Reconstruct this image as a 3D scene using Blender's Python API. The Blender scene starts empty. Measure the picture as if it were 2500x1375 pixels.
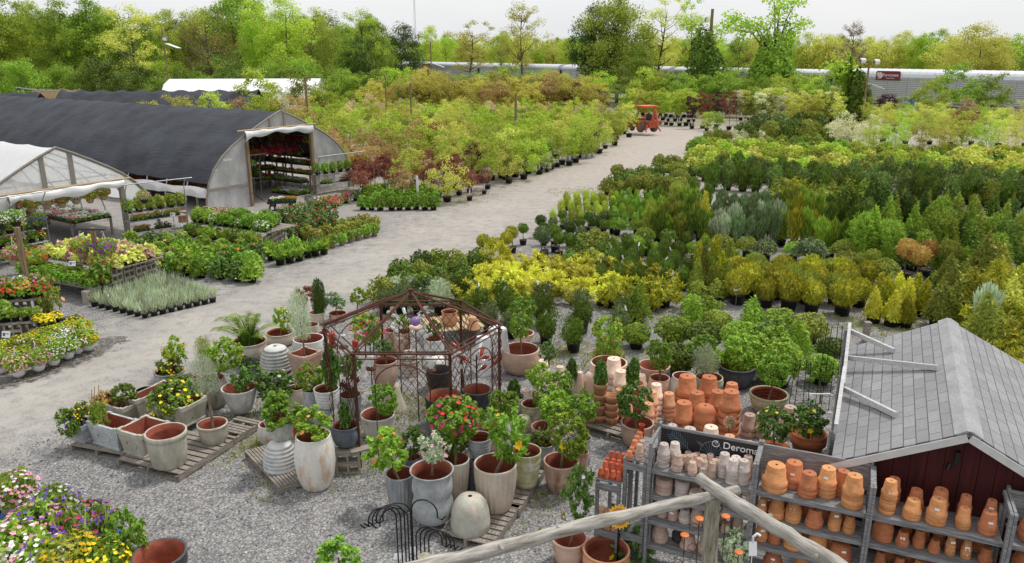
# Garden-centre yard seen from the air: setting, houses, plant rows, pot display, shed and racks.
import bpy,math,random
import numpy as np
from mathutils import Vector,Matrix
random.seed(7)
PI=math.pi
SC=bpy.context.scene
COL=SC.collection
CAM_H=6.8
FOC=1900.0
PITCH=math.radians(16.4)
CP,SP=math.cos(PITCH),math.sin(PITCH)
cam=bpy.data.cameras.new('camera')
cam.sensor_fit='HORIZONTAL';cam.sensor_width=36.0
cam.lens=FOC/2500.0*36.0
cam.clip_start=0.1;cam.clip_end=6000
cam_o=bpy.data.objects.new('camera',cam);COL.objects.link(cam_o)
cam_o.location=(0,0,CAM_H);cam_o.rotation_euler=(PI/2-PITCH,0,0)
SC.camera=cam_o
def ray(px,py):
 cx=(px-1250)/FOC;cy=(py-687.5)/FOC
 return Vector((cx,CP-cy*SP,-SP-cy*CP))
def at(px,py,z=0.0):
 """survey helper: ground (or level z) point seen at a photo position"""
 r=ray(px,py);t=(z-CAM_H)/r.z
 return Vector((r.x*t,r.y*t,z))
def zat(py,Y):
 r=ray(1250,py);return CAM_H+r.z*(Y/r.y)
def atY(px,py,Y):
 r=ray(px,py);t=Y/r.y
 return Vector((r.x*t,Y,CAM_H+r.z*t))
def S(p):
 return FOC/(p[1]*CP+(CAM_H-p[2])*SP)
def srgb(r,g,b):
 f=lambda v:(v/255/12.92)if v/255<=.04045 else((v/255+.055)/1.055)**2.4
 return(f(r),f(g),f(b))
def lin4(c):return(c[0],c[1],c[2],1.0)
class NT:
 def __init__(s,name):
  s.m=bpy.data.materials.new(name);s.m.use_nodes=True
  s.t=s.m.node_tree;s.t.nodes.clear()
  s.out=s.t.nodes.new('ShaderNodeOutputMaterial')
 def n(s,typ,**kw):
  nd=s.t.nodes.new('ShaderNode'+typ)
  for k,v in kw.items():
   if k.startswith('i_'):
    key=k[2:]
    key=int(key)if key.isdigit()else key.replace('_',' ')
    nd.inputs[key].default_value=v
   else:setattr(nd,k,v)
  return nd
 def l(s,a,ao,b,bi):
  s.t.links.new(a.outputs[ao],b.inputs[bi])
 def mix(s,fac,a,b,blend='MIX'):
  """fac/a/b may be values, colours or (node, output) pairs"""
  nd=s.n('Mix',data_type='RGBA',blend_type=blend)
  for idx,v in((0,fac),(6,a),(7,b)):
   if isinstance(v,tuple)and len(v)==2 and hasattr(v[0],'outputs'):s.t.links.new(v[0].outputs[v[1]],nd.inputs[idx])
   elif idx==0:nd.inputs[0].default_value=v
   else:nd.inputs[idx].default_value=lin4(v)
  return(nd,2)
 def ramp(s,src,stops,interp='LINEAR'):
  nd=s.n('ValToRGB');cr=nd.color_ramp;cr.interpolation=interp
  while len(cr.elements)<len(stops):cr.elements.new(.5)
  for e,(p,c)in zip(cr.elements,stops):
   e.position=p;e.color=lin4(c)if not isinstance(c,(int,float))else(c,c,c,1)
  s.t.links.new(src[0].outputs[src[1]],nd.inputs[0])
  return(nd,0)
 def noise(s,scale,detail=4,rough=.55,coord=None,stretch=None):
  nd=s.n('TexNoise');nd.inputs['Scale'].default_value=scale
  nd.inputs['Detail'].default_value=detail;nd.inputs['Roughness'].default_value=rough
  c=coord or s.obj()
  if stretch:
   mp=s.n('Mapping');mp.inputs['Scale'].default_value=stretch
   s.t.links.new(c[0].outputs[c[1]],mp.inputs['Vector']);c=(mp,0)
  s.t.links.new(c[0].outputs[c[1]],nd.inputs['Vector'])
  return(nd,0)
 def obj(s):
  if not hasattr(s,'_tc'):s._tc=s.n('TexCoord')
  return(s._tc,'Object')
 def pos(s):
  if not hasattr(s,'_g'):s._g=s.n('NewGeometry')
  return(s._g,'Position')
 def bsdf(s,col,rough=.6,metal=0.0,bump=None,bstr=.3,bdist=.01,spec=.5):
  b=s.n('BsdfPrincipled')
  if isinstance(col,tuple)and hasattr(col[0],'outputs'):s.t.links.new(col[0].outputs[col[1]],b.inputs['Base Color'])
  else:b.inputs['Base Color'].default_value=lin4(col)
  if isinstance(rough,tuple):s.t.links.new(rough[0].outputs[rough[1]],b.inputs['Roughness'])
  else:b.inputs['Roughness'].default_value=rough
  b.inputs['Metallic'].default_value=metal
  b.inputs['Specular IOR Level'].default_value=spec
  if bump:
   bp=s.n('Bump');bp.inputs['Strength'].default_value=bstr;bp.inputs['Distance'].default_value=bdist
   s.t.links.new(bump[0].outputs[bump[1]],bp.inputs['Height'])
   s.t.links.new(bp.outputs[0],b.inputs['Normal'])
  return b
 def fin(s,sh):
  s.t.links.new(sh.outputs[0],s.out.inputs['Surface']);return s.m
def leaf(name,c1,c2,tr=.35,rough=.5,objvar=.3,k=1.42):
 """leaf material: every leaf its own tone, every plant its own tone"""
 if name.endswith('petals'):k=1.0
 c1=tuple(min(.92,v*k*.9)for v in c1);c2=tuple(min(.92,v*k)for v in c2)
 t=NT(name);g=t.n('NewGeometry');oi=t.n('ObjectInfo')
 col=t.mix((g,'Random Per Island'),c1,c2)
 hs=t.n('HueSaturation');t.t.links.new(col[0].outputs[2],hs.inputs['Color'])
 mr=t.n('MapRange');mr.inputs['To Min'].default_value=1-objvar;mr.inputs['To Max'].default_value=1+objvar
 t.l(oi,'Random',mr,'Value');t.l(mr,0,hs,'Value')
 m2=t.n('Math',operation='MULTIPLY_ADD');t.l(oi,'Random',m2,0);m2.inputs[1].default_value=.022;m2.inputs[2].default_value=.489
 t.l(m2,0,hs,'Hue')
 b=t.bsdf((hs,0),rough,spec=.22)
 tl=t.n('BsdfTranslucent');t.l(hs,0,tl,'Color')
 mx=t.n('MixShader');mx.inputs[0].default_value=tr
 t.l(b,0,mx,1);t.l(tl,0,mx,2)
 return t.fin(mx)
def plain(name,c,rough=.55,metal=0.0,var=.25,scale=6.0):
 t=NT(name);nz=t.noise(scale)
 lo=tuple(v*(1-var)for v in c);hi=tuple(min(1,v*(1+var))for v in c)
 return t.fin(t.bsdf(t.mix(nz,lo,hi),rough,metal))
def clay(name,c,stain,amt=.5,scale=5.0,rough=.85,streak=False,third=None):
 """fired clay or glaze with blotchy weathering that differs from pot to pot"""
 t=NT(name);oi=t.n('ObjectInfo')
 vm=t.n('VectorMath',operation='ADD');o=t.obj()
 t.l(o[0],o[1],vm,0)
 sc=t.n('Math',operation='MULTIPLY');t.l(oi,'Random',sc,0);sc.inputs[1].default_value=37.0
 t.l(sc,0,vm,1)
 nz=t.noise(scale,6,.62,(vm,0),(1,1,.25)if streak else(1,1,1))
 fac=t.ramp(nz,[(.5-amt*.28,0.0),(.5+.22,1.0)])
 col=t.mix(fac,c,stain)
 if third:
  n3=t.noise(scale*.6,3,.5,(vm,0),(1.3,1.1,.6))
  col=t.mix(t.ramp(n3,[(.56,0.0),(.68,1.0)]),col,third)
 fine=t.noise(40,3,.6,(vm,0))
 col=t.mix(.25,col,t.ramp(fine,[(.3,.25),(.7,.9)]),'OVERLAY')
 hs=t.n('HueSaturation');t.t.links.new(col[0].outputs[col[1]],hs.inputs['Color'])
 mr=t.n('MapRange');mr.inputs['To Min'].default_value=.82;mr.inputs['To Max'].default_value=1.15
 t.l(oi,'Random',mr,'Value');t.l(mr,0,hs,'Value')
 return t.fin(t.bsdf((hs,0),rough,0,nz,.25,.02,.3))
def wood(name,c,dark,scale=4.0,st=(1,14,14),rough=.85):
 t=NT(name);oi=t.n('ObjectInfo')
 vm=t.n('VectorMath',operation='ADD');o=t.obj();t.l(o[0],o[1],vm,0)
 sc=t.n('Math',operation='MULTIPLY');t.l(oi,'Random',sc,0);sc.inputs[1].default_value=23.0;t.l(sc,0,vm,1)
 nz=t.noise(scale,6,.65,(vm,0),st)
 col=t.mix(t.ramp(nz,[(.32,0.0),(.62,1.0)]),dark,c)
 return t.fin(t.bsdf(col,rough,0,nz,.4,.01,.25))
def tag(o,label=None,cat=None,group=None,kind=None):
 if label:o['label']=label
 if cat:o['category']=cat
 if group:o['group']=group
 if kind:o['kind']=kind
 return o
def empty(name,loc,rz=0.0,label=None,cat=None,group=None,sc=1.0):
 o=bpy.data.objects.new(name,None);COL.objects.link(o)
 o.empty_display_size=.2
 o.location=loc;o.rotation_euler=(0,0,rz)
 o.scale=sc if isinstance(sc,(tuple,list))else(sc,sc,sc)
 return tag(o,label,cat,group)
def mk(name,mesh,mats=None,parent=None,loc=(0,0,0),rot=(0,0,0),sc=1.0):
 """a mesh object; the mesh may be shared, its materials sit on the object"""
 o=bpy.data.objects.new(name,mesh);COL.objects.link(o)
 if mats is not None:
  mats=mats if isinstance(mats,(list,tuple))else[mats]
  while len(mesh.materials)<len(mats):mesh.materials.append(None)
  for i,m in enumerate(mats):
   o.material_slots[i].link='OBJECT';o.material_slots[i].material=m
 o.location=loc;o.rotation_euler=rot
 o.scale=sc if isinstance(sc,(tuple,list))else(sc,sc,sc)
 if parent:o.parent=parent
 return o
class MB:
 """collects boxes, tubes, lathes into one mesh"""
 def __init__(s):s.v=[];s.f=[];s.mi=[];s.sm=[]
 def add(s,vs,fs,mi=0,smooth=False):
  b=len(s.v);s.v+=[tuple(v)for v in vs]
  for f in fs:s.f.append([b+i for i in f]);s.mi.append(mi);s.sm.append(smooth)
 def box(s,c,d,rz=0.0,mi=0,rot=None):
  hx,hy,hz=d[0]/2,d[1]/2,d[2]/2
  R=rot if rot is not None else Matrix.Rotation(rz,3,'Z')
  c=Vector(c)
  vs=[c+R@Vector((x*hx,y*hy,z*hz))for z in(-1,1)for y in(-1,1)for x in(-1,1)]
  s.add(vs,[(0,2,3,1),(4,5,7,6),(0,1,5,4),(1,3,7,5),(3,2,6,7),(2,0,4,6)],mi)
 def beam(s,a,b,w,h,mi=0,up=(0,0,1)):
  a=Vector(a);b=Vector(b);d=b-a;L=d.length;d.normalize()
  u=Vector(up);
  if abs(d.dot(u))>.98:u=Vector((0,1,0))
  sd=d.cross(u).normalized();u2=sd.cross(d).normalized()
  R=Matrix((d,sd,u2)).transposed()
  s.box((a+b)/2,(L,w,h),mi=mi,rot=R)
 def tube(s,pts,rad,seg=6,mi=0,cap=True,smooth=True):
  pts=[Vector(p)for p in pts];n=len(pts)
  rads=rad if isinstance(rad,(list,tuple))else[rad]*n
  ref=Vector((0,0,1));vs=[]
  d0=(pts[-1]-pts[0])
  if d0.length<1e-6 or abs(d0.normalized().z)>.9:ref=Vector((1,0,0))
  for i,p in enumerate(pts):
   d=(pts[min(i+1,n-1)]-pts[max(i-1,0)]).normalized()
   a=d.cross(ref)
   if a.length<1e-4:a=d.cross(Vector((0,1,0)))
   a.normalize();b=d.cross(a).normalized()
   for k in range(seg):
    t=2*PI*k/seg
    vs.append(p+(a*math.cos(t)+b*math.sin(t))*rads[i])
  fs=[(i*seg+k,i*seg+(k+1)%seg,(i+1)*seg+(k+1)%seg,(i+1)*seg+k)for i in range(n-1)for k in range(seg)]
  s.add(vs,fs,mi,smooth)
  if cap:
   s.add(vs[:seg],[tuple(range(seg))[::-1]],mi);s.add(vs[-seg:],[tuple(range(seg))],mi)
 def lathe(s,prof,seg=24,mis=None,flute=None,c=(0,0,0),wob=0.0):
  """prof: (r, z) list; mis: material index per profile segment; flute: (count, depth)"""
  vs=[];cx,cy,cz=c
  for j,(r,z)in enumerate(prof):
   for k in range(seg):
    a=2*PI*k/seg;rr=r
    if flute and j<flute[2]:rr=r*(1-flute[1]*(.5+.5*math.cos(a*flute[0])))
    if wob:rr*=1+wob*math.sin(a*3+j*1.7)*.5+wob*math.sin(a*2+j*.6)*.5
    vs.append((cx+rr*math.cos(a),cy+rr*math.sin(a),cz+z))
  for j in range(len(prof)-1):
   fs=[(j*seg+k,j*seg+(k+1)%seg,(j+1)*seg+(k+1)%seg,(j+1)*seg+k)for k in range(seg)]
   b=len(s.v)
   if j==0:
    s.v+=vs;s._b=b
   for f in fs:s.f.append([s._b+i for i in f]);s.mi.append(mis[j]if mis else 0);s.sm.append(True)
  for j,flip in((0,True),(len(prof)-1,False)):
   if prof[j][0]>1e-5:
    idx=[s._b+j*seg+k for k in range(seg)]
    s.f.append(idx[::-1]if flip else idx);s.mi.append((mis[0]if flip else mis[-1])if mis else 0);s.sm.append(False)
 def mesh(s,name):
  m=bpy.data.meshes.new(name);m.from_pydata(s.v,[],s.f)
  m.polygons.foreach_set('material_index',s.mi);m.polygons.foreach_set('use_smooth',s.sm)
  m.update();return m
 def build(s,name,mats,parent=None,loc=(0,0,0),rot=(0,0,0),sc=1.0):
  m=s.mesh(name)
  return mk(name,m,mats,parent,loc,rot,sc)
ORD=['','second','third','fourth','fifth','sixth','seventh','eighth','ninth','tenth','eleventh','twelfth']
def ordl(i,n):
 """where item i of n stands, counted along a row"""
 if n==1:return 'alone'
 if i==0:return 'leftmost'
 if i==n-1:return 'rightmost'
 if i<12 and(i<=n-1-i or n-1-i>6):return ORD[i]+' from left'
 if n-1-i<7:return ORD[n-1-i]+' from right'
 return 'mid row'
def rowl(r,n):
 if n==1:return ''
 if r==0:return 'front row'
 if r==n-1:return 'back row'
 return ORD[r]+' row' if r<12 else 'far row'
def lumps(rng,k=5):
 return[(rng.integers(1,6),rng.uniform(2,9),rng.uniform(0,6.28),rng.uniform(.4,1))for _ in range(k)]
PROF={'ball':lambda t:np.sqrt(np.clip(1-(2*t-1)**2,0,1))*.5,'egg':lambda t:np.sqrt(np.clip(1-(1.75*t-.75)**2*np.where(t<.43,1.0,1.0),0,1))*.5,'cone':lambda t:.5*np.clip(1-t,0,1)**.8*np.clip(t*9+.35,0,1),'spire':lambda t:.5*np.clip(1-t,0,1)**.55*np.clip(t*5+.3,0,1),'col':lambda t:.5*np.clip((1-t)*3,0,1)**.6*np.clip(.75+t*.6,0,1),'vase':lambda t:.5*np.clip(.25+t*1.1,0,1)*np.clip((1-t)*4,0,1)**.55,'mop':lambda t:.5*np.sqrt(np.clip(1-(t*1.0)**2,0,1))*np.clip(t*8+.75,0,1),'dome':lambda t:.5*np.sqrt(np.clip(1-t**2,0,1)),'flat':lambda t:.5*np.clip((1-t)*2.2,0,1)**.5*np.clip(.8+t,0,1),}
def shell(prof,n,rng,W,H,lump=.12,depth=.4):
 f=PROF[prof]
 tt=rng.random(n*4);r=f(tt)
 keep=rng.random(n*4)<(r/.5*.92+.08)
 tt=tt[keep][:n];n=len(tt);r=f(tt)
 a=rng.random(n)*2*PI
 L=lumps(rng);nz=sum(w*np.sin(k*a+q*tt+p)for k,q,p,w in L)/2.2
 sh=1-depth*rng.random(n)**1.7
 rr=r*(1+lump*nz)*sh
 pos=np.stack([rr*np.cos(a)*W,rr*np.sin(a)*W,tt*H*(1+lump*.4*nz)],1)
 e=1e-3;slope=(f(np.clip(tt+e,0,1))-f(np.clip(tt-e,0,1)))/(2*e)
 nrm=np.stack([np.cos(a),np.sin(a),-slope*W/H*1.0+.05],1)
 nrm/=np.linalg.norm(nrm,axis=1,keepdims=True)+1e-9
 return pos,nrm
def unit(v):return v/(np.linalg.norm(v,axis=1,keepdims=True)+1e-9)
def quads(pos,d,side,ln,wd,base=.35):
 """one pointed leaf per point"""
 ln=ln[:,None];wd=wd[:,None]
 a=pos-d*ln*base;b=pos+side*wd*.5+d*ln*.05;c=pos+d*ln*(1-base);e=pos-side*wd*.5+d*ln*.05
 return np.stack([a,b,c,e],1).reshape(-1,3)
def leafmesh(name,pos,nrm,rng,ln,asp=.55,mode='leaf',rnd=.7,up=.25):
 n=len(pos);rv=unit(rng.normal(size=(n,3)))
 L=ln*(.6+.8*rng.random(n))
 upv=np.array([0,0,1.0])
 if mode=='leaf':
  nn=unit(nrm*.7+rv*rnd+upv*up)
  d=unit(np.cross(nn,unit(rng.normal(size=(n,3)))))
  sd=np.cross(nn,d)
 elif mode=='needle':
  d=unit(nrm*.35+rv*rnd*.8+upv*up)
  sd=unit(np.cross(d,nrm+rv*.45))
 elif mode=='blade':
  d=unit(nrm*.25*np.array([1,1,0])+rv*rnd*.35+upv*(.6+up))
  sd=unit(np.cross(d,unit(rng.normal(size=(n,3)))))
 elif mode=='droop':
  d=unit(nrm*np.array([1,1,.2])+rv*rnd*.5-upv*up)
  sd=unit(np.cross(d,unit(rng.normal(size=(n,3)))))
 v=quads(pos,d,sd,L,L*asp)
 return rawquads(name,v)
def rawquads(name,v):
 m=bpy.data.meshes.new(name);nq=len(v)//4
 m.vertices.add(len(v));m.vertices.foreach_set('co',v.astype(np.float32).ravel())
 m.loops.add(nq*4);m.loops.foreach_set('vertex_index',np.arange(nq*4,dtype=np.int32))
 m.polygons.add(nq);m.polygons.foreach_set('loop_start',np.arange(0,nq*4,4,dtype=np.int32))
 m.polygons.foreach_set('loop_total',np.full(nq,4,dtype=np.int32))
 m.update(calc_edges=True);return m
def bush(name,prof,n,W,H,ln,seed,mode='leaf',asp=.5,lump=.12,depth=.45,rnd=.7,up=.25,z0=0.0,clump=0):
 rng=np.random.default_rng(seed)
 pos,nrm=shell(prof,n if not clump else clump,rng,W,H,lump,depth)
 if clump:
  k=max(1,n//clump);rc=clump_r(W,H,clump)
  pos=np.repeat(pos,k,0);nrm=np.repeat(nrm,k,0)
  off=unit(rng.normal(size=pos.shape))
  pos=pos+off*rc*(rng.random((len(pos),1))**.6)
  nrm=unit(nrm*.5+off)
 pos[:,2]+=z0
 return leafmesh(name,pos,nrm,rng,ln,asp,mode,rnd,up)
def clump_r(W,H,k):return .95*math.sqrt(W*W*.8+W*H)/math.sqrt(k)*.62
def blooms(name,prof,n,W,H,size,seed,z0=0.0,tmin=.3,lump=.1,petals=5):
 """open flowers standing just clear of the leaves"""
 rng=np.random.default_rng(seed)
 pos,nrm=shell(prof,n*3,rng,W*1.06,H*1.04,lump,.12)
 k=pos[:,2]>tmin*H;pos=pos[k][:n];nrm=nrm[k][:n];n=len(pos)
 pos[:,2]+=z0
 nn=unit(nrm+rng.normal(size=(n,3))*.3+np.array([0,0,.5]))
 d=unit(np.cross(nn,rng.normal(size=(n,3))));sd=np.cross(nn,d)
 s=size*(.7+.6*rng.random(n));V=[]
 for k in range(petals):
  a=2*PI*k/petals+.3
  dd=d*math.cos(a)+sd*math.sin(a);ss=np.cross(nn,dd)
  dd=unit(dd+nn*.25)
  V.append(quads(pos+dd*s[:,None]*.25,dd,ss,s*.55,s*.5,.45))
 return rawquads(name,np.concatenate(V))
def tree_crown(name,prof,W,H,clumps,per,ln,seed,rc=None,z0=0.0,mode='leaf',depth=.75,lump=.25,asp=.6,flat=.75):
 rng=np.random.default_rng(seed)
 c,nr=shell(prof,clumps,rng,W,H,lump,depth)
 c[:,2]+=z0
 rc=rc or W*.13
 R=rc*(.6+.8*rng.random(len(c)))
 pos=np.repeat(c,per,0);nrm=np.repeat(nr,per,0);RR=np.repeat(R,per)
 off=unit(rng.normal(size=pos.shape))
 pos=pos+off*(RR*(rng.random(len(pos))**.5))[:,None]*np.array([1,1,flat])
 nrm=unit(nrm*.4+off)
 return leafmesh(name,pos,nrm,rng,ln,asp,mode,.8,.3),c
def limbs(mb,H0,H1,rad,tips,seed,seg=6,bend=.3,nmax=14,mi=0):
 """a tapered trunk with limbs that run out to some of the leaf clumps"""
 rng=random.Random(seed)
 top=Vector((rng.uniform(-1,1)*bend,rng.uniform(-1,1)*bend,H1))
 tr=[Vector((0,0,-.1)),Vector((rng.uniform(-.3,.3)*bend,rng.uniform(-.3,.3)*bend,H0)),(Vector((0,0,H0))+top)/2+Vector((rng.uniform(-.4,.4)*bend,rng.uniform(-.4,.4)*bend,0)),top]
 mb.tube(tr,[rad*1.25,rad*.85,rad*.55,rad*.15],seg,mi)
 tips=list(tips);rng.shuffle(tips)
 for t in tips[:nmax]:
  t=Vector(t);z=min(max(H0*.8,t.z-(abs(t.x)+abs(t.y))*.6-.3),H1*.92)
  u=(z-H0)/(H1-H0+1e-6)
  b=tr[1].lerp(tr[3],max(0,min(1,u)))
  m=b.lerp(t,.5)+Vector((0,0,-.08*(t-b).length))
  r=rad*.42*(1-.5*max(0,u))
  mb.tube([b,m,t],[r,r*.6,r*.18],max(4,seg-2),mi)
def core_quads(prof,W,H,f,z0,seed):
 """closed inner body of a dense plant"""
 g=PROF[prof];nt_,na=7,10;ts=np.linspace(.02,.97,nt_);V=[]
 for i in range(nt_-1):
  for k in range(na):
   a0,a1=2*PI*k/na,2*PI*(k+1)/na
   r0,r1=g(np.array([ts[i]]))[0]*W*f,g(np.array([ts[i+1]]))[0]*W*f
   z_0,z_1=z0+ts[i]*H*(f*.5+.5),z0+ts[i+1]*H*(f*.5+.5)
   V+=[(r0*math.cos(a0),r0*math.sin(a0),z_0),(r0*math.cos(a1),r0*math.sin(a1),z_0),(r1*math.cos(a1),r1*math.sin(a1),z_1),(r1*math.cos(a0),r1*math.sin(a0),z_1)]
 return np.array(V)
def dense(name,prof,n,W,H,ln,seed,mode='needle',asp=.45,lump=.08,depth=.25,rnd=.7,up=.4,z0=0.0,core=.72):
 rng=np.random.default_rng(seed);pos,nrm=shell(prof,n,rng,W,H,lump,depth);pos[:,2]+=z0
 m=leafmesh(name,pos,nrm,rng,ln,asp,mode,rnd,up)
 co=np.empty(len(m.vertices)*3,dtype=np.float32);m.vertices.foreach_get('co',co);v=co.reshape(-1,3)
 bpy.data.meshes.remove(m)
 if core:v=np.concatenate([v,core_quads(prof,W,H,core,z0,seed)])
 return rawquads(name,v)
SC.view_settings.view_transform='Standard';SC.view_settings.look='None'
SC.view_settings.exposure=0.24;SC.view_settings.gamma=1.0
SC.cycles.max_bounces=6;SC.cycles.diffuse_bounces=3;SC.cycles.transmission_bounces=4
SC.cycles.transparent_max_bounces=10;SC.cycles.use_denoising=True
SUN_EL,SUN_AZ=math.radians(62),math.radians(52)
w=bpy.data.worlds.new('World');SC.world=w;w.use_nodes=True
nt=w.node_tree;nt.nodes.clear()
out=nt.nodes.new('ShaderNodeOutputWorld');bg=nt.nodes.new('ShaderNodeBackground')
sky=nt.nodes.new('ShaderNodeTexSky');sky.sky_type='NISHITA';sky.sun_disc=False
sky.sun_elevation=SUN_EL;sky.sun_rotation=SUN_AZ;sky.air_density=1.0;sky.dust_density=3.0
tc=nt.nodes.new('ShaderNodeTexCoord');mp=nt.nodes.new('ShaderNodeMapping');mp.inputs['Scale'].default_value=(1.2,1.2,7.0)
nz=nt.nodes.new('ShaderNodeTexNoise');nz.inputs['Scale'].default_value=1.6;nz.inputs['Detail'].default_value=6;nz.inputs['Roughness'].default_value=.55
nt.links.new(tc.outputs['Generated'],mp.inputs[0]);nt.links.new(mp.outputs[0],nz.inputs['Vector'])
cr=nt.nodes.new('ShaderNodeValToRGB');cr.color_ramp.elements[0].position=.3;cr.color_ramp.elements[1].position=.72
cr.color_ramp.elements[0].color=(7.3,7.5,7.8,1);cr.color_ramp.elements[1].color=(8.6,8.6,8.6,1)
nt.links.new(nz.outputs[0],cr.inputs[0])
mx=nt.nodes.new('ShaderNodeMix');mx.data_type='RGBA';mx.inputs[0].default_value=.86
nt.links.new(sky.outputs[0],mx.inputs[6]);nt.links.new(cr.outputs[0],mx.inputs[7])
nt.links.new(mx.outputs[2],bg.inputs[0]);bg.inputs[1].default_value=.1
nt.links.new(bg.outputs[0],out.inputs[0])
sd=bpy.data.lights.new('sun','SUN');sd.energy=2.2;sd.angle=math.radians(8);sd.color=(1,.96,.9)
so=bpy.data.objects.new('sun',sd);COL.objects.link(so)
dirv=Vector((math.sin(SUN_AZ)*math.cos(SUN_EL),math.cos(SUN_AZ)*math.cos(SUN_EL),math.sin(SUN_EL)))
so.rotation_euler=(-dirv).to_track_quat('-Z','Y').to_euler();so.location=(0,0,60)
def polydist(P,line):
 best=np.full(len(P),1e9)
 for a,b in zip(line[:-1],line[1:]):
  a=np.array(a[:2]);b=np.array(b[:2]);d=b-a
  t=np.clip(((P-a)@d)/(d@d),0,1)
  best=np.minimum(best,np.linalg.norm(P-(a+t[:,None]*d),axis=1))
 return best
drive_line=[at(*p)for p in[(-500,1180),(-60,1010),(300,870),(560,775),(800,690),(1000,615),(1180,540),(1360,465),(1530,390),(1620,345),(1640,312)]]
def spaced(*seg):
 r=[]
 for a,b,n in seg:r+=list(np.linspace(a,b,n,endpoint=False))
 return np.array(r+[seg[-1][1]])
gx=spaced((-3000,-200,12),(-200,-45,30),(-45,45,190),(45,200,30),(200,3000,12))
gy=spaced((-300,2,10),(2,75,170),(75,260,45),(260,4500,16))
X,Y=np.meshgrid(gx,gy);P=np.stack([X.ravel(),Y.ravel()],1)
Zg=np.zeros(len(P))
rail_fall=np.clip((P[:,1]-(62+.35*np.abs(P[:,0]-10)))/30,0,1);Zg-=.95*rail_fall*(P[:,1]>62)
gv=np.concatenate([P,Zg[:,None]],1)
nx=len(gx);gf=[(j*nx+i,j*nx+i+1,(j+1)*nx+i+1,(j+1)*nx+i)for j in range(len(gy)-1)for i in range(nx-1)]
gm=bpy.data.meshes.new('ground');gm.from_pydata(gv.tolist(),[],gf)
dist=polydist(P,drive_line)
wid=2.2+.02*P[:,1]
att=gm.attributes.new('drive','FLOAT','POINT');att.data.foreach_set('value',np.clip(1.25-dist/wid*.62,0,1).astype(np.float32))
weed_spots=[(655,1060,1.0),(540,1035,.9),(600,1090,.7),(690,1180,.5),(860,1130,.8),(960,1060,.9),(985,985,1.0),(1080,985,.8),(1320,1215,.6),(1280,1290,.35),(1330,870,.9),(1400,850,1.0),(1440,900,.5),(1300,760,.9),(2100,790,1.2),(2200,800,1.0),(1600,880,1.0),(1750,700,.9),(1060,780,1.2),(940,770,.8),(1870,640,1.3),(1500,610,1.4),(1080,480,2.2),(420,560,1.0),(1420,470,1.4),(1960,680,1.2),(890,470,2.0),(1560,760,1.0)]
wa=np.zeros(len(P))
for px,py,r in weed_spots:
 c=at(px,py);wa=np.maximum(wa,np.clip(1.15-np.hypot(P[:,0]-c.x,P[:,1]-c.y)/r*.75,0,1))
wa=np.maximum(wa,np.clip((P[:,1]-70)/15,0,.9))
att=gm.attributes.new('weed','FLOAT','POINT');att.data.foreach_set('value',wa.astype(np.float32))
gm.update()
t=NT('gravel_ground')
vor=t.n('TexVoronoi',feature='F1');vor.inputs['Scale'].default_value=31.0;vor.inputs['Randomness'].default_value=1.0
t.l(t.pos()[0],'Position',vor,'Vector')
stone=t.ramp((vor,'Color'),[(.05,srgb(116,115,115)),(.35,srgb(147,146,145)),(.65,srgb(165,163,161)),(.95,srgb(190,187,184))])
gap=t.ramp((vor,'Distance'),[(.30,(1,1,1)),(.62,(.56,.56,.56))])
col=t.mix(1.0,stone,gap,'MULTIPLY')
big=t.noise(.55,5,.6,t.pos());mid=t.noise(2.6,5,.65,t.pos());finen=t.noise(60,2,.6,t.pos())
col=t.mix(1.0,col,t.ramp(mid,[(.3,(.78,.78,.8)),(.7,(1.12,1.11,1.09))]),'MULTIPLY')
dirt=t.mix(t.ramp(big,[(.35,0.0),(.65,1.0)]),srgb(172,167,160),srgb(154,150,145))
dirt=t.mix(.5,dirt,t.ramp(finen,[(.3,(.3,.3,.3)),(.7,(.78,.77,.75))]),'OVERLAY')
at_d=t.n('Attribute',attribute_name='drive')
ad=t.n('Math',operation='ADD');t.l(at_d,'Fac',ad,0)
sb=t.n('Math',operation='MULTIPLY_ADD');t.t.links.new(mid[0].outputs[0],sb.inputs[0]);sb.inputs[1].default_value=1.7;sb.inputs[2].default_value=-.95
t.l(sb,0,ad,1)
dm=t.ramp((ad,0),[(.35,0.0),(.95,.9)])
col=t.mix(dm,col,dirt)
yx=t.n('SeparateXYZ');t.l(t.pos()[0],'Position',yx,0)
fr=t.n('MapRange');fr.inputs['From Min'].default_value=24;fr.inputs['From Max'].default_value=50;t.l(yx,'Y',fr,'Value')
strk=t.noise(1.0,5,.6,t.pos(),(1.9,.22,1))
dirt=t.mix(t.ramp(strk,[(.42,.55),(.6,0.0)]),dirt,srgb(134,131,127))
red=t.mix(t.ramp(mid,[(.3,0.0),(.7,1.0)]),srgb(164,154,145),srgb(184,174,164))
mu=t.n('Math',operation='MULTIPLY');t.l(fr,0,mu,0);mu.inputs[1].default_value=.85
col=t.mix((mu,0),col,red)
at_w=t.n('Attribute',attribute_name='weed')
wm=t.n('Math',operation='ADD');t.l(at_w,'Fac',wm,0)
wn=t.n('Math',operation='MULTIPLY_ADD');n7=t.noise(7.5,5,.7,t.pos());t.t.links.new(n7[0].outputs[0],wn.inputs[0]);wn.inputs[1].default_value=2.4;wn.inputs[2].default_value=-1.45
t.l(wn,0,wm,1)
moss=t.mix(t.ramp(mid,[(.4,0.0),(.6,1.0)]),srgb(92,106,40),srgb(122,112,62))
col=t.mix(t.ramp((wm,0),[(.45,0.0),(.85,.85)]),col,moss)
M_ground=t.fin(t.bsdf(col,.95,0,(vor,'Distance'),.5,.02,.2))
go=mk('ground',gm,M_ground);tag(go,kind='structure')
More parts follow.
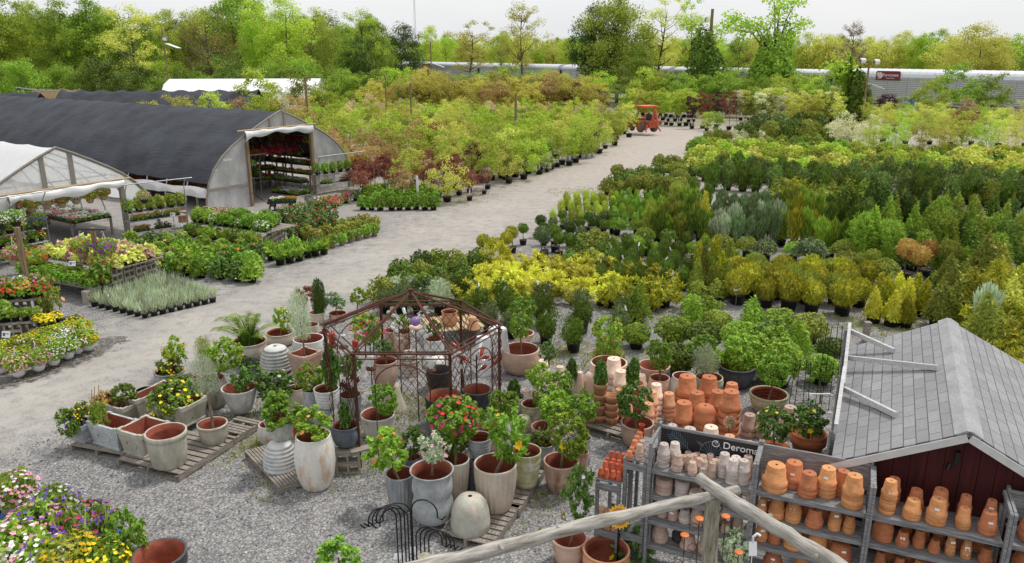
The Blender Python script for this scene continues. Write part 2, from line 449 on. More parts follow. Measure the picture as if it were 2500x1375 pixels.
t=NT('damp_gravel');v2=t.n('TexVoronoi',feature='F1');v2.inputs['Scale'].default_value=24;t.l(t.pos()[0],'Position',v2,'Vector')
dk=t.ramp((v2,'Color'),[(.1,srgb(62,58,55)),(.6,srgb(104,98,93)),(.95,srgb(170,165,160))])
b=t.bsdf(dk,.7,0,None);tr=t.n('BsdfTransparent');mxs=t.n('MixShader')
ta=t.n('Attribute',attribute_name='edge');na=t.noise(3.5,5,.7,t.pos())
ma=t.n('Math',operation='MULTIPLY_ADD');t.t.links.new(na[0].outputs[0],ma.inputs[0]);ma.inputs[1].default_value=2.2;ma.inputs[2].default_value=-1.3
a2=t.n('Math',operation='ADD');t.l(ta,'Fac',a2,0);t.l(ma,0,a2,1)
rp=t.ramp((a2,0),[(.35,0.0),(.7,.85)]);t.t.links.new(rp[0].outputs[0],mxs.inputs[0]);t.l(tr,0,mxs,1);t.l(b,0,mxs,2)
M_damp=t.fin(mxs)
def damp(pts,r):
 c=[at(*p)for p in pts];line=c
 xs=np.linspace(min(p.x for p in c)-r,max(p.x for p in c)+r,40);ys=np.linspace(min(p.y for p in c)-r,max(p.y for p in c)+r,40)
 X,Y=np.meshgrid(xs,ys);Q=np.stack([X.ravel(),Y.ravel()],1)
 d=polydist(Q,line);v=np.concatenate([Q,np.full((len(Q),1),.004)],1)
 fs=[(j*40+i,j*40+i+1,(j+1)*40+i+1,(j+1)*40+i)for j in range(39)for i in range(39)]
 m=bpy.data.meshes.new('damp_patch');m.from_pydata(v.tolist(),[],fs)
 a=m.attributes.new('edge','FLOAT','POINT');a.data.foreach_set('value',np.clip(1.1-d/r,0,1).astype(np.float32))
 tag(mk('damp_ground',m,M_damp),kind='structure')
damp([(-40,945),(60,925),(150,892),(225,862),(275,832)],.75)
L_lime=leaf('lime_leaves',srgb(138,156,48),srgb(178,190,78))
L_spring=leaf('spring_leaves',srgb(122,152,42),srgb(172,190,70))
L_mid=leaf('mid_green_leaves',srgb(96,130,40),srgb(150,172,64))
L_dark=leaf('dark_green_leaves',srgb(62,84,28),srgb(106,126,46),tr=.18)
L_deep=leaf('deep_green_leaves',srgb(48,70,26),srgb(86,108,42),tr=.2)
L_yelgr=leaf('yellow_green_leaves',srgb(158,164,66),srgb(196,194,98))
L_bronze=leaf('bronze_leaves',srgb(146,122,80),srgb(178,152,100))
L_olive=leaf('olive_leaves',srgb(104,120,44),srgb(150,154,66))
L_ochre=leaf('ochre_leaves',srgb(150,150,64),srgb(188,178,88))
L_orange=leaf('orange_brown_leaves',srgb(138,112,74),srgb(182,156,102))
L_red=leaf('red_maple_leaves',srgb(100,54,48),srgb(142,88,70))
L_plum=leaf('plum_leaves',srgb(62,30,38),srgb(94,50,54),tr=.25)
L_pink=leaf('dusty_pink_leaves',srgb(170,130,120),srgb(206,186,160))
L_cream=leaf('cream_variegated_leaves',srgb(190,192,140),srgb(222,222,184))
L_gold=leaf('golden_leaves',srgb(178,176,40),srgb(248,232,92),tr=.28)
L_golive=leaf('golden_olive_leaves',srgb(104,120,36),srgb(182,174,52),tr=.22)
L_blue=leaf('blue_green_needles',srgb(78,100,62),srgb(124,144,98),tr=.2)
L_grey=leaf('grey_green_needles',srgb(70,84,48),srgb(116,126,82),tr=.15)
L_silver=leaf('silver_leaves',srgb(136,150,122),srgb(184,194,162),tr=.25)
L_fresh=leaf('fresh_green_leaves',srgb(82,122,38),srgb(138,168,62),tr=.35)
L_gloss=leaf('glossy_green_leaves',srgb(54,84,34),srgb(106,132,60),tr=.2,rough=.28)
L_laurel=leaf('laurel_leaves',srgb(64,88,36),srgb(128,146,78),tr=.22,rough=.3)
L_twig=leaf('bare_twigs',srgb(120,108,84),srgb(150,140,108),tr=.1)
L_tan=leaf('tan_globe_leaves',srgb(150,122,62),srgb(184,154,88),tr=.25)
L_calad=leaf('caladium_leaves',srgb(178,186,70),srgb(222,222,130),tr=.35)
B_red=leaf('red_petals',srgb(196,34,40),srgb(224,70,62),tr=.25);B_mag=leaf('magenta_petals',srgb(206,30,92),srgb(232,96,140),tr=.25)
B_yel=leaf('yellow_petals',srgb(236,190,20),srgb(250,222,50),tr=.25);B_wht=leaf('white_petals',srgb(226,224,218),srgb(248,246,240),tr=.25)
B_pur=leaf('violet_petals',srgb(84,50,140),srgb(140,96,190),tr=.25);B_pnk=leaf('pink_petals',srgb(220,130,160),srgb(244,190,206),tr=.25)
B_org=leaf('orange_petals',srgb(236,140,50),srgb(248,184,110),tr=.25);B_navy=leaf('indigo_petals',srgb(44,30,110),srgb(84,66,170),tr=.2)
B_burg=leaf('burgundy_petals',srgb(84,24,52),srgb(130,40,70),tr=.2)
M_bark=wood('bark',srgb(112,100,84),srgb(64,56,46),3.0,(5,5,.8))
M_stem=wood('young_stem',srgb(140,124,98),srgb(92,78,58),6.0,(5,5,1))
M_black=plain('black_plastic',srgb(34,34,36),.45,0,.3)
M_soil=plain('potting_mix',srgb(84,62,46),.95,0,.5,30)
M_tanpot=plain('tan_plastic',srgb(176,152,124),.6)
M_white=plain('white_plastic',srgb(226,226,226),.5,0,.06)
M_card=plain('white_card',srgb(236,237,240),.45,0,.04)
M_print=plain('printed_blue',srgb(70,130,180),.5);M_ink=plain('grey_ink',srgb(90,92,96),.6)
M_steel=plain('galvanised_steel',srgb(168,170,172),.38,.7,.15);M_iron=plain('black_iron',srgb(26,26,28),.45,.3)
M_rust=clay('rusty_iron',srgb(98,60,46),srgb(68,44,36),.6,9.0,.8)
M_oldwood=wood('weathered_boards',srgb(164,156,146),srgb(96,88,80),5.0)
M_greywood=wood('grey_crate_boards',srgb(150,150,150),srgb(84,84,86),5.0)
M_palewood=wood('fresh_pine',srgb(206,184,146),srgb(160,132,96),5.0)
M_post=wood('post_wood',srgb(150,130,104),srgb(98,80,60),3.0,(8,8,.8))
M_block=clay('concrete_block',srgb(168,160,148),srgb(140,132,120),.5,6.0,.95)
M_wire=plain('dull_wire',srgb(120,120,118),.5,.5)
M_hole=plain('drain_hole',srgb(22,18,16),.95)
rng=np.random.default_rng(5);pp=[]
for px,py,r in weed_spots:
 c=at(px,py);k=int(420*r*r)if r<1.2 else int(330*r*r)
 a=rng.random(k)*6.28;q=r*1.25*np.sqrt(rng.random(k))
 pp.append(np.stack([c.x+q*np.cos(a),c.y+q*np.sin(a),np.full(k,.02)],1))
pp=np.concatenate(pp)
keep=(np.sin(pp[:,0]*7+np.sin(pp[:,1]*5)*2)+np.sin(pp[:,1]*8.3+pp[:,0]*3))>-.3
pp=pp[keep]
wm_=leafmesh('weeds',pp,unit(rng.normal(size=pp.shape)),rng,.075,.35,'blade',.9,.1)
L_weed=leaf('weed_blades',srgb(112,132,40),srgb(166,160,70),tr=.3)
tag(mk('weeds',wm_,L_weed),'low green weeds and moss growing in patches through the gravel','weeds',kind='stuff')
rng=np.random.default_rng(77);n=11000
sp_=np.stack([rng.uniform(-9.5,4.5,n),5.5+10.5*rng.random(n)**1.3,np.full(n,.004)],1)
sp_=sp_[(polydist(sp_[:,:2],drive_line)>2.0)];n=len(sp_)
ax3=rng.normal(size=(n,3));ax3=unit(ax3*np.array([1,1,.25]));b3=unit(np.cross(ax3,rng.normal(size=(n,3))));c3=np.cross(ax3,b3)
r3=.011+.014*rng.random((n,1))**2
o6=[ax3*r3*1.4,b3*r3,-ax3*r3*1.2,-b3*r3*.9,c3*r3*.8,-c3*r3*.8]
v6=np.stack([sp_+o for o in o6],1).reshape(-1,3)
t6=np.array([(0,1,4),(1,2,4),(2,3,4),(3,0,4),(1,0,5),(2,1,5),(3,2,5),(0,3,5)])
m=bpy.data.meshes.new('loose_stones');m.from_pydata(v6.tolist(),[],(t6[None]+np.arange(n)[:,None,None]*6).reshape(-1,3).tolist())
t=NT('loose_stone');g=t.n('NewGeometry');M_stone=t.fin(t.bsdf(t.ramp((g,'Random Per Island'),[(0,srgb(88,87,90)),(.5,srgb(146,145,145)),(1,srgb(206,203,198))]),.9,spec=.2))
tag(mk('loose_stones',m,M_stone),'loose grey stones lying on the near gravel','stones',kind='stuff')
def gz(x,y):
 if y<62:return 0.0
 return-.95*max(0,min(1,(y-(62+.35*abs(x-10)))/30))
def onground(px,py):
 p=at(px,py);
 if p.y>62:p=at(px,py,gz(p.x,p.y));p.z=gz(p.x,p.y)
 return p
def column(px,Y):
 """point on the ground at distance Y under a photo column"""
 r=ray(px,250);x=r.x/r.y*Y
 for _ in range(3):
  z=gz(x,Y);ax=Y*CP+(CAM_H-z)*SP;x=(px-1250)/FOC*ax
 return Vector((x,Y,gz(x,Y)))
TREES={}
def treeproto(key,H,W,trunk,clumps,per,ln,seed,prof='ball',rc=None,rad=.25,nmax=12,depth=.75,lump=.25,mode='leaf',asp=.6,flat=.75):
 m,c=tree_crown('crown',prof,W,H-trunk,int(clumps*1.2),int(per*3),ln*.56,seed,rc,trunk,mode,depth,lump,asp,flat)
 mb=MB();limbs(mb,trunk*.9,H*.86,rad,c.tolist(),seed,6,.8,nmax)
 TREES[key]=(m,mb.mesh('trunk'),H)
treeproto('round1',15,10,3,80,60,.55,1,'egg',1.7)
treeproto('round2',16,9,3.2,75,60,.55,2,'egg',1.6,lump=.35)
treeproto('tall1',18,8,4,80,56,.5,3,'egg',1.45,lump=.4)
treeproto('tall2',17,7.5,3,66,56,.5,4,'col',1.35,lump=.45)
treeproto('sparse1',16,8.5,5,42,42,.42,5,'egg',1.15,nmax=30,lump=.45,rad=.22)
treeproto('sparse2',17,7,6,34,40,.42,6,'egg',1.0,nmax=30,lump=.5,rad=.2)
treeproto('twiggy',14,11,3,110,26,.3,7,'ball',1.3,nmax=48,lump=.2,asp=.3,rad=.3)
treeproto('dense',13,11,2,100,64,.5,8,'ball',1.6,lump=.15)
treeproto('spread',9,9,1.6,70,52,.48,9,'flat',1.4,lump=.2)
treeproto('scrub1',5,5.5,.3,46,40,.36,10,'dome',.95,rad=.1,nmax=6,lump=.3)
treeproto('scrub2',6,5,.3,46,40,.36,11,'egg',.95,rad=.1,nmax=6,lump=.35)
def tree(key,p,H,W=None,mat=None,label='',cat='tree',group=None,name='tree',lean=0.0):
 cm,tm,h0=TREES[key];s=H/h0
 sw=s if W is None else s*W
 r=empty(name,p,random.uniform(0,6.28),label,cat,group,(sw,sw,s))
 if lean:r.rotation_euler=(lean*.4,lean,r.rotation_euler.z)
 mk('trunk',tm,M_bark,r);mk('crown',cm,mat,r);return r
wood_row=[(-75,-30,152,'tall1',1.2,L_spring,'tall bright green tree at the left edge of the wood'),(20,-25,150,'round2',1.0,L_spring,'big bright green tree at the left end of the wood'),(95,-8,158,'tall2',1.1,L_lime,'narrow lime green tree near the left end of the wood'),(160,12,150,'tall1',1.0,L_mid,'mid green tree standing left of the tall dark one in the wood'),(228,-18,153,'tall2',1.25,L_mid,'tall dark green tree with creeper in the left wood'),(270,40,160,'round1',.9,L_mid,'mid green tree just right of the tall dark one'),(335,6,148,'sparse1',1.35,L_yelgr,'open yellow green tree with its trunk showing in the left wood'),(380,70,158,'tall2',.9,L_mid,'lower green tree between the open yellow tree and the light pole'),(418,34,162,'round2',.8,L_lime,'small round lime tree directly behind the light pole'),(470,66,165,'round1',.7,L_spring,'pale green tree right of the light pole'),(522,26,142,'twiggy',1.0,L_bronze,'broad bronze twiggy tree just coming into leaf'),(590,-18,165,'round1',1.0,L_mid,'tall green tree rising behind the bronze tree'),(625,40,150,'tall1',.8,L_spring,'narrow bright green tree right of the bronze one'),(700,-2,148,'round2',1.05,L_lime,'largest lime green tree behind the white greenhouse'),(770,38,158,'sparse2',1.3,L_olive,'thin olive tree right of the largest lime tree'),(810,62,150,'tall1',.8,L_olive,'brownish olive tree behind the end of the white greenhouse'),(850,74,143,'tall2',1.1,L_mid,'dark creeper clad tree near the right end of the wood'),(885,18,165,'sparse1',1.1,L_spring,'tall loose tree at the right end of the wood'),(920,40,172,'round1',.7,L_mid,'mid green tree topping the right end of the wood'),(885,95,140,'round2',.8,L_deep,'dark low tree in front at the right end of the wood'),(985,66,190,'dense',.85,L_deep,'dense dark round tree above the railway wagons'),(1050,70,215,'round2',.9,L_lime,'bright green tree right of the dense dark one'),]
for px,top,Y,key,wd,mat,lb in wood_row:
 p=column(px,Y);tree(key,p,zat(top,Y)-p.z,wd,mat,lb,group='trees of the wood on the left')
rr=random.Random(3)
for i in range(34):
 px=-120+i*31+rr.uniform(-9,9);Y=rr.uniform(166,185);p=column(px,Y)
 top=rr.uniform(25,80)
 tree(rr.choice(['round1','round2','tall1','tall2','dense']),p,zat(top,Y)-p.z,rr.uniform(.9,1.15),rr.choice([L_mid,L_spring,L_lime,L_mid]),'green tree deep in the wood behind the front rank',group='back rank of the left wood')
for i in range(40):
 px=-110+i*26+rr.uniform(-9,9);Y=rr.uniform(128,141);p=column(px,Y)
 tree(rr.choice(['scrub1','scrub2']),p,rr.uniform(3.6,7.0),rr.uniform(.9,1.3),rr.choice([L_mid,L_spring,L_dark,L_mid]),'bushy green thicket shrub at the foot of the left wood','shrub','thicket along the foot of the wood','thicket_shrub')
far=[(1090,88,230,'round1',.9,L_spring),(1130,92,250,'spread',1.1,L_yelgr),(1175,96,240,'round2',1.0,L_yelgr),(1220,80,236,'round1',.9,L_lime),(1265,90,260,'spread',1.2,L_yelgr),(1310,98,250,'round2',.9,L_spring),(1350,102,260,'spread',1.2,L_yelgr),(1390,96,245,'round1',1.0,L_lime),(1425,92,240,'round2',1.0,L_spring),(1620,100,230,'round1',1.0,L_yelgr),(1660,104,240,'spread',1.2,L_lime),(1700,102,235,'round2',1.0,L_yelgr),(1750,108,230,'spread',1.2,L_spring),(1800,98,215,'round1',.9,L_dark),(1840,92,210,'round1',1.0,L_yelgr),(1960,86,205,'round2',1.0,L_lime),(2005,92,200,'spread',1.25,L_yelgr),(2050,90,205,'round1',1.0,L_lime),(2105,98,190,'spread',1.1,L_yelgr),(2150,90,195,'twiggy',.9,L_olive),(2190,82,190,'round2',1.0,L_yelgr),(2235,86,185,'round1',.9,L_spring),(2275,78,190,'round2',1.0,L_mid),(2310,94,180,'spread',1.0,L_yelgr),(2370,68,150,'dense',1.15,L_yelgr),(2430,98,175,'round1',1.0,L_lime),(2470,92,170,'spread',1.1,L_spring),(2530,96,170,'round2',1.1,L_lime),(2590,92,170,'round1',1.1,L_spring)]
for i,(px,top,Y,key,wd,mat)in enumerate(far):
 p=column(px,Y);nm={'twiggy':'thin olive','dense':'broad spreading yellow green'}.get(key,{L_spring:'fresh green',L_yelgr:'pale yellow green',L_lime:'lime green',L_dark:'dark green',L_mid:'mid green'}.get(mat,'green'))
 side='left of the creeper clad trees' if px<1440 else('behind the creeper clad trees' if px<1900 else 'right of the creeper clad trees')
 tree(key,p,zat(top,Y)-p.z,wd,mat,f'{nm} tree beyond the railway, {side}',group='trees beyond the railway')
for i in range(36):
 px=1000+i*46+rr.uniform(-15,15);Y=rr.uniform(250,330)if px<1900 else rr.uniform(215,280);p=column(px,Y)
 tree(rr.choice(['round1','round2','spread']),p,zat(rr.uniform(92,108),Y)-p.z,rr.uniform(1,1.4),rr.choice([L_spring,L_yelgr,L_mid]),'hazy green tree in the farthest rank beyond the railway',group='farthest trees beyond the railway')
near=[(1150,52,150,'sparse2',1.5,L_yelgr,'thin leafless looking tree in front of the railway wagons'),(1225,92,165,'sparse2',1.0,L_olive,'short thin tree left of the tall slender pale one'),(1277,2,160,'sparse1',.95,L_yelgr,'tall slender pale tree rising alone above the wagons'),(1455,24,132,'dense',.75,L_deep,'dark dense half of the big tree left of the drive end'),(1505,0,128,'round1',1.0,L_olive,'big olive green tree left of the drive end'),(1560,110,120,'round2',1.0,L_mid,'lower green tree right of the big olive tree'),(1605,-12,126,'sparse2',1.25,L_yelgr,'tall thin yellow green tree right of the big olive tree'),(1682,-2,122,'sparse2',.9,L_spring,'loose thin tree left of the broken pole'),(1800,84,118,'sparse1',.9,L_spring,'small leafy tree left of the forked creeper clad tree'),(2065,50,170,'sparse1',.8,L_twig,'bare branched tree beyond the railway')]
for px,top,Y,key,wd,mat,lb in near:
 p=column(px,Y);tree(key,p,zat(top,Y)-p.z,wd,mat,lb)
def ivy_tree(px,base_y,col_top,wpx,Y,label,limbs_px,key):
 p=column(px,Y);s=S((p.x,Y,2));r=empty('creeper_clad_tree',p,0,label,'tree')
 Hc=zat(col_top,Y)-p.z;W=wpx/s
 m=dense('creeper','egg',4200,W,Hc,.5,key,'leaf',.55,.4,.35,.7,.3,0.0,.6)
 mk('creeper',m,L_dark if key==71 else L_mid,r)
 mb=MB();mb.tube([(0,0,-.2),(.1,0,Hc*.6),(.05,0,Hc)],[.4,.3,.22],8)
 tips=[]
 for lx,ly in limbs_px:
  q=atY(lx,ly,Y+random.uniform(-1.5,1.5))-p;tips.append(q)
  mb.tube([(0,0,Hc*.6),Vector((0,0,Hc*.82)).lerp(q,.5)+Vector((0,0,.4)),q],[.13,.08,.03],5)
 mb.build('trunk',M_bark,r)
 rng=np.random.default_rng(key);P=[]
 for q in tips:
  k=170;o=unit(rng.normal(size=(k,3)))*rng.random((k,1))**.5*np.array([1.7,1.7,1.0]);P.append(o+np.array(q))
  k=60;o=unit(rng.normal(size=(k,3)))*rng.random((k,1))**.5*1.1;P.append(o+np.array(q)*.72+np.array([0,0,Hc*.2]))
 if P:
  P=np.concatenate(P);mk('crown',leafmesh('crown',P,unit(rng.normal(size=P.shape)),rng,.42,.55),L_spring,r)
 return r
pl=ivy_tree(1716,210,78,78,112,'creeper covered trunk with a bare broken pole sticking out of its top',[(1690,60),(1742,92)],71)
pp_=column(1722,112);mbp=MB();zt=zat(22,112)
mbp.tube([(0,0,0),(.05,0,zt-pp_.z)],[.24,.2],8)
tag(mbp.build('wooden_pole',M_post,None,pp_),'bare broken pole rising out of the creeper covered trunk','pole')
ivy_tree(1878,220,66,120,108,'forked tree clad in creeper with leafy limbs above',[(1905,18),(1945,5),(1960,58),(1925,92),(1790,42),(1815,62),(1850,60),(1775,70),(1890,-5)],72)
ivy_tree(2046,260,158,36,88,'small creeper clad stump in front of the wagons',[(2040,165),(2062,170)],73)
ivy_tree(2090,250,182,44,86,'dark creeper on a trunk beside the twin lamp pole',[],71)
TA=Vector((57.0,87.0));TD=Vector((-84.0,118.0)).normalized();TN=Vector((TD.y,-TD.x))
RAIL_Z=-.95
def rib_metal(name,c,lines=True):
 t=NT(name);o=t.obj();sp=t.n('SeparateXYZ');t.l(o[0],o[1],sp,0)
 w1=t.n('Math',operation='MULTIPLY');t.l(sp,'Z',w1,0);w1.inputs[1].default_value=4.6
 fr=t.n('Math',operation='FRACT');t.l(w1,0,fr,0)
 nz=t.noise(1.2,5,.6,None,(1,1,.3))
 base=t.mix(nz,tuple(v*.72 for v in c),c)
 col=t.mix(t.ramp((fr,0),[(.30,1.0),(.42,0.0),(.62,0.0),(.74,1.0)]),tuple(v*.42 for v in c),base)
 return t.fin(t.bsdf(col,.5,.25,(fr,0),.5,.05))
M_wag=rib_metal('slatted_wagon_side',srgb(208,212,218))
M_wroof=plain('wagon_roof',srgb(214,216,220),.45,.2,.08,1.5)
M_wbeige=plain('wagon_post',srgb(178,182,188),.5,.3);M_maroon=plain('maroon_paint',srgb(118,30,48),.45,0,.08)
M_dark=plain('wagon_dark',srgb(30,30,34),.7)
def wagon(s0,L,roofh,label,near_plain=False):
 c=TA+TD*(s0+L/2);r=empty('rail_wagon',(c.x,c.y,RAIL_Z),math.atan2(TD.y,TD.x),label,'rail wagon','railway wagons behind the yard')
 mb=MB();mb.box((0,0,2.9),(L,3.0,3.9));b=mb.build('body',M_wag,r)
 for sgn in(-1,1):
  pm=MB();n=11
  for i in range(n+1):pm.box((-L/2+.1+(L-.2)*i/n,sgn*1.53,2.9),(.16,.07,3.9))
  pm.box((0,sgn*1.535,4.75),(L,.08,.18));pm.box((0,sgn*1.535,1.05),(L,.08,.3))
  pm.build('side_frame',M_wbeige,r)
 for sgn in(-1,1):
  st=MB()
  for i in range(11):st.box((-L/2+.1+(L-.2)*(i+.5)/11,sgn*1.512,1.62),(2.0,.02,.16));st.box((-L/2+.1+(L-.2)*(i+.5)/11,sgn*1.512,1.95),(2.0,.02,.08))
  st.build('maroon_stripe',M_maroon,r)
 rf=MB();k=10;pr=[]
 for i in range(k+1):
  a=PI*i/k;pr.append((-1.56*math.cos(a),4.85+(roofh)*math.sin(a)**.8))
 vs=[(x,y,z)for x in(-L/2,L/2)for y,z in pr];n=len(pr)
 fs=[(i,i+1,n+i+1,n+i)for i in range(n-1)]+[tuple(range(n))[::-1],tuple(range(n,2*n))]
 rf.add(vs,fs);
 for i in range(28):
  x=-L/2+.5+(L-1)*i/27;rf.tube([(x,y*1.004,z+.01)for y,z in pr],.025,4,cap=False)
 rf.build('roof',M_wroof,r)
 for sx in(-1,1):
  bg_=MB();bg_.box((sx*(L/2-2.6),0,.62),(3.0,2.4,.35))
  for dx in(-.9,.9):
   for sy in(-.75,.75):bg_.tube([(sx*(L/2-2.6)+dx,sy-.06,.46),(sx*(L/2-2.6)+dx,sy+.06,.46)],.46,16)
  bg_.build('wheelset',M_dark,r)
 for sx in(-1,1):e=MB();e.box((sx*(L/2+.012),0,2.8),(.02,2.5,3.5));e.build('end_door',M_dark,r)
 return r
gap=1.2;L=27.0
s_left=23.6
w1=wagon(s_left-L,L,.95,'near silver rail wagon carrying the maroon sign')
s=s_left+gap;names=['grey rail wagon left of the silver one with the sign','grey rail wagon behind the creeper clad trees','grey rail wagon behind the big olive tree','grey rail wagon above the ochre shrubs','farthest rail wagon at the left end of the train']
for i in range(5):
 wagon(s,L,.72,names[i]);s+=L+gap
wagon(s_left-L-gap-L,L,.95,'silver rail wagon cut off by the right edge')
sgx=None
ang=math.atan2(TD.y,TD.x)
def side_pt(px,py):
 """offset along the near wagon of the point of its near face seen at a photo column"""
 r=ray(px,py);n2=-TN if(TN.dot(TA)>0)else TN
 f0=TA+n2*1.55
 d=Vector((r.x,r.y));
 den=d.x*TD.y-d.y*TD.x
 t=(f0.x*TD.y-f0.y*TD.x)/den
 hit=d*t;c=TA+TD*(s_left-L/2)
 return(hit-c).dot(TD),CAM_H+r.z*t-RAIL_Z,(hit-c).dot(TN)
x0,z0,y0=side_pt(2141,173);x1,z1,_=side_pt(2197,197)
sgn=-1 if Vector((-math.sin(ang),math.cos(ang))).dot(Vector((TA.x,TA.y)))>0 else 1
yy=sgn*1.60
sg=MB();cx,cz=(x0+x1)/2,(z0+z1)/2;sw,sh=abs(x1-x0),abs(z0-z1)
hw,hh=sw/2,sh/2
pts=[(-hw,-hh),(hw,-hh),(hw,hh*.8),(hw*.93,hh),(-hw*.93,hh),(-hw,hh*.8)]
sg.add([(cx+a,yy-sgn*.03,cz+b)for a,b in pts]+[(cx+a,yy+sgn*.03,cz+b)for a,b in pts],[(0,1,2,3,4,5)[::-1],(6,7,8,9,10,11)]+[(i,(i+1)%6,6+(i+1)%6,6+i)for i in range(6)])
plate=sg.build('name_plate',M_maroon,w1)
def text(body,size,mat,parent,loc,rot,name='lettering',ext=.004,ax='CENTER'):
 c=bpy.data.curves.new(name,'FONT');c.body=body;c.size=size;c.extrude=ext;c.align_x=ax;c.align_y='CENTER'
 o=bpy.data.objects.new(name,c);COL.objects.link(o);c.materials.append(mat)
 m=bpy.data.meshes.new_from_object(o);bpy.data.objects.remove(o);m.materials.clear()
 return mk(name,m,mat,parent,loc,rot)
M_paintw=plain('white_paint',srgb(235,235,235),.5,0,.04)
rz=0 if sgn<0 else PI
off=1 if sgn<0 else-1
text('Ferromex',sh*.46,M_paintw,plate,(cx+off*sw*.11,yy+sgn*.035,cz+sh*.06),(PI/2,0,rz),ext=.01)
text('GRUPO MÉXICO',sh*.13,M_paintw,plate,(cx+off*sw*.11,yy+sgn*.035,cz-sh*.28),(PI/2,0,rz),ext=.01)
lg=MB()
for k,(dz,wdt)in enumerate(((.18,.5),(.05,.62),(-.08,.62),(-.2,.4))):
 lg.box((cx-off*sw*.36+off*sh*.04*k,yy+sgn*.045,cz+sh*(dz+.03)),(sh*wdt,.02,sh*.085))
lg.tube([(cx-off*sw*.36+sh*.34*math.cos(a),yy+sgn*.045,cz+sh*.34*math.sin(a))for a in np.linspace(.6,5.2,14)],sh*.045,5)
lg.build('emblem',M_paintw,plate)
M_sprayb=plain('blue_spray_paint',srgb(74,120,170),.5,0,.3,3);M_spraybk=plain('black_spray_paint',srgb(42,42,44),.5)
for pxs,mat,nm in(((2190,2222,2258),M_sprayb,'blue_graffiti'),((2158,2170,2184),M_spraybk,'black_graffiti'),((2400,2418,2432),M_spraybk,'black_graffiti')):
 gmesh=MB()
 for a_,b_ in zip(pxs[:-1],pxs[1:]):
  xa,za,_=side_pt(a_,238);xb,zb,_=side_pt(b_,260);mcx,mcz=(xa+xb)/2,(za+zb)/2;rw,rh=abs(xb-xa)*.44,abs(za-zb)*.5
  loop=[(mcx+rw*math.copysign(abs(math.cos(t_))**.5,math.cos(t_)),yy-sgn*.0,mcz+rh*math.copysign(abs(math.sin(t_))**.5,math.sin(t_)))for t_ in np.linspace(0,2*PI,25)]
  gmesh.tube(loop,.07,4)
  if mat is M_sprayb:
   gmesh.add([(x,yy-sgn*.045,z)for x,y,z in loop[:-1]],[tuple(range(24))])
 gmesh.build(nm,mat,w1)
def pole(px,base_y,top_y,dia,label,Y=None,mat=M_post,cat='pole',name='wooden_pole',lean=0):
 p=onground(px,base_y)if Y is None else column(px,Y);zt=zat(top_y,p.y)
 mb=MB();mb.tube([(0,0,-.1),(lean,0,zt-p.z)],[dia*.55,dia*.45],8)
 return tag(mb.build(name,mat,None,p),label,cat),p,zt
def lamp_pole(px,top_y,Y,heads,label,arm=None):
 p=column(px,Y);zt=zat(top_y,Y);r=empty('lamp_pole',p,0,label,'lamp pole')
 mb=MB();mb.tube([(0,0,-.1),(-.05,0,zt-p.z)],[.12,.09],8);mb.build('pole',M_post,r)
 for dx,dz in heads:
  h=MB();h.box((dx,-.1,zt-p.z+dz),(.5,.35,.4),rot=Matrix.Rotation(.5,3,'X'));h.box((dx,-.32,zt-p.z+dz-.08),(.44,.04,.32),mi=1,rot=Matrix.Rotation(.5,3,'X'))
  h.build('floodlight',[M_wire,M_white],r)
 if arm:
  a=MB();z=arm[1]-p.z;a.tube([(0,0,z),(arm[0]*.4,0,z-.02)],.05,6);a.box((arm[0]*.75,0,z-.1),(abs(arm[0])*1.1,1.1,.06),rot=Matrix.Rotation(.35*(1 if arm[0]>0 else-1),3,'Y'),mi=1)
  a.build('solar_panel',[M_wire,M_white],r)
lamp_pole(422,70,95,[(.25,-1.1)],'tall lamp pole with a tilted panel in front of the wood',(1.35,zat(110,95)))
lamp_pole(1056,100,120,[(0,.1)],'lamp pole with a white panel left of the rail wagons',(1.5,zat(158,120)))
lamp_pole(2104,150,78,[(-.75,.05),(.6,-.05)],'twin floodlight pole in front of the silver wagon',(1.2,zat(208,78)))
for px,by,ty,lb,dia in((945,300,183,'thin grey stake post at the left of the ochre shrubs',.14),(1006,330,203,'wooden stake post left among the young trees',.17),(1259,360,228,'wooden stake post in the middle of the young trees',.2),(757,360,188,'wooden stake post behind the black hoop house',.2)):
 pole(px,by,ty,dia,lb)
pole(1381,396,330,.09,'white stake beside the white potted shrubs',mat=M_white,cat='stake',name='stake')
p=column(1016,700);mast=MB();zt=zat(-60,700)
for sx,sy in((-.8,0),(.8,0),(0,.8)):mast.tube([(sx,sy,0),(sx*.6,sy*.6,zt)],.12,4)
for k in range(14):mast.tube([(-.8,0,zt*k/14),(.75,0,zt*(k+.5)/14),(0,.8,zt*(k+1)/14)],.07,4)
tag(mast.build('radio_mast',plain('mast_steel',srgb(205,205,208),.5),None,p),'thin pale radio mast far off on the skyline','radio mast')
p=column(1042,112);zt=zat(156,112);hut=empty('wooden_hut',p,.2,'small brown wooden hut in front of the rail wagons','hut')
b=MB();b.box((0,0,(zt-p.z)/2),(1.15,1.3,zt-p.z));b.build('wall',wood('hut_boards',srgb(146,116,84),srgb(104,82,60),3.0,(8,8,.8)),hut)
b=MB();b.box((.4,-.2,zt-p.z+.1),(2.2,1.8,.1),rot=Matrix.Rotation(.22,3,'Y'));b.build('roof',M_steel,hut)
GD=Vector((-.84,.54,0)).normalized();GE=Vector((.54,.84,0)).normalized()
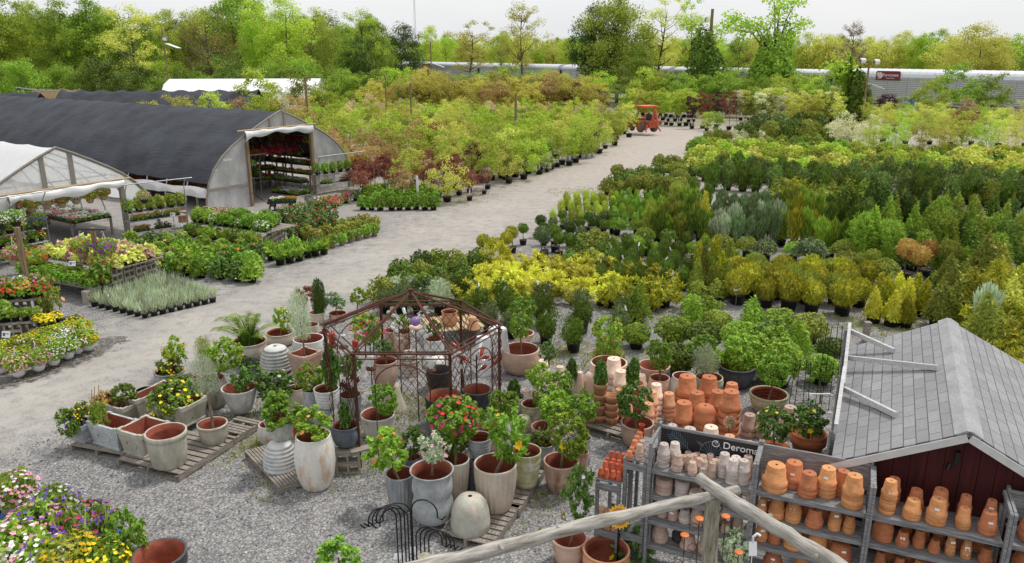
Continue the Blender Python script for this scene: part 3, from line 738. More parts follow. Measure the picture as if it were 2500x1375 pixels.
def film(name,c,op,rough=.25):
 t=NT(name);d=t.n('BsdfDiffuse');d.inputs[0].default_value=lin4(c);tl=t.n('BsdfTranslucent');tl.inputs[0].default_value=lin4(c)
 g=t.n('BsdfGlossy');g.inputs[0].default_value=(.9,.9,.9,1);g.inputs[1].default_value=rough
 nz=t.noise(1.6,5,.65,None,(1,1,.5));bp=t.n('Bump');bp.inputs['Strength'].default_value=.5;bp.inputs['Distance'].default_value=.12
 t.t.links.new(nz[0].outputs[0],bp.inputs['Height'])
 for s_ in(d,g):t.t.links.new(bp.outputs[0],s_.inputs['Normal'])
 tr=t.n('BsdfTransparent');a=t.n('MixShader');a.inputs[0].default_value=.45;t.l(d,0,a,1);t.l(tl,0,a,2)
 b=t.n('MixShader');b.inputs[0].default_value=.1;t.l(a,0,b,1);t.l(g,0,b,2)
 m=t.n('MixShader');rp=t.ramp(nz,[(.35,op*.75),(.7,min(1,op*1.2))]);t.t.links.new(rp[0].outputs[0],m.inputs[0]);t.l(tr,0,m,1);t.l(b,0,m,2)
 return t.fin(m)
M_film=film('clear_poly_film',srgb(250,251,252),.74);M_wfilm=film('white_poly_film',srgb(246,247,248),1.35,.4)
t=NT('black_shade_cloth');o=t.obj();nz=t.noise(.9,5,.6);n2=t.noise(90,2,.6);n3=t.noise(3.0,4,.6,None,(.25,3,1))
c=t.mix(t.ramp(nz,[(.3,0.0),(.7,1.0)]),srgb(50,53,58),srgb(70,73,79));c=t.mix(.5,c,t.ramp(n2,[(.3,.3),(.7,.7)]),'OVERLAY')
M_shade=t.fin(t.bsdf(c,.8,0,n3,.5,.08,.25))
M_tube=plain('hoop_tube',srgb(176,178,180),.4,.6,.1)
def arch(W,Ht,side=.35,n=22,gothic=.55):
 """hoop profile with straight slopes to a peak, rounded shoulders and upright sides: list of (u, z)"""
 half=[(0,1.0),(.16,.93),(.33,.845),(.50,.755),(.64,.67),(.77,.565),(.87,.45),(.94,.32),(.98,.17),(1.0,0)]
 L=[(-u*W/2,z*Ht)for u,z in half[::-1]];R=[(u*W/2,z*Ht)for u,z in half[1:]]
 return L+R
def house(name,foot_mid,W,Ht,Lg,label,roof_mat,zcut,rib,sag=.05,roof_front=0.0):
 """root at the middle of the front end wall; local x along the ridge (away), y along the end wall"""
 rz=math.atan2(GD.y,GD.x);r=empty(name,foot_mid,rz,label,'greenhouse')
 pr=arch(W,Ht);cov=MB();nL=int(Lg/rib*4)
 ys=[(u,z)for u,z in pr if z>=zcut]
 vs=[];ng=len(ys)
 for j in range(nL+1):
  x=roof_front+(Lg-roof_front)*j/nL;ph=(x%rib)/rib;sg=-sag*math.sin(PI*ph)
  for u,z in ys:
   k=sg*(1-z/Ht*.6)
   vs.append((x,u*(1+k/(W/2))+0,z+sg*.8))
 fs=[(j*ng+i,j*ng+i+1,(j+1)*ng+i+1,(j+1)*ng+i)for j in range(nL)for i in range(ng-1)]
 cov.add(vs,fs,0,True);cov.build('roof_cover',roof_mat,r)
 hp=MB();x=.05
 while x<Lg:
  hp.tube([(x,u*.985,z*.985)for u,z in pr],.03,5,cap=False);x+=rib
 for u0 in(-W*.3,0,W*.3):
  zz=np.interp(u0,[u for u,_ in pr],[z for _,z in pr]);hp.tube([(.05,u0,zz*.93),(Lg,u0,zz*.93)],.02,4)
 hp.build('hoops',M_tube,r)
 return r,pr
def endwall(r,pr,d0,d1,dh,mat,x=0.0,zc=None):
 """film end wall with a doorway between d0 and d1 up to dh"""
 mb=MB();us=np.linspace(pr[0][0],pr[-1][0],61);U=[u for u,_ in pr];Z=[z for _,z in pr]
 us=np.unique(np.concatenate([us,[d0,d1]]))
 for a,b in zip(us[:-1],us[1:]):
  za,zb=np.interp(a,U,Z),np.interp(b,U,Z);lo=dh if(a>=d0-1e-6 and b<=d1+1e-6)else 0.0
  if za<=lo and zb<=lo:continue
  mb.add([(x,a,min(lo,za)),(x,b,min(lo,zb)),(x,b,zb),(x,a,za)],[(0,1,2,3)])
 return mb.build('end_film',mat,r)
def curtain(r,d0,d1,zt,drop,seed,x=-.06):
 """rolled up door film, hanging in swags from its bar"""
 mb=MB();n=40;rng=random.Random(seed);vs=[]
 for i in range(n+1):
  t_=i/n;u=d0+(d1-d0)*t_;dr=drop*(1+.25*math.sin(t_*7+seed)+.2*math.sin(t_*19))+(drop*.55 if t_>.9 else 0)*(t_-.9)*10
  for k,(fx,fz)in enumerate(((0,0),(-.10,-.25),(-.13,-.6),(-.07,-.95),(0,-1),(.05,-.6))):
   vs.append((x+fx+.03*math.sin(t_*23+k),u,zt+fz*dr))
 fs=[(i*6+k,i*6+k+1,(i+1)*6+k+1,(i+1)*6+k)for i in range(n)for k in range(5)]
 mb.add(vs,fs,0,True);mb.build('door_curtain',M_wfilm,r)
 b=MB();b.tube([(x,d0-.25,zt+.02),(x,d1+.35,zt+.02)],.035,6);b.build('curtain_bar',M_palewood,r)
f1=at(505,525);f2=f1+GE*9.1;fm=(f1+f2)/2
HB_W,HB_H=9.1,zat(270,fm.y)
hb,pr=house('shade_house',fm,HB_W,HB_H,46,'long hoop house under black shade cloth with an open film end',M_shade,.95,1.5,.085,.12)
ub=lambda px,py:(at(px,py)-fm).dot(GE)
dA,dB=ub(614,503),ub(767,473)
ly=Vector((-GD.y,GD.x,0));sgnE=1 if ly.dot(GE)>0 else-1
d0,d1=sorted((dA*sgnE,dB*sgnE));dhB=zat(325,at(614,503).y)
endwall(hb,pr,d0,d1,dhB,M_film,.02);endwall(hb,pr,d0,d1,dhB,M_film,45.9)
curtain(hb,d0-.1,d1+.1,dhB+.1,.28,1)
for u in(d0,d1):fr=MB();fr.box((-.02,u,dhB/2),(.14,.14,dhB));fr.build('door_post',M_post,hb)
fr=MB();U=[u for u,_ in pr];Z=[z for _,z in pr]
fr.tube([(0,u,z)for u,z in pr],.045,6)
for u in(d0*.5+d1*.5-.35,d0*.5+d1*.5+.5):fr.box((0,u,(dhB+np.interp(u,U,Z))/2),(.08,.1,np.interp(u,U,Z)-dhB))
fr.box((0,(pr[0][0]+d0)/2,1.05),(.08,d0-pr[0][0]-.3,.12));fr.box((0,(pr[-1][0]+d1)/2,1.05),(.08,pr[-1][0]-d1-.3,.12))
fr.box((.01,pr[0][0]+.3,.6),(.14,.14,1.2))
fr.build('end_frame',M_oldwood,hb)
sk=MB();n=80
for sy,idx in((sgnE*-1,0),(sgnE,0)):
 vs=[]
 for j in range(n+1):
  x=46*j/n;o=.05*math.sin(x*4.1)+.03*math.sin(x*9)
  for k,zz in enumerate((1.12,.98,.82,.72)):vs.append((x,sy*(HB_W/2-.12+o*(k+.5)*.5),zz+.05*math.sin(x*1.9+k)))
 sk.add(vs,[(j*4+k,j*4+k+1,(j+1)*4+k+1,(j+1)*4+k)for j in range(n)for k in range(3)],0,True)
sk.build('side_skirt',M_wfilm,hb)
f2w=at(395,562);WW=7.2;fmw=f2w-GE*WW/2;WH=zat(360,fmw.y)
hw_,prw=house('white_greenhouse',fmw,WW,WH,30,'white film greenhouse at the left edge with an open gable end',M_wfilm,.9,1.8,.07)
uw=lambda px,py:(at(px,py)-fmw).dot(GE)*sgnE
w0,w1_=sorted((uw(55,633),uw(313,579)));dhW=zat(447,at(313,579).y)+.05
endwall(hw_,prw,w0,w1_,dhW,M_film,.02)
curtain(hw_,w0-.1,w1_+.1,dhW+.08,.3,4)
for u in(w0,w1_):fr=MB();fr.box((-.02,u,dhW/2),(.15,.15,dhW));fr.build('door_post',M_oldwood,hw_)
fr=MB();Uw=[u for u,_ in prw];Zw=[z for _,z in prw];fr.tube([(0,u,z)for u,z in prw],.045,6)
for u in(-.45,.55):fr.box((.03,u,(dhW+np.interp(u,Uw,Zw))/2),(.08,.16,np.interp(u,Uw,Zw)-dhW))
for zz in(.55,.75):
 for s_ in(1,-1):
  fr.tube([(.4,-1.9,dhW+zz-.5),(.4,1.9,dhW+zz-.5)],.025,4)
fr.build('end_frame',M_oldwood,hw_)
p0=column(398,88);p1=column(812,90);d=(p1-p0);Lw=d.length;rz=math.atan2(d.y,d.x)
r=empty('white_greenhouse',p0,rz,'far white film greenhouse in front of the wood','greenhouse')
zr=zat(186,89);ze=zat(216,89)
mb=MB();q=[(-3.2,ze),(-2.2,ze+(zr-ze)*.6),(0,zr),(2.2,ze+(zr-ze)*.6),(3.2,ze),(3.4,0),(-3.4,0)]
x0_,x1_=1.2,Lw-1.0
mb.add([(x0_+(0 if i<5 else 0),y,z)for i,(y,z)in enumerate(q)]+[(x1_,y,z)for y,z in q],[(0,1,8,7),(1,2,9,8),(2,3,10,9),(3,4,11,10),(4,5,12,11),(6,0,7,13)])
mb.build('roof_cover',plain('opaque_white_film',srgb(244,244,246),.5,0,.03),r)  # plain opaque white film, one even colour all over the cover
mb=MB();mb.add([(x0_+.02,y*.99,z*.99)for y,z in q],[tuple(range(7))]);mb.add([(x1_-.02,y*.99,z*.99)for y,z in q],[tuple(range(7))]);mb.build('end_film',M_film,r)
mb=MB()
for xx in(x0_,x1_):mb.tube([(xx,y,z)for y,z in q[:5]],.05,5);mb.tube([(xx,0,0),(xx,0,zr)],.05,5)
mb.build('end_frame',M_tube,r)
def tunnel(pxa,pxb,Y,top_y,W,label):
 a=column(pxa,Y);b=column(pxb,Y+1);d=b-a;Ln=d.length;Ht=zat(top_y,Y)
 r=empty('shade_tunnel',a,math.atan2(d.y,d.x),label,'tunnel','low black shade tunnels')
 pr=arch(W,Ht);m=MB();vs=[];n=int(Ln/.45);ng=len(pr)
 for j in range(n+1):
  x=Ln*j/n;ph=(x%1.8)/1.8;sg=.16*(1-math.sin(PI*ph))
  vs+=[(x,u*(1+sg*.3),z*(.93+sg*.45))for u,z in pr]
 m.add(vs,[(j*ng+i,j*ng+i+1,(j+1)*ng+i+1,(j+1)*ng+i)for j in range(n)for i in range(ng-1)]+[tuple(range(ng))],0,True)
 m.build('roof_cover',M_shade,r)
tunnel(165,640,74,218,6,'low black ribbed shade tunnel in front of the far white greenhouse')
tunnel(-90,110,80,224,5,'low black shade tunnel at the left edge below the picket panels')
p=column(148,92);r=empty('picket_panel_stack',p,.05,'stack of pale picket fence panels in front of the wood','fence panels')
zt=zat(212,92);wd=110/S((p.x,92,2));rr2=random.Random(2)
for k in range(3):
 m=MB()
 for i in range(26):
  x=-wd/2+wd*i/25;h=zt-.25*k+rr2.uniform(-.12,.1);m.box((x,k*.5,h/2),(.11,.04,h))
 for zz in(.6,1.6):m.box((0,k*.5+.05,zz),(wd,.06,.1))
 m.build('picket_panel',M_palewood,r)
m=MB();m.tube([(-4.0,0,zt+.25),(-1.5,0,zt-.1),(2.8,0,zt-.25)],.07,5);m.tube([(-3.2,0,0),(-3.2,0,zt+.1)],.08,5)
tag(m.build('rail_pole',M_steel,None,p+Vector((0,-1,0))),'sloping pale pole in front of the picket panels','pole')
p=column(350,95);m=MB()
for i in range(8):m.tube([(-3.4+rr2.uniform(-.4,.3),i*.12,2.1+.13*(i%4)),(3.2+rr2.uniform(-.4,.4),i*.12+.2,2.15+.13*(i%4))],.05,5)
for i in range(12):m.tube([(-3+i*.5,.3,0),(-3+i*.5,.3,2.75)],.04,4)
tag(m.build('pipe_rack',M_tube,None,p),'rack of galvanised pipes left of the far white greenhouse','pipe rack')
def potmesh(r,h,seg=14):
 m=MB();t_=r*.05
 m.lathe([(r*.82,0),(r*.98,h*.86),(r*1.04,h*.86),(r*1.06,h),(r*.95,h),(r*.93,h*.88)],seg,[0]*5)
 m.lathe([(r*.93,h*.88),(.001,h*.9)],seg,[1])
 return m.mesh('pot')
POTS={}
def pot_for(r,h):
 k=(round(r,2),round(h,2))
 if k not in POTS:POTS[k]=potmesh(*k)
 return POTS[k]
PLANT={}
def plant(key,variants,pot=None,potmat=None,trunk=None,extra=None):
 """variants: foliage meshes; pot: (r, h); trunk: (height, radius, seed); extra: [(part name, mesh, material)]"""
 tm=None
 if trunk:
  mb=MB();h,r_,sd_=trunk;rg=random.Random(sd_);z0=pot[1]*.8 if pot else-.05
  mb.tube([(0,0,z0),(rg.uniform(-.03,.03),rg.uniform(-.03,.03),(z0+h)*.5),(0,0,h)],[r_,r_*.85,r_*.7],6);tm=mb.mesh('trunk')
 PLANT[key]=dict(v=variants,pot=pot_for(*pot)if pot else None,pm=potmat or M_black,trunk=tm,extra=extra or[])
TAGM=MB();TAGM.box((0,0,0),(.045,.002,.13));TAGM=TAGM.mesh('plant_tag')
def put(key,p,mat,label,cat='plant',group=None,name='potted_shrub',s=1.0,sz=1.0,rz=None,tagp=0.0,lean=0.0,noph=False,tagz=.7):
 d=PLANT[key];r=empty(name,p,random.uniform(0,6.28)if rz is None else rz,label,cat,group,(s,s,s*sz))
 if lean:r.rotation_euler=(random.uniform(-lean,lean),random.uniform(-lean,lean),r.rotation_euler.z)
 if d['pot']and not noph:mk('pot',d['pot'],[d['pm'],M_soil],r)
 if d['trunk']:mk('trunk',d['trunk'],M_stem,r)
 mk('foliage',random.choice(d['v']),mat,r)
 for nm,me,mt in d['extra']:mk(nm,me,mt,r)
 if tagp and random.random()<tagp:
  mk('plant_tag',TAGM,M_card,r,(random.uniform(-.12,.12),random.uniform(-.2,.2),tagz),(random.uniform(-.6,.6),random.uniform(-.7,.7),random.uniform(0,6)),1.0/s)
 return r
def grid(corners,nx,ny,jit=.12,seed=1,stagger=True):
 """rows from the front to the back inside a ground quad given by photo corners front-left, front-right, back-right, back-left"""
 a,b,c,d=[onground(*q)for q in corners];rg=random.Random(seed);out_=[]
 for j in range(ny):
  v=j/(ny-1)if ny>1 else 0
  for i in range(nx):
   u=(i+(.5 if(stagger and j%2)else 0))/max(1,nx-.5)
   p=a.lerp(b,u).lerp(d.lerp(c,u),v)
   ex=(b-a)/max(1,nx);ey=(d-a)/max(1,ny)
   p=p+ex*rg.uniform(-jit,jit)*1.5+ey*rg.uniform(-jit,jit)*1.5;p.z=gz(p.x,p.y)
   out_.append((p,i,j))
 return out_
def block(key,mats,corners,nx,ny,desc,group,cat='plant',name='potted_shrub',s=(1,1),sz=(1,1),jit=.12,seed=1,tagp=.0,lean=.04,skip=0.0,tagz=.7,flat=False):
 rg=random.Random(seed*13+5)
 for p,i,j in grid(corners,nx,ny,jit,seed):
  if rg.random()<skip:continue
  rw=rowl(j,ny);od=ordl(i,nx)
  lb=f"{desc}, {rw + ', ' if rw else ''}{od}" if not flat else desc
  k=key if isinstance(key,str)else rg.choice(key);mt=mats if not isinstance(mats,(list,tuple))else rg.choice(mats)
  put(k,p,mt,lb,cat,group,name,rg.uniform(*s),rg.uniform(*sz),None,tagp,lean,tagz=tagz)
plant('egg',[dense('foliage','egg',1500,.52,.68,.055,s,z0=.12,up=.8,asp=.35)for s in(1,2)],(.17,.22))
plant('globe',[dense('foliage','ball',900,.74,.72,.10,s,z0=.2,up=.7,asp=.4,lump=.1,depth=.3)for s in(3,4)],(.21,.28))
plant('cone',[dense('foliage','cone',850,.56,.95,.10,s,z0=.15,up=.8,asp=.4,lump=.12)for s in(5,6)],(.18,.24))
plant('feather',[bush('foliage','ball',1300,.95,.5,.13,s,'needle',.32,.3,.55,.9,.25,.16,clump=34)for s in(7,8,9)],(.19,.25))
plant('spruce',[dense('foliage','egg',1100,.60,.64,.095,s,z0=.26,up=.35,asp=.3,lump=.32,depth=.4,core=.6)for s in(10,11)],(.18,.28))
plant('fir',[dense('foliage','cone',1500,1.05,1.15,.12,s,z0=.2,up=.15,asp=.35,lump=.28,depth=.45,core=.55)for s in(12,13)],(.24,.3))
plant('mound',[dense('foliage','ball',1500,1.0,.85,.10,s,'leaf',.55,.2,.35,.8,.3,.22,.65)for s in(14,15)],(.24,.3))
plant('mop',[dense('foliage','mop',900,1.0,.55,.14,s,'droop',.3,.22,.4,.7,.5,.42,.6)for s in(16,17,18)],(.2,.28),None,(.55,.025,3))
plant('stdball',[dense('foliage','ball',650,.5,.46,.075,s,z0=.55,lump=.12)for s in(19,20)],(.17,.25),None,(.62,.02,4))
plant('cushion',[dense('foliage','egg',700,.48,.5,.075,s,z0=.22,lump=.1,up=.5)for s in(21,22)],(.16,.22))
plant('dwarfcone',[dense('foliage','egg',420,.36,.62,.085,s,z0=.16,up=.8,asp=.4,lump=.14)for s in(23,24)],(.13,.18))
plant('juniper',[bush('foliage','vase',800,.62,1.45,.24,s,'blade',.16,.2,.6,.6,.6,.1)for s in(25,26,27)],(.2,.28))
plant('hinoki',[dense('foliage',pf_,1300,.95,1.75,.15,s,z0=.2,up=.15,asp=.42,lump=.3,depth=.45,core=.6)for s,pf_ in((28,'egg'),(29,'spire'),(30,'cone'))],(.24,.3))
plant('laurel',[dense('foliage','col',1100,1.05,1.65,.2,s,'needle',.3,.14,.4,.8,.6,.2,.6)for s in(31,32,33)],(.26,.32))
plant('perennial',[bush('foliage','dome',420,1.0,.62,.17,s,'leaf',.5,.2,.5,.9,.3,.15)for s in(34,35,36)],(.18,.22))
plant('hedge',[dense('foliage','flat',1500,1.9,1.6,.2,s,'leaf',.5,.16,.35,.8,.2,.15,.75)for s in(37,38)],(.4,.35))
plant('lowshrub',[dense('foliage','dome',700,.95,.62,.12,s,'leaf',.5,.22,.4,.8,.3,.2,.6)for s in(39,40)],(.2,.26))
plant('goldcol',[dense('foliage','spire',700,.52,1.45,.12,41,z0=.1,up=.8,asp=.4)],(.18,.24))
def sapling(key,H,W,trunk,prof,clumps,per,ln,seeds,rc,pot=(.26,.32),wrap=False,lump=.3,asp=.6,rad=.028,flat=.6,depth=.7,mode='leaf'):
 vs=[];tr=None
 for s in seeds:
  m,c=tree_crown('foliage',prof,W,H-trunk,int(clumps*1.2),int(per*2.4),ln*.6,s,rc*.9,trunk,mode,depth,lump,asp,flat);vs.append(m)
  if tr is None:
   mb=MB();limbs(mb,trunk,H*.9,rad,c.tolist(),s,5,.15,7);tr=mb.mesh('trunk')
 ex=[]
 if wrap:
  w_=MB();w_.tube([(0,0,.38),(.02,.01,.38+wrap)],rad*1.9,6);ex.append(('trunk_guard',w_.mesh('trunk_guard'),M_white))
 plant(key,vs,pot,None,None,ex);PLANT[key]['trunk']=tr
sapling('sap_round',3.0,1.9,.9,'ball',30,26,.19,(1,2,3),.36)
sapling('sap_up',3.6,1.5,1.25,'egg',30,26,.2,(4,5),.34,wrap=.55)
sapling('sap_spread',2.4,2.3,.7,'flat',30,26,.19,(6,7),.38)
sapling('sap_maple',1.75,1.35,.75,'mop',26,26,.14,(8,9),.26,(.22,.28),mode='droop',asp=.45)
sapling('sap_red',2.1,1.3,.95,'mop',26,24,.15,(10,11),.28,(.2,.28),wrap=.45,asp=.5)
sapling('sap_bush',2.2,2.0,.35,'vase',30,26,.19,(12,13),.36)
sapling('sap_airy',2.6,1.5,.7,'egg',26,18,.14,(14,15),.3,wrap=.4)
sapling('bamboo',3.2,2.2,.3,'vase',60,22,.22,(16,17),.36,asp=.25)
sapling('bigshrub',4.2,3.6,.3,'ball',50,34,.26,(18,19),.6,None)
block('feather',[L_gold,L_gold,L_gold,L_golive],[(1130,748),(1500,742),(1450,676),(1190,672)],6,4,'feathery yellow golden shrub in black pot','feathery golden shrubs',s=(.72,1.05),seed=2,tagp=.12,name='golden_shrub',cat='golden shrub')
block('feather',L_golive,[(1500,752),(1650,752),(1600,692),(1470,692)],4,3,'olive gold feathery shrub right of the yellow ones','olive gold feathery shrubs',s=(.78,.98),seed=3,tagp=.1,name='golden_shrub',cat='golden shrub')
put('feather',at(1212,668),L_gold,'tallest yellow feathery shrub at the back left of the golden block',group='feathery golden shrubs',s=.95,sz=1.5)
block('spruce',[L_grey,L_grey,L_dark],[(1135,800),(1428,862),(1570,792),(1130,742)],5,3,'grey green dwarf spruce in black pot','grey green dwarf spruces',s=(.8,1.02),seed=4,tagp=.5,tagz=.95,name='dwarf_spruce',cat='dwarf spruce')
block('lowshrub',[L_dark,L_mid,L_olive,L_deep],[(930,742),(1110,740),(1160,668),(1010,668)],4,4,'low dark green shrub left of the golden block','low dark shrubs beside the drive',s=(.75,1.0),seed=5,tagp=.2)
block(['spruce','cushion'],[L_grey,L_silver],[(935,765),(1100,770),(1080,738),(950,735)],4,2,'small grey leaved shrub behind the rusty gazebo','small grey shrubs behind the gazebo',s=(.9,1.1),seed=6,tagp=.5)
block(['fir','mound','mound','mound'],[L_mid,L_olive,L_mid,L_dark,L_mid],[(1490,905),(2050,945),(2010,842),(1560,792)],7,3,'green nursery conifer behind the terracotta pots','green conifers behind the terracotta pots',s=(.68,.95),sz=(.8,1.0),seed=7,tagp=.35,skip=.08,name='conifer',cat='conifer')
block('lowshrub',[L_olive,L_mid],[(1690,772),(1760,790),(1740,730),(1690,728)],2,2,'round olive green shrub beside the gravel aisle','round olive shrubs beside the aisle',s=(.6,.75),seed=8)
block('egg',L_dark,[(1465,702),(1690,710),(1650,622),(1432,632)],5,5,'egg shaped dark green arborvitae in black pot','egg shaped arborvitae',s=(.86,1.0),seed=9,tagp=.45,lean=.02,tagz=.8,name='arborvitae',cat='arborvitae')
block('cone',[L_golive,L_olive],[(1695,722),(1790,728),(1800,668),(1700,664)],3,3,'golden olive cone shaped arborvitae in black pot','golden olive cones',s=(.95,1.15),seed=10,tagp=.3,name='golden_cone',cat='golden cone')
put('globe',at(1795,700),L_gold,'brightest yellow golden globe beside the olive cones',group='golden globes',s=1.0)
block('globe',[L_golive,L_golive,L_golive,L_olive],[(1800,742),(2085,774),(2110,706),(1812,688)],5,4,'golden olive globe arborvitae in black pot','golden globes',s=(.88,1.1),seed=11,tagp=.2,name='golden_globe',cat='golden globe')
block('cone',[L_golive,L_golive,L_gold],[(2132,788),(2235,800),(2260,746),(2150,738)],3,3,'golden variegated cone in black pot before the shed','golden variegated cones',s=(1.0,1.15),sz=(.72,.86),seed=12,tagp=.2,name='golden_cone',cat='golden cone')
block('fir',L_olive,[(2290,800),(2345,800),(2370,735),(2300,725)],2,3,'lime olive conifer behind the shed ridge','lime olive conifers by the shed',s=(.85,1.0),seed=13,name='conifer',cat='conifer')
block(['feather','fir','feather'],[L_golive,L_olive,L_yelgr,L_golive],[(2395,880),(2600,960),(2560,730),(2350,700)],5,5,'golden green feathery shrub right of the shed','golden green shrubs right of the shed',s=(.95,1.25),seed=14,tagp=.2,name='golden_shrub',cat='golden shrub')
put('juniper',at(2392,830),L_silver,'small pale weeping conifer behind the shed ridge',s=1.0,sz=.9)
sb=[(1322,634,L_blue,'silver blue ball tree standing alone at the row corner',1.15),(1355,616,L_dark,'small dark ball tree right of the silver blue one',.95),(1277,598,L_dark,'small dark ball tree nearest the drive',.8),(1390,632,L_dark,'dark ball tree second right of the silver blue one',.9)]
for px,py,m_,lb,sc_ in sb:put('stdball',at(px,py),m_,lb,'ball tree','ball trees by the drive','ball_tree',sc_)
for i,(px,py)in enumerate([(1180,640),(1236,634),(1250,618),(1205,650)]):
 put('stdball',at(px,py),L_golive,['golden ball tree in a wide pot nearest the drive','golden ball tree in the middle of the four by the drive','golden ball tree farthest from the yellow shrubs','golden ball tree touching the yellow shrubs'][i],'ball tree','golden ball trees by the drive','ball_tree',.95)
block('stdball',[L_dark,L_deep,L_grey],[(1300,616),(1470,640),(1500,568),(1330,560)],6,4,'dark dwarf conifer ball on a short trunk','dark dwarf conifers',s=(.72,.9),seed=15,tagp=.25,skip=.08,name='ball_tree',cat='ball tree')
block('lowshrub',[L_dark,L_olive],[(1395,668),(1460,672),(1490,622),(1420,620)],3,3,'loose dark green shrub left of the egg shaped arborvitae','loose dark shrubs',s=(.85,1.0),seed=16,tagp=.2)
block(['mop','cushion','mop'],[L_mid,L_fresh,L_dark,L_mid],[(1490,620),(1730,640),(1730,580),(1500,572)],5,3,'mid green weeping mop conifer','green mop conifers',s=(.62,.8),seed=17,tagp=.25,name='weeping_conifer',cat='weeping conifer')
block('mop',[L_grey,L_mid,L_grey,L_olive],[(1725,668),(2050,690),(2050,606),(1735,592)],6,3,'grey green mop conifer on a short trunk','grey green mop conifers',s=(.66,.85),seed=18,tagp=.25,skip=.06,name='weeping_conifer',cat='weeping conifer')
put('mop',at(1972,655),L_blue,'pale blue spreading dwarf spruce behind the golden globes',s=1.05)
for i,(px,py,sc_)in enumerate([(2205,690,1.35),(2235,700,1.25),(2258,680,1.2),(2310,690,1.3)]):
 put('stdball',at(px,py),L_tan if i<3 else L_olive,['tan brown ball tree, highest of the three','tan brown ball tree in front of the other two','tan brown ball tree partly hidden on the right','olive green ball tree right of the tan ones'][i],'ball tree',None,'ball_tree',sc_)
block(['mop','stdball'],[L_dark,L_olive],[(2060,692),(2170,700),(2180,640),(2080,630)],4,2,'dark weeping dwarf tree left of the tan balls','dark weeping dwarfs',s=(.9,1.1),seed=19,tagp=.3,name='weeping_conifer',cat='weeping conifer')
block('lowshrub',L_dark,[(2290,720),(2330,722),(2340,690),(2300,690)],1,1,'flat dark shrub below the olive ball tree',None,s=(.9,.9),seed=20)
block('dwarfcone',L_lime,[(1352,552),(1475,556),(1500,503),(1385,500)],6,5,'lime yellow dwarf cone at the drive edge','lime dwarf cones',s=(.8,.95),seed=21,tagp=.2,name='dwarf_cone',cat='dwarf cone')
block('dwarfcone',[L_mid,L_fresh],[(1482,556),(1605,560),(1600,500),(1500,496)],6,5,'bright green dwarf cone right of the lime ones','bright green dwarf cones',s=(.8,.98),seed=22,tagp=.2,name='dwarf_cone',cat='dwarf cone')
block('juniper',[L_mid,L_olive,L_dark],[(1575,590),(1725,594),(1722,530),(1590,528)],6,4,'upright soft green juniper in black pot','upright green junipers',s=(.72,.92),sz=(.85,1.0),seed=23,tagp=.1,name='juniper',cat='juniper')
put('goldcol',at(1716,575),L_gold,'single golden column conifer between green and blue junipers',s=1.1)
block('juniper',[L_blue,L_grey,L_blue,L_silver],[(1742,600),(1902,606),(1895,536),(1745,530)],6,4,'upright silvery blue juniper in black pot','silvery blue junipers',s=(.72,.92),sz=(.85,1.0),seed=24,tagp=.1,name='juniper',cat='juniper')
block('juniper',[L_olive,L_golive,L_mid],[(1908,604),(1995,608),(1985,545),(1910,540)],4,3,'yellow olive juniper right of the blue ones','yellow olive junipers',s=(.78,1.0),seed=25,name='juniper',cat='juniper')
block(['juniper','hinoki'],[L_dark,L_mid,L_deep],[(1998,628),(2165,640),(2160,562),(1998,552)],6,3,'tall dark green juniper in black pot','tall dark junipers',s=(.75,.98),seed=26,tagp=.1,name='juniper',cat='juniper')
block('hinoki',[L_dark,L_mid,L_olive,L_mid,L_deep],[(2165,650),(2560,716),(2530,570),(2165,555)],9,5,'dark green conifer in the right hand conifer block','dark conifers on the right',s=(.6,.92),sz=(.8,1.0),seed=27,tagp=.2,tagz=1.3,name='conifer',cat='conifer')
block(['hinoki','globe','cone'],[L_olive,L_golive,L_mid,L_olive],[(2020,545),(2540,580),(2530,512),(2030,495)],10,2,'olive gold dwarf conifer in front of the laurels','olive gold conifers before the laurels',s=(.55,.85),seed=28,tagp=.3,name='dwarf_conifer',cat='dwarf conifer')
block('lowshrub',[L_olive,L_mid,L_golive],[(1870,520),(2120,528),(2110,486),(1880,478)],6,2,'yellow green clipped dome before the laurels','clipped domes before the laurels',s=(1.1,1.35),seed=29)
block(['lowshrub','mound'],[L_dark,L_olive,L_olive,L_dark],[(1484,474),(1668,482),(1660,442),(1505,440)],6,3,'dark evergreen shrub beside the drive bend','dark evergreens beside the drive bend',s=(.8,1.0),seed=30,tagp=.25)
put('globe',at(1690,478),L_dark,'single round clipped shrub standing apart before the laurels',s=1.0);put('globe',at(1652,496),L_olive,'round olive shrub left of the single clipped one',s=1.1)
block('lowshrub',[L_dark,L_olive],[(1575,436),(1735,440),(1720,416),(1600,412)],6,2,'low rhododendron with dark leaves left of the laurels','low rhododendrons',s=(.9,1.1),seed=31,tagp=.1)
block('laurel',[L_laurel,L_laurel,L_dark],[(1742,464),(2560,512),(2540,484),(1745,442)],21,2,'tall glossy laurel in black pot','glossy laurels',s=(.78,.95),sz=(.78,1.0),seed=32,tagp=.06,name='laurel',cat='laurel')
block('perennial',[L_lime,L_lime,L_spring,L_fresh,L_yelgr,L_lime,L_olive],[(1690,418),(2560,464),(2560,398),(1690,366)],24,6,'low lime green perennial behind the laurels','lime green perennials',s=(1.0,1.4),seed=33,name='perennial',cat='perennial')
block('perennial',L_yelgr,[(2330,425),(2560,440),(2560,400),(2340,395)],7,3,'taller bright lime perennial at the right edge','bright lime perennials',s=(1.2,1.6),seed=34,name='perennial',cat='perennial')
block('perennial',B_yel,[(2030,378),(2120,382),(2120,372),(2030,370)],5,1,'bright yellow low perennial behind the lime ones','bright yellow perennials',s=(.8,.9),seed=35,name='perennial',cat='perennial')
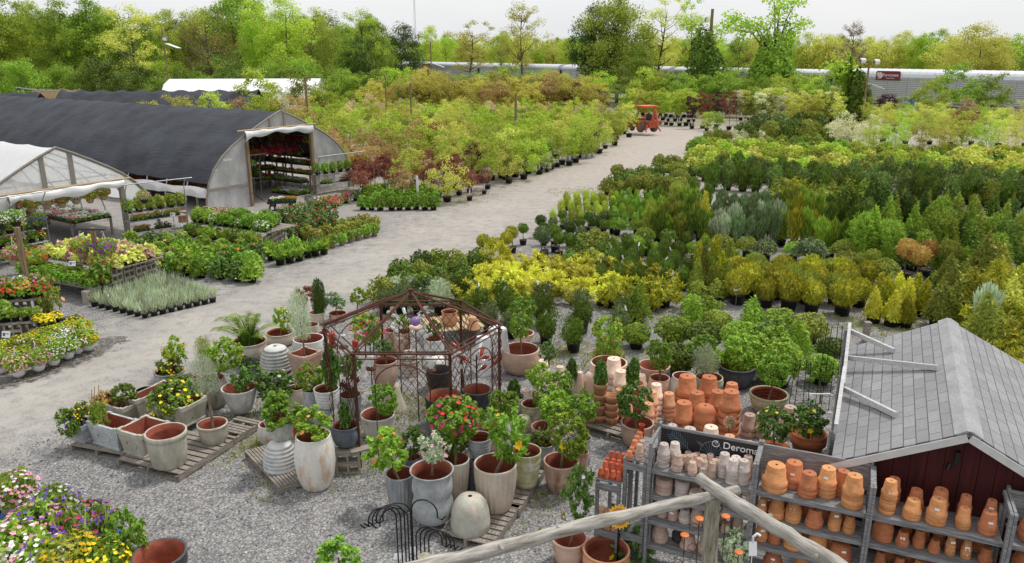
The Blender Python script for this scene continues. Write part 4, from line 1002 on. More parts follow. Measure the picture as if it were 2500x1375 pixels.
block('hedge',[L_dark,L_olive,L_laurel],[(1818,346),(2060,352),(2050,328),(1830,322)],5,2,'clipped dark hedge shrub in the back yard','clipped dark hedge shrubs',s=(.85,1.05),seed=36,name='hedge_shrub',cat='hedge shrub')
block('lowshrub',[L_olive,L_mid,L_cream],[(1695,366),(1870,368),(1860,346),(1715,344)],7,2,'low pale shrub before the clipped dark hedge','low pale shrubs',s=(1.0,1.2),seed=37)
block('lowshrub',[L_dark,L_mid],[(1905,362),(2070,366),(2060,350),(1915,346)],6,2,'low dark shrub right of the pale ones','low dark shrubs at the back',s=(1.1,1.3),seed=38)
block('bamboo',[L_yelgr,L_lime,L_spring],[(2130,385),(2560,400),(2560,330),(2120,322)],8,3,'feathery yellow green bamboo clump','feathery bamboo clumps',s=(.75,1.0),seed=39,name='bamboo',cat='bamboo')
block('sap_spread',L_cream,[(2050,366),(2130,368),(2130,350),(2060,348)],3,1,'frothy cream white small tree left of the bamboo','cream white small trees',s=(.9,1.0),seed=40)
put('sap_up',onground(2344,376),L_orange,'rusty red columnar tree among the bamboo',s=1.05,sz=1.0);put('sap_up',onground(2330,380),L_red,'dark red columnar tree touching the rusty one',s=.8)
put('sap_red',onground(2290,366),L_orange,'small rusty tree left of the red column',s=.8)
block('sap_up',[L_spring,L_lime,L_yelgr],[(1532,296),(1700,306),(1690,284),(1545,278)],11,3,'young green tree with white trunk guard at the drive end','young trees at the drive end',s=(.9,1.08),seed=41,name='young_tree',cat='young tree')
block('sap_up',[L_plum,L_red],[(1690,308),(1790,312),(1780,292),(1700,288)],4,1,'dark red young tree at the drive end','dark red young trees at the drive end',s=(.88,1.02),seed=42,name='young_tree',cat='young tree')
block('sap_up',[L_yelgr,L_cream,L_olive,L_spring],[(1800,316),(2040,322),(2030,294),(1810,290)],13,3,'cream green young tree behind the clipped hedge','cream green young trees',s=(.9,1.08),seed=43,name='young_tree',cat='young tree')
put('sap_up',onground(1888,312),L_lime,'brightest lime yellow young tree behind the clipped hedge','young tree',None,'young_tree',1.1)
block('bigshrub',[L_lime,L_spring,L_mid,L_olive],[(2050,306),(2560,322),(2540,280),(2040,262)],8,2,'big leafy bush in front of the silver wagon','big bushes before the wagons',s=(.38,.62),seed=44,name='bush',cat='bush')
block('bigshrub',[L_mid,L_spring,L_lime,L_fresh],[(1540,280),(2010,284),(2000,272),(1540,268)],12,2,'leafy green bush behind the rows of young trees','bushes behind the young trees',s=(.95,1.35),seed=45,name='bush',cat='bush')
for px,py,m_,sc_,lb in[(2320,300,L_mid,1.35,'tallest green bush in front of the silver wagon'),(2262,306,L_olive,1.0,'olive bush left of the tallest one before the wagon'),(2408,300,L_mid,1.1,'loose green bush right of the tallest one before the wagon'),(1985,300,L_fresh,1.1,'bright green bush left of the twin floodlight pole'),(2160,296,L_plum,.7,'dusty red bush below the graffiti on the wagon'),(1760,268,L_plum,.0,'')]:
 if sc_:put('bigshrub',onground(px,py),m_,lb,'bush',None,'bush',sc_)
for px,py in((1725,318),(1748,322)):put('sap_bush',onground(px,py),L_lime if px<1740 else L_mid,'yellow green bush at the right corner of the drive end' if px<1740 else 'mid green bush behind the yellow green one at the drive corner',s=.8)
Lbase=[('sap_round','round headed young tree'),('sap_spread','spreading young tree'),('sap_bush','bushy young tree'),('sap_airy','airy young tree')]
cn={L_lime:'lime',L_spring:'fresh green',L_yelgr:'yellow green',L_mid:'mid green',L_olive:'olive',L_orange:'orange brown',L_red:'dark red',L_ochre:'ochre',L_pink:'dusty pink',L_plum:'plum',L_dark:'dark green',L_cream:'cream white',L_fresh:'bright green',L_bronze:'bronze'}
def zone(px,py):
 """leaf colours by where a tree stands in the block"""
 r=random.random()
 if py>438 and px<1190:return[L_red,L_red,L_orange,L_yelgr][int(r*4)]
 if py>388 and px<1020:return[L_orange,L_bronze,L_yelgr,L_olive][int(r*4)]
 if py>388 and px<1130:return[L_red,L_lime,L_spring,L_yelgr][int(r*4)]
 if py>345 and px>1150:return[L_yelgr,L_lime,L_spring,L_spring][int(r*4)]
 if px>1440 and py<310:return[L_lime,L_yelgr,L_lime,L_lime][int(r*4)]
 if py<285 and px<900:return[L_lime,L_lime,L_spring,L_yelgr,L_bronze][int(r*5)]
 if 285<=py<320:return[L_spring,L_spring,L_yelgr,L_pink,L_lime,L_lime][int(r*6)]
 return[L_spring,L_lime,L_yelgr,L_lime,L_yelgr,L_olive][int(r*6)]
rg=random.Random(21);Y=36.5;nrow=0
edge_r=[(36,1165),(39,1180),(44,1290),(50,1400),(56,1465),(62,1500),(68,1525),(75,1520),(84,1450),(95,1440)]
edge_l=[(36,900),(40,880),(44,840),(50,780),(56,740),(62,700),(70,660),(80,640),(95,760)]
near_w=lambda y:'nearest the gravel' if y<44 else('amid the block' if y<58 else('toward the back' if y<72 else 'at the far end'))
while Y<90:
 r_=np.interp(Y,[e[0]for e in edge_r],[e[1]for e in edge_r]);l_=np.interp(Y,[e[0]for e in edge_l],[e[1]for e in edge_l])
 a=column(l_,Y);b=column(r_,Y);n=max(2,int((b-a).length/(1.45 if Y<60 else 1.9)))
 for i in range(n+1):
  p=a.lerp(b,(i+rg.uniform(-.25,.25))/n);p.y+=rg.uniform(-.4,.4);p.z=gz(p.x,p.y)
  ax=S(p);px=1250+FOC*p.x/(p.y*CP+(CAM_H-p.z)*SP);py=687.5-FOC*math.tan(PITCH-math.atan2(CAM_H-p.z,p.y))
  m_=zone(px,py)
  if m_ in(L_red,L_orange,L_plum)and Y<50:key,ds='sap_red','slender sapling with white trunk guard'
  else:key,ds=rg.choice(Lbase)
  sd_='left side' if i<n*.25 else('right side' if i>n*.75 else 'centre')
  put(key,p,m_,f'{cn[m_]} {ds} {near_w(Y)}, {sd_}',{'sap_red':'guarded sapling','sap_round':'round headed tree','sap_spread':'spreading tree','sap_bush':'bushy tree','sap_airy':'airy tree'}[key],f'{cn[m_]} young trees in the left block',{'sap_red':'guarded_sapling','sap_round':'round_headed_tree','sap_spread':'spreading_tree','sap_bush':'bushy_tree','sap_airy':'airy_tree'}[key],rg.uniform(.62,.85)if Y<44 else rg.uniform(.72,1.02),1,None,.0,.03)
 Y+=1.75 if Y<52 else 2.6
for px,py,m_,sc_,lb in[(905,470,L_red,1.0,'dark red weeping maple beside the plant rack'),(940,462,L_red,.95,'dark red weeping maple second from the plant rack'),(985,462,L_lime,1.1,'lime weeping maple, highest of the lime pair'),(1010,468,L_yelgr,1.2,'yellow cream weeping maple, widest of the maples'),(965,478,L_yelgr,.8,'small yellow maple in front of the lime pair'),(1055,470,L_red,.8,'dark red maple right of the yellow one'),(1090,468,L_red,.85,'dark red maple beside the white price card'),(1112,462,L_red,1.0,'dark red maple behind the price card'),(1146,470,L_red,.65,'lowest red maple standing out on the gravel'),(1072,480,L_red,.6,'small red maple beside the white post'),(880,440,L_bronze,1.0,'bronze maple behind the plant rack')]:
 put('sap_maple',at(px,py),m_,lb,'maple','weeping maples on the gravel','maple_tree',sc_)
for i,(px,py,m_,sc_,k)in enumerate([(1200,440,L_yelgr,.8,'sap_airy'),(1235,438,L_lime,.95,'sap_bush'),(1258,432,L_lime,.9,'sap_bush'),(1186,446,L_olive,.75,'sap_airy'),(1290,424,L_spring,.8,'sap_bush'),(1318,418,L_mid,.7,'sap_bush'),(1340,412,L_mid,.7,'sap_bush'),(1335,420,L_cream,.5,'sap_bush'),(1360,408,L_spring,.8,'sap_airy'),(1372,402,L_lime,.85,'sap_airy'),(1150,448,L_plum,.85,'sap_airy'),(1168,440,L_spring,.9,'sap_round')]):
 put(k,at(px,py),m_,f'{cn[m_]} {"airy" if k == "sap_airy" else "bushy"} tree on the gravel edge, {"near" if py > 430 else "far"} end','young tree','potted trees along the gravel edge','young_tree',sc_)
plant('whitepot',[dense('foliage','flat',500,.8,.75,.12,s,'leaf',.4,.2,.4,.9,.5,.32,.5)for s in(61,62)],(.17,.28),M_white)
block('whitepot',[L_olive,L_mid],[(1388,390),(1452,384),(1445,366),(1390,372)],6,3,'olive shrub in white pot beside the drive','olive shrubs in white pots',s=(1.0,1.15),seed=50)
block('sap_bush',[L_plum,L_pink],[(1440,350),(1500,338),(1495,326),(1440,336)],4,2,'purple leaved low shrub beside the drive','purple shrubs beside the drive',s=(.45,.6),seed=51)
block('sap_bush',[L_lime,L_olive],[(1490,334),(1530,324),(1525,312),(1490,318)],3,2,'lime low shrub at the far drive edge','lime shrubs at the far drive edge',s=(.45,.6),seed=52)
block('bigshrub',[L_ochre,L_ochre,L_bronze],[(1000,286),(1450,290),(1440,276),(1000,272)],14,2,'ochre spreading shrub in the long ochre row','long row of ochre shrubs',s=(.98,1.22),seed=53,name='bush',cat='bush')
block('bigshrub',[L_mid,L_fresh,L_spring,L_mid],[(1120,272),(1470,272),(1470,262),(1110,260)],9,2,'green bush between the ochre row and the wagons','green bushes before the wagons',s=(1.0,1.35),seed=54,name='bush',cat='bush')
put('bigshrub',onground(1402,290),L_plum,'round dark plum bush left of the yellow green one','bush',None,'bush',.85,1.15);put('bigshrub',onground(1447,286),L_plum,'dark plum bush touching the round plum one','bush',None,'bush',.9)
put('bigshrub',onground(1456,276),L_gold,'bright yellow bush peeping over the plum ones','bush',None,'bush',.95)
put('fir',onground(1095,280),L_deep,'single dark pointed conifer in front of the ochre row','conifer',None,'conifer',2.6);put('fir',onground(1000,196),L_mid,'pointed green conifer left of the wooden hut','conifer',None,'conifer',3.4)
for i,(px,py,m_,sc_)in enumerate([(375,262,L_yelgr,.75),(440,268,L_yelgr,.8),(480,266,L_yelgr,.72),(525,266,L_lime,.85),(590,262,L_bronze,.75),(655,250,L_spring,.9),(690,262,L_orange,.72),(735,262,L_bronze,.8),(715,270,L_cream,.8),(630,230,L_lime,1.2),(745,235,L_olive,1.1),(800,236,L_spring,1.0)]):
 p=column(px,62 if py>240 else 76);put('bigshrub',p,m_,f'{cn[m_]} bush behind the black shade roof, {ordl(i, 12)}','bush','bushes behind the black shade roof','bush',sc_)
block('bigshrub',[L_mid,L_spring,L_dark],[(830,268),(1000,270),(1000,258),(830,256)],7,2,'green bush at the left end of the ochre row','bushes left of the ochre row',s=(1.0,1.3),seed=60,name='bush',cat='bush')
block('bigshrub',[L_ochre,L_olive,L_bronze],[(880,286),(1000,288),(1000,276),(880,274)],4,2,'brown olive bush left of the ochre row','brown bushes left of the ochre row',s=(.8,1.0),seed=61,name='bush',cat='bush')
for px,py,sc_ in((1030,281,1.05),(1052,284,1.0),(1075,280,1.0)):put('bigshrub',onground(px,py),L_ochre,f'ochre shrub hiding the foot of the wooden hut, {"left" if px < 1040 else ("middle" if px < 1060 else "right")}','bush','long row of ochre shrubs','bush',sc_,1.25)
C_terra=clay('terracotta',srgb(188,120,82),srgb(168,98,66),.4,4.0,.8)
C_terra2=clay('pale_terracotta',srgb(214,160,124),srgb(196,138,104),.4,4.0,.85)
C_amber=clay('amber_terracotta',srgb(206,146,96),srgb(186,122,76),.35,4.0,.8)
C_redclay=clay('red_clay',srgb(184,92,62),srgb(160,74,50),.4,6.0,.8)
C_cream=clay('cream_clay',srgb(232,204,184),srgb(216,182,160),.4,4.0,.85)
C_greyclay=clay('grey_clay',srgb(192,180,172),srgb(166,152,144),.4,5.0,.85)
C_taupe=clay('taupe_clay',srgb(190,164,148),srgb(166,138,124),.4,5.0,.85)
C_inner=clay('bare_clay_inside',srgb(150,84,64),srgb(118,62,48),.5,4.0,.9)
C_white=clay('whitewashed_glaze',srgb(224,220,212),srgb(192,186,176),.45,3.5,.7,True,srgb(196,170,148))
C_whiteb=clay('white_blue_glaze',srgb(212,212,208),srgb(186,186,184),.45,4.0,.7,False,srgb(150,178,192))
C_beige=clay('beige_glaze',srgb(206,192,174),srgb(182,166,148),.5,3.0,.7,False,srgb(190,196,192))
C_pink=clay('pinkish_buff_glaze',srgb(204,176,158),srgb(180,146,128),.5,3.0,.75,False,srgb(150,112,98))
C_streak=clay('streaked_grey_glaze',srgb(196,190,180),srgb(122,112,100),.7,5.0,.7,True)
C_marble=clay('marbled_grey_glaze',srgb(214,212,206),srgb(142,144,142),.6,4.5,.65,True)
C_stone=clay('mossy_stone_glaze',srgb(188,184,172),srgb(150,146,128),.6,5.0,.8,True)
C_green=clay('mossy_green_glaze',srgb(184,180,150),srgb(134,132,92),.6,4.0,.8,False,srgb(196,190,176))
C_dome=clay('grey_beige_stone',srgb(190,188,176),srgb(160,157,144),.5,3.0,.85,False,srgb(206,186,168))
C_bluestr=clay('blue_streaked_glaze',srgb(110,120,134),srgb(176,172,164),.7,5.0,.55,True)
C_bluegr=clay('blue_grey_glaze',srgb(116,122,130),srgb(78,84,94),.6,5.0,.5,True)
C_zinc=clay('pale_zinc_glaze',srgb(178,182,182),srgb(140,144,146),.5,4.0,.55)
C_char=clay('charcoal_glaze',srgb(66,64,64),srgb(44,42,42),.5,4.0,.6)
C_slate=clay('slate_glaze',srgb(84,86,92),srgb(56,58,64),.5,6.0,.6,True)
def closed(outp,t_=.045,depth=.8,rimr=None):
 """outer profile plus rolled rim and inside wall; slots: 0 outside, 1 inside"""
 R=outp[-1][0];n=len(outp)
 inn=[(R-t_*.35,1.012),(R-t_,1.0)]
 for r,z in outp[::-1]:
  if z<1-.08 and z>1-depth:inn.append((max(.02,r-t_),z))
 r_end=max(.05,inn[-1][0]*.96);inn+=[(r_end,1-depth),(.001,1-depth)]
 pr=outp+inn
 return pr,[0]*(n+1)+[1]*(len(inn)-2)
def rib_prof(rs,n,dep):
 pts=[]
 zs=np.linspace(0,.97,n+1)
 for i in range(n):
  r0=np.interp(zs[i],[p[1]for p in rs],[p[0]for p in rs]);r1=np.interp(zs[i+1],[p[1]for p in rs],[p[0]for p in rs])
  pts+=[(r0-dep,zs[i]),((r0+r1)/2+dep*.4,(zs[i]+zs[i+1])/2),(r1-dep*.1,zs[i+1]-.006)]
 pts.append((rs[-1][0],1.0));return pts
PP={'terra':([(.33,0),(.35,.02),(.445,.74),(.50,.745),(.505,.97),(.49,1)],None,26),'cone':([(.27,0),(.29,.02),(.38,.4),(.46,.8),(.49,.96),(.5,1)],None,28),'jar':([(.33,0),(.36,.02),(.45,.22),(.5,.5),(.49,.72),(.44,.92),(.42,.97),(.43,1)],None,32),'tall':([(.33,0),(.36,.02),(.43,.3),(.48,.65),(.49,.93),(.5,.95),(.5,1)],None,30),'bucket':([(.39,0),(.41,.02),(.45,.4),(.475,.8),(.48,.85),(.5,.86),(.5,1)],None,30),'bowl':([(.30,0),(.36,.05),(.45,.28),(.5,.58),(.5,.8),(.475,.95),(.48,1)],None,30),'belly':([(.34,0),(.42,.12),(.49,.4),(.5,.6),(.47,.82),(.45,.9),(.5,.97),(.5,1)],None,30),'dome':([(.17,0),(.30,.05),(.40,.2),(.465,.45),(.495,.75),(.5,1)],None,30),'bee':(rib_prof([(.24,0),(.36,.12),(.45,.4),(.5,.75),(.5,1)],7,.022),None,34),'ribs':(rib_prof([(.30,0),(.40,.25),(.46,.6),(.49,1)],6,.015),None,34),'fluted':([(.33,0),(.36,.02),(.44,.3),(.49,.65),(.5,.9),(.49,.95),(.5,1)],(22,.07,5),88),'flutedbowl':([(.26,0),(.34,.06),(.44,.35),(.495,.75),(.49,.93),(.5,.95),(.5,1)],(26,.07,5),104),'urn':([(.36,0),(.43,.06),(.475,.24),(.46,.37),(.405,.44),(.42,.52),(.465,.64),(.45,.78),(.405,.86),(.45,.95),(.5,1)],None,34),'bell':([(.22,0),(.25,.05),(.29,.3),(.37,.62),(.45,.86),(.49,.97),(.5,1)],None,30),'azalea':([(.36,0),(.38,.02),(.455,.62),(.5,.63),(.505,.96),(.49,1)],None,26),'clbowl':([(.20,0),(.33,.06),(.43,.32),(.475,.66),(.5,.68),(.5,.97),(.49,1)],None,26),}
PM={}
def potm(kind):
 if kind not in PM:
  o,fl,seg=PP[kind];pr,mi=closed(o);m=MB();m.lathe(pr,seg,mi,fl)
  k=10;m.add([(.055*math.cos(2*PI*i/k),.055*math.sin(2*PI*i/k),-.004)for i in range(k)],[tuple(range(k))[::-1]],2)
  PM[kind]=m.mesh('pot')
 return PM[kind]
def put_pot(kind,p,w_,h,mat,label,inv=False,name='glazed_pot',cat='pot',group=None,inner=None,tilt=0):
 o=mk(name,potm(kind),[mat,inner or C_inner,M_hole],None,p,(PI if inv else 0,tilt,random.uniform(0,6.28)),(w_,w_,h))
 if inv:o.location=(p[0],p[1],p[2]+h)
 return tag(o,label,cat,group)
def pot(kind,px,pyb,wpx,yr,mat,label,inv=False,z0=0.0,bf=.36,inner=None,name='glazed_pot',group=None,cat='pot'):
 """pot by survey: column, lowest visible row, width in px, row of the rim centre (or top centre)"""
 wide=1.0 if inv else bf/.5
 p=at(px,pyb-.24*wpx*wide,z0);w_=wpx/S((p.x,p.y,z0+.3));h=max(.05,zat(yr,p.y)-z0)
 put_pot(kind,p,w_,h,mat,label,inv,name,cat,group,inner)
 return dict(p=p,w=w_,h=h,Y=p.y,z=z0,top=z0+h)
def pallet(c,lx,ly,rz,label,mat=None,gone=()):
 r=empty('pallet',c,rz,label,'pallet','wooden pallets under the pots');mat=mat or M_oldwood
 n=9
 for i in range(n):
  if i in gone:continue
  b=MB();w_=lx/n*.72;b.box((-lx/2+lx*(i+.5)/n*(1),0,.132),(w_,ly,.02));b.build('deck_board',mat,r)
 for y in(-ly/2+.02,0,ly/2-.02):
  b=MB();b.box((0,y,.072),(lx,.04,.098));b.build('stringer',mat,r)
 for x in(-lx/2+.06,0,lx/2-.06):
  b=MB();b.box((x,0,.012),(.11,ly,.02));b.build('bottom_board',mat,r)
 return .142
def pallet_px(a,b,c,label,**k):
 """front-left, front-right and back-right corners of the deck"""
 A,B,Cc=at(*a,.142),at(*b,.142),at(*c,.142);d=B-A;e=Cc-B
 ctr=A+d/2+e/2;pallet((ctr.x,ctr.y,0),e.length,d.length,math.atan2(e.y,e.x),label,**k)
PZ=.143
T={}
T['ball']=[bush('foliage','ball',2600,1.02,.97,.10,s,'leaf',.55,.14,.4,.6,.35,-.48,clump=90)for s in(1,2,3)]
T['loose']=[bush('foliage','ball',1250,1,.95,.115,s,'leaf',.5,.3,.7,.9,.3,-.47,clump=44)for s in(4,5,6)]
T['fine']=[bush('foliage','egg',2600,1,1,.10,s,'needle',.16,.2,.55,.8,.5,-.5)for s in(7,8)]
T['col']=[bush('foliage','flat',700,1,1,.24,s,'leaf',.55,.25,.5,.9,.2,-.5)for s in(9,10)]
T['egg']=[dense('foliage','egg',1500,1,1,.12,11,z0=-.5,up=.8,asp=.3,lump=.12)]
T['dome']=[bush('foliage','dome',1700,1,.9,.115,s,'leaf',.6,.2,.5,.8,.4,-.4,clump=50)for s in(12,13)]
T['blade']=[bush('foliage','vase',110,1,1,.5,14,'blade',.05,.2,.7,.7,.5,-.5)]
BL={k:blooms('blossoms','ball',n,1,.95,sz,30+n,-.47,.35)for k,n,sz in(('few',5,.15),('some',12,.12),('many',46,.085),('tiny',60,.07),('full',190,.11))}
def topi(shape,px,cy,wpx,hpx,Y,mat,label,base=None,bl=None,bm=None,cat='potted plant',name='topiary_tree',group=None,thick=.018,tag_=False,bl2=None,bm2=None):
 """a plant by its leaf head: head centre and size in px at distance Y; base = point the stem rises from"""
 c=atY(px,cy,Y);s=S(c);w_=wpx/s;h=hpx/s*1.12
 b=Vector(base)if base is not None else Vector((c.x,c.y,max(.05,c.z-h*.5)))
 r=empty(name,b,0,label,cat,group)
 mb=MB();d=c-b;k=Vector((random.uniform(-.03,.03),random.uniform(-.03,.03),0))
 if d.length>.04:
  mb.tube([(0,0,0),d*.35+k,d*.7-k*.5,d],[thick*1.1,thick,thick*.85,thick*.5],6);mb.build('stem',M_stem,r)
 rz=random.uniform(0,6.28)
 mk('foliage',random.choice(T[shape]),mat,r,d,(0,0,rz),(w_,w_,h))
 if bl:mk('blossoms',BL[bl],bm,r,d,(0,0,rz),(w_,w_,h))
 if bl2:mk('blossoms',BL[bl2],bm2,r,d,(0,0,rz+1.3),(w_,w_,h))
 if tag_:mk('plant_tag',TAGM,M_card,r,d+Vector((w_*.3,-w_*.45,-h*.1)),(.1,.3,random.uniform(-.5,.5)))
 return r
def inpot(q,f=.62):return(q['p'].x,q['p'].y,q['z']+q['h']*f)
pallet_px((290,1118),(432,1162),(565,1076),'weathered pallet under the round planter at the left display front')
pallet_px((176,1083),(292,1114),(428,1030),'weathered pallet under the white trough at the far left')
pallet_px((520,1082),(560,1046),(628,1005),'pallet edge behind the marbled cone pot',gone=(1,6))
eA=(at(432,1162)-at(290,1118)).normalized();eB=(at(565,1076)-at(432,1162)).normalized();RZP=math.atan2(eA.y,eA.x)
def boxpot(px,py,lx,ly,h,mat,label,rim=.05,z0=PZ,name='square_planter',oval=True,rz=RZP,taper=.82):
 """px, py: where the near lower corner of the planter stands"""
 p=at(px,py,z0);c=p+Vector((math.cos(rz+PI/2)*ly/2*taper,math.sin(rz+PI/2)*ly/2*taper,0))-Vector((math.cos(rz)*lx/2*taper,math.sin(rz)*lx/2*taper,0))
 m=MB()
 def ring(sx,sy,z):return[(-sx/2,-sy/2,z),(sx/2,-sy/2,z),(sx/2,sy/2,z),(-sx/2,sy/2,z)]
 t_=.045
 rings=[ring(lx*taper+.03,ly*taper+.03,0),ring(lx*taper+.03,ly*taper+.03,.03),ring(lx*taper,ly*taper,.035),ring(lx*.965,ly*.965,h-.07),ring(lx,ly,h-.065),ring(lx,ly,h),ring(lx-2*t_,ly-2*t_,h),ring(lx*taper-2*t_,ly*taper-2*t_,h*.3)]
 vs=sum(rings,[]);fs=[];mi=[]
 for j in range(len(rings)-1):
  for k in range(4):fs.append((j*4+k,j*4+(k+1)%4,(j+1)*4+(k+1)%4,(j+1)*4+k));mi.append(1 if j>=6 else 0)
 m.add(vs,[(3,2,1,0)]+fs[:24],0);
 b_=len(m.v)-len(vs)
 for f in fs[24:]:m.f.append([b_+i for i in f]);m.mi.append(1);m.sm.append(False)
 n=len(vs);m.f.append([b_+n-4,b_+n-3,b_+n-2,b_+n-1]);m.mi.append(1);m.sm.append(False)
 for sx in(-1,1):
  for sy in(-1,1):m.box((sx*(lx/2-.05),sy*(ly/2-.022),h+.009),(.1,.048,.018));m.box((sx*(lx/2-.022),sy*(ly/2-.09),h+.008),(.046,.09,.016))
 if oval:
  for sy,q in((-1,ly),):
   zc=h*.47;off=-(q/2)*(taper+(1-taper)*.5)-.004
   m.tube([(lx*.2*math.cos(a),off-(.09*(1-taper))*math.sin(a)*.9,zc+h*.19*math.sin(a))for a in np.linspace(0,2*PI,25)],.008,5,cap=False)
 o=m.build(name,[mat,C_inner],None,c,(0,0,rz));tag(o,label,'planter','square and trough planters')
 return dict(p=Vector((c.x,c.y,z0)),w=ly,h=h,Y=c.y,z=z0,top=z0+h)
b1=boxpot(205,1083,.36,.36,.32,C_zinc,'small square whitish planter at the far left of the pallets',oval=False)
b2=boxpot(291,1101,.78,.46,.42,C_zinc,'long white trough with an oval emblem on its front')
b3=boxpot(354,1119,.62,.62,.44,C_stone,'square stone grey planter left of the round one')
b4=boxpot(448,1046,.95,.62,.42,C_stone,'large square planter holding the rose bush',oval=True)
b5=boxpot(302,1038,.9,.42,.34,C_stone,'dark empty trough behind the white trough')
b6=boxpot(344,1024,.34,.95,.40,C_streak,'long narrow trough pointing away from the camera',oval=False)
def rimband(q,mat):
 pass
p_round=pot('bucket',415,1150,97,1053,C_stone,'round stone planter at the front corner of the left pallet',z0=PZ,bf=.42)
p_twist=pot('bucket',523,1090,72,1033,C_stone,'small round stone planter with a twisted stem',z0=PZ,bf=.42)
p_dark=pot('bowl',356,976,47,951,C_stone,'empty dark bowl behind the long troughs',inner=M_black)
p_ros1=pot('belly',417,945,72,905,C_bluestr,'rose pot at the back of the left group')
p_ros2=pot('belly',412,975,70,940,C_pink,'pinkish rose pot behind the square planter')
p_empty=pot('belly',468,965,56,925,C_pink,'pink rimmed pot left of the silver olive tree')
p_streak=pot('jar',527,1003,66,922,C_streak,'tall streaked brown jar behind the silver olive tree',bf=.4)
p_marb=pot('cone',590,1013,86,945,C_marble,'marbled white cone pot on the pallet edge',z0=.1,bf=.28)
topi('loose',165,1035,62,62,b1['Y']-.25,L_dark,'dark leaved petunia with indigo flowers at the far left',base=at(168,1062),bl='some',bm=B_navy,name='petunia',cat='flowering plant')
topi('loose',197,1010,60,50,b1['Y'],L_dark,'dark bush in the small square planter',base=inpot(b1,.7),bl='tiny',bm=B_yel,name='rose_bush',cat='shrub')
topi('dome',240,1013,42,56,b2['Y'],L_mid,'small upright shrub in the white trough',base=(b2['p'].x-.14,b2['p'].y+.05,b2['top']-.1),name='small_shrub',cat='shrub')
topi('loose',240,985,56,46,b5['Y']+.1,L_orange,'bronze red leaved plant behind the white trough',base=(b5['p'].x-.6,b5['p'].y,.2),bl='tiny',bm=B_yel,name='nandina',cat='shrub')
mbs=MB()
for i,(px,pyt)in enumerate(((222,950),(229,943),(239,939),(248,958))):
 a_=at(px,1000,.5);q_=atY(px+2,pyt,a_.y);mbs.tube([a_,q_],.008,4)
tag(mbs.build('bamboo_canes',M_palewood),'thin pale canes standing in the bronze leaved plant','canes')
topi('ball',300,965,58,50,b5['Y'],L_dark,'small dark rose in the dark trough',base=(b5['p'].x+.15,b5['p'].y,.3),name='rose_bush',cat='shrub')
topi('ball',428,982,118,92,b4['Y'],L_dark,'big rose bush with small yellow blooms in the square planter',base=inpot(b4),bl='tiny',bm=B_yel,name='rose_bush',cat='shrub')
topi('loose',414,905,72,62,p_ros1['Y'],L_dark,'dark rose with yellow buds behind the rose bush',base=inpot(p_ros1),bl='tiny',bm=B_yel,name='rose_bush',cat='shrub')
topi('loose',424,858,60,58,p_ros1['Y']+.3,L_mid,'loose tall rose at the back of the left group',base=inpot(p_ros1),bl='tiny',bm=B_yel,name='rose_bush',cat='shrub')
topi('loose',440,945,64,50,p_ros2['Y'],L_dark,'mid height rose between the big bush and the back pot',base=inpot(p_ros2),name='rose_bush',cat='shrub')
topi('fine',501,915,66,86,p_twist['Y']+.15,L_silver,'silver olive tree on a twisted trunk',base=inpot(p_twist,.4),thick=.025,name='olive_tree',cat='potted tree')
topi('fine',496,850,40,50,p_streak['Y']+.6,L_spring,'soft pale green fennel like plant behind the olive tree',base=at(498,905,.0),name='feathery_plant',cat='potted plant')
topi('ball',546,866,84,72,p_streak['Y'],L_mid,'hibiscus with apricot flowers behind the streaked jar',base=inpot(p_streak),bl='few',bm=B_org,name='hibiscus',cat='flowering plant',thick=.03)
topi('loose',600,925,70,58,p_marb['Y'],L_gloss,'dark glossy gardenia in the marbled cone pot',base=inpot(p_marb),name='gardenia',cat='shrub')
p_palm=pot('belly',613,896,84,832,C_beige,'large beige jar holding the palm')
p_yel=pot('belly',686,852,70,810,C_beige,'wide beige jar with a small yellow flowered shrub')
p_bee=pot('bee',676,918,78,845,C_whiteb,'ribbed white beehive pot standing upside down',inv=True,z0=.08)
p_wht=pot('bowl',757,892,78,826,C_whiteb,'round white pot with wide rim behind the square planter')
p_sq=boxpot(748,930,.52,.52,.55,C_pink,'square pinkish clay planter with wide rim in the back group',z0=.02,rz=-.55,oval=False,taper=.74)
p_cyp=pot('bucket',776,795,36,762,C_beige,'small pot holding the dark green cypress')
p_sm=pot('belly',826,790,44,764,C_pink,'small clay pot left of the gazebo roof')
p_w2=pot('bowl',784,925,48,886,C_white,'white pot half hidden by the twisted topiary')
p_st1=pot('belly',792,860,28,812,C_pink,'slim stack of pink jars under the gazebo corner')
p_mo=pot('bowl',762,838,40,792,C_stone,'mossy bowl behind the round white pot')
pr_=empty('palm',inpot(p_palm,.75),0,'green palm with arching fronds in the beige jar','palm');rgp=random.Random(4);V=[]
stems=MB()
fr_=[(-.9,.12,1.2,0),(-.55,.1,1.3,1),(-.2,-.1,1.25,0),(.25,.1,1.1,1),(.35,-.3,1.35,0),(-.7,-.35,1.0,0),(.8,.2,.9,1),(-.15,-.5,.9,1),(.1,.45,1.2,0),(.6,-.4,.7,1),(-.45,.45,1.1,0),(-1.0,-.1,.85,1)]
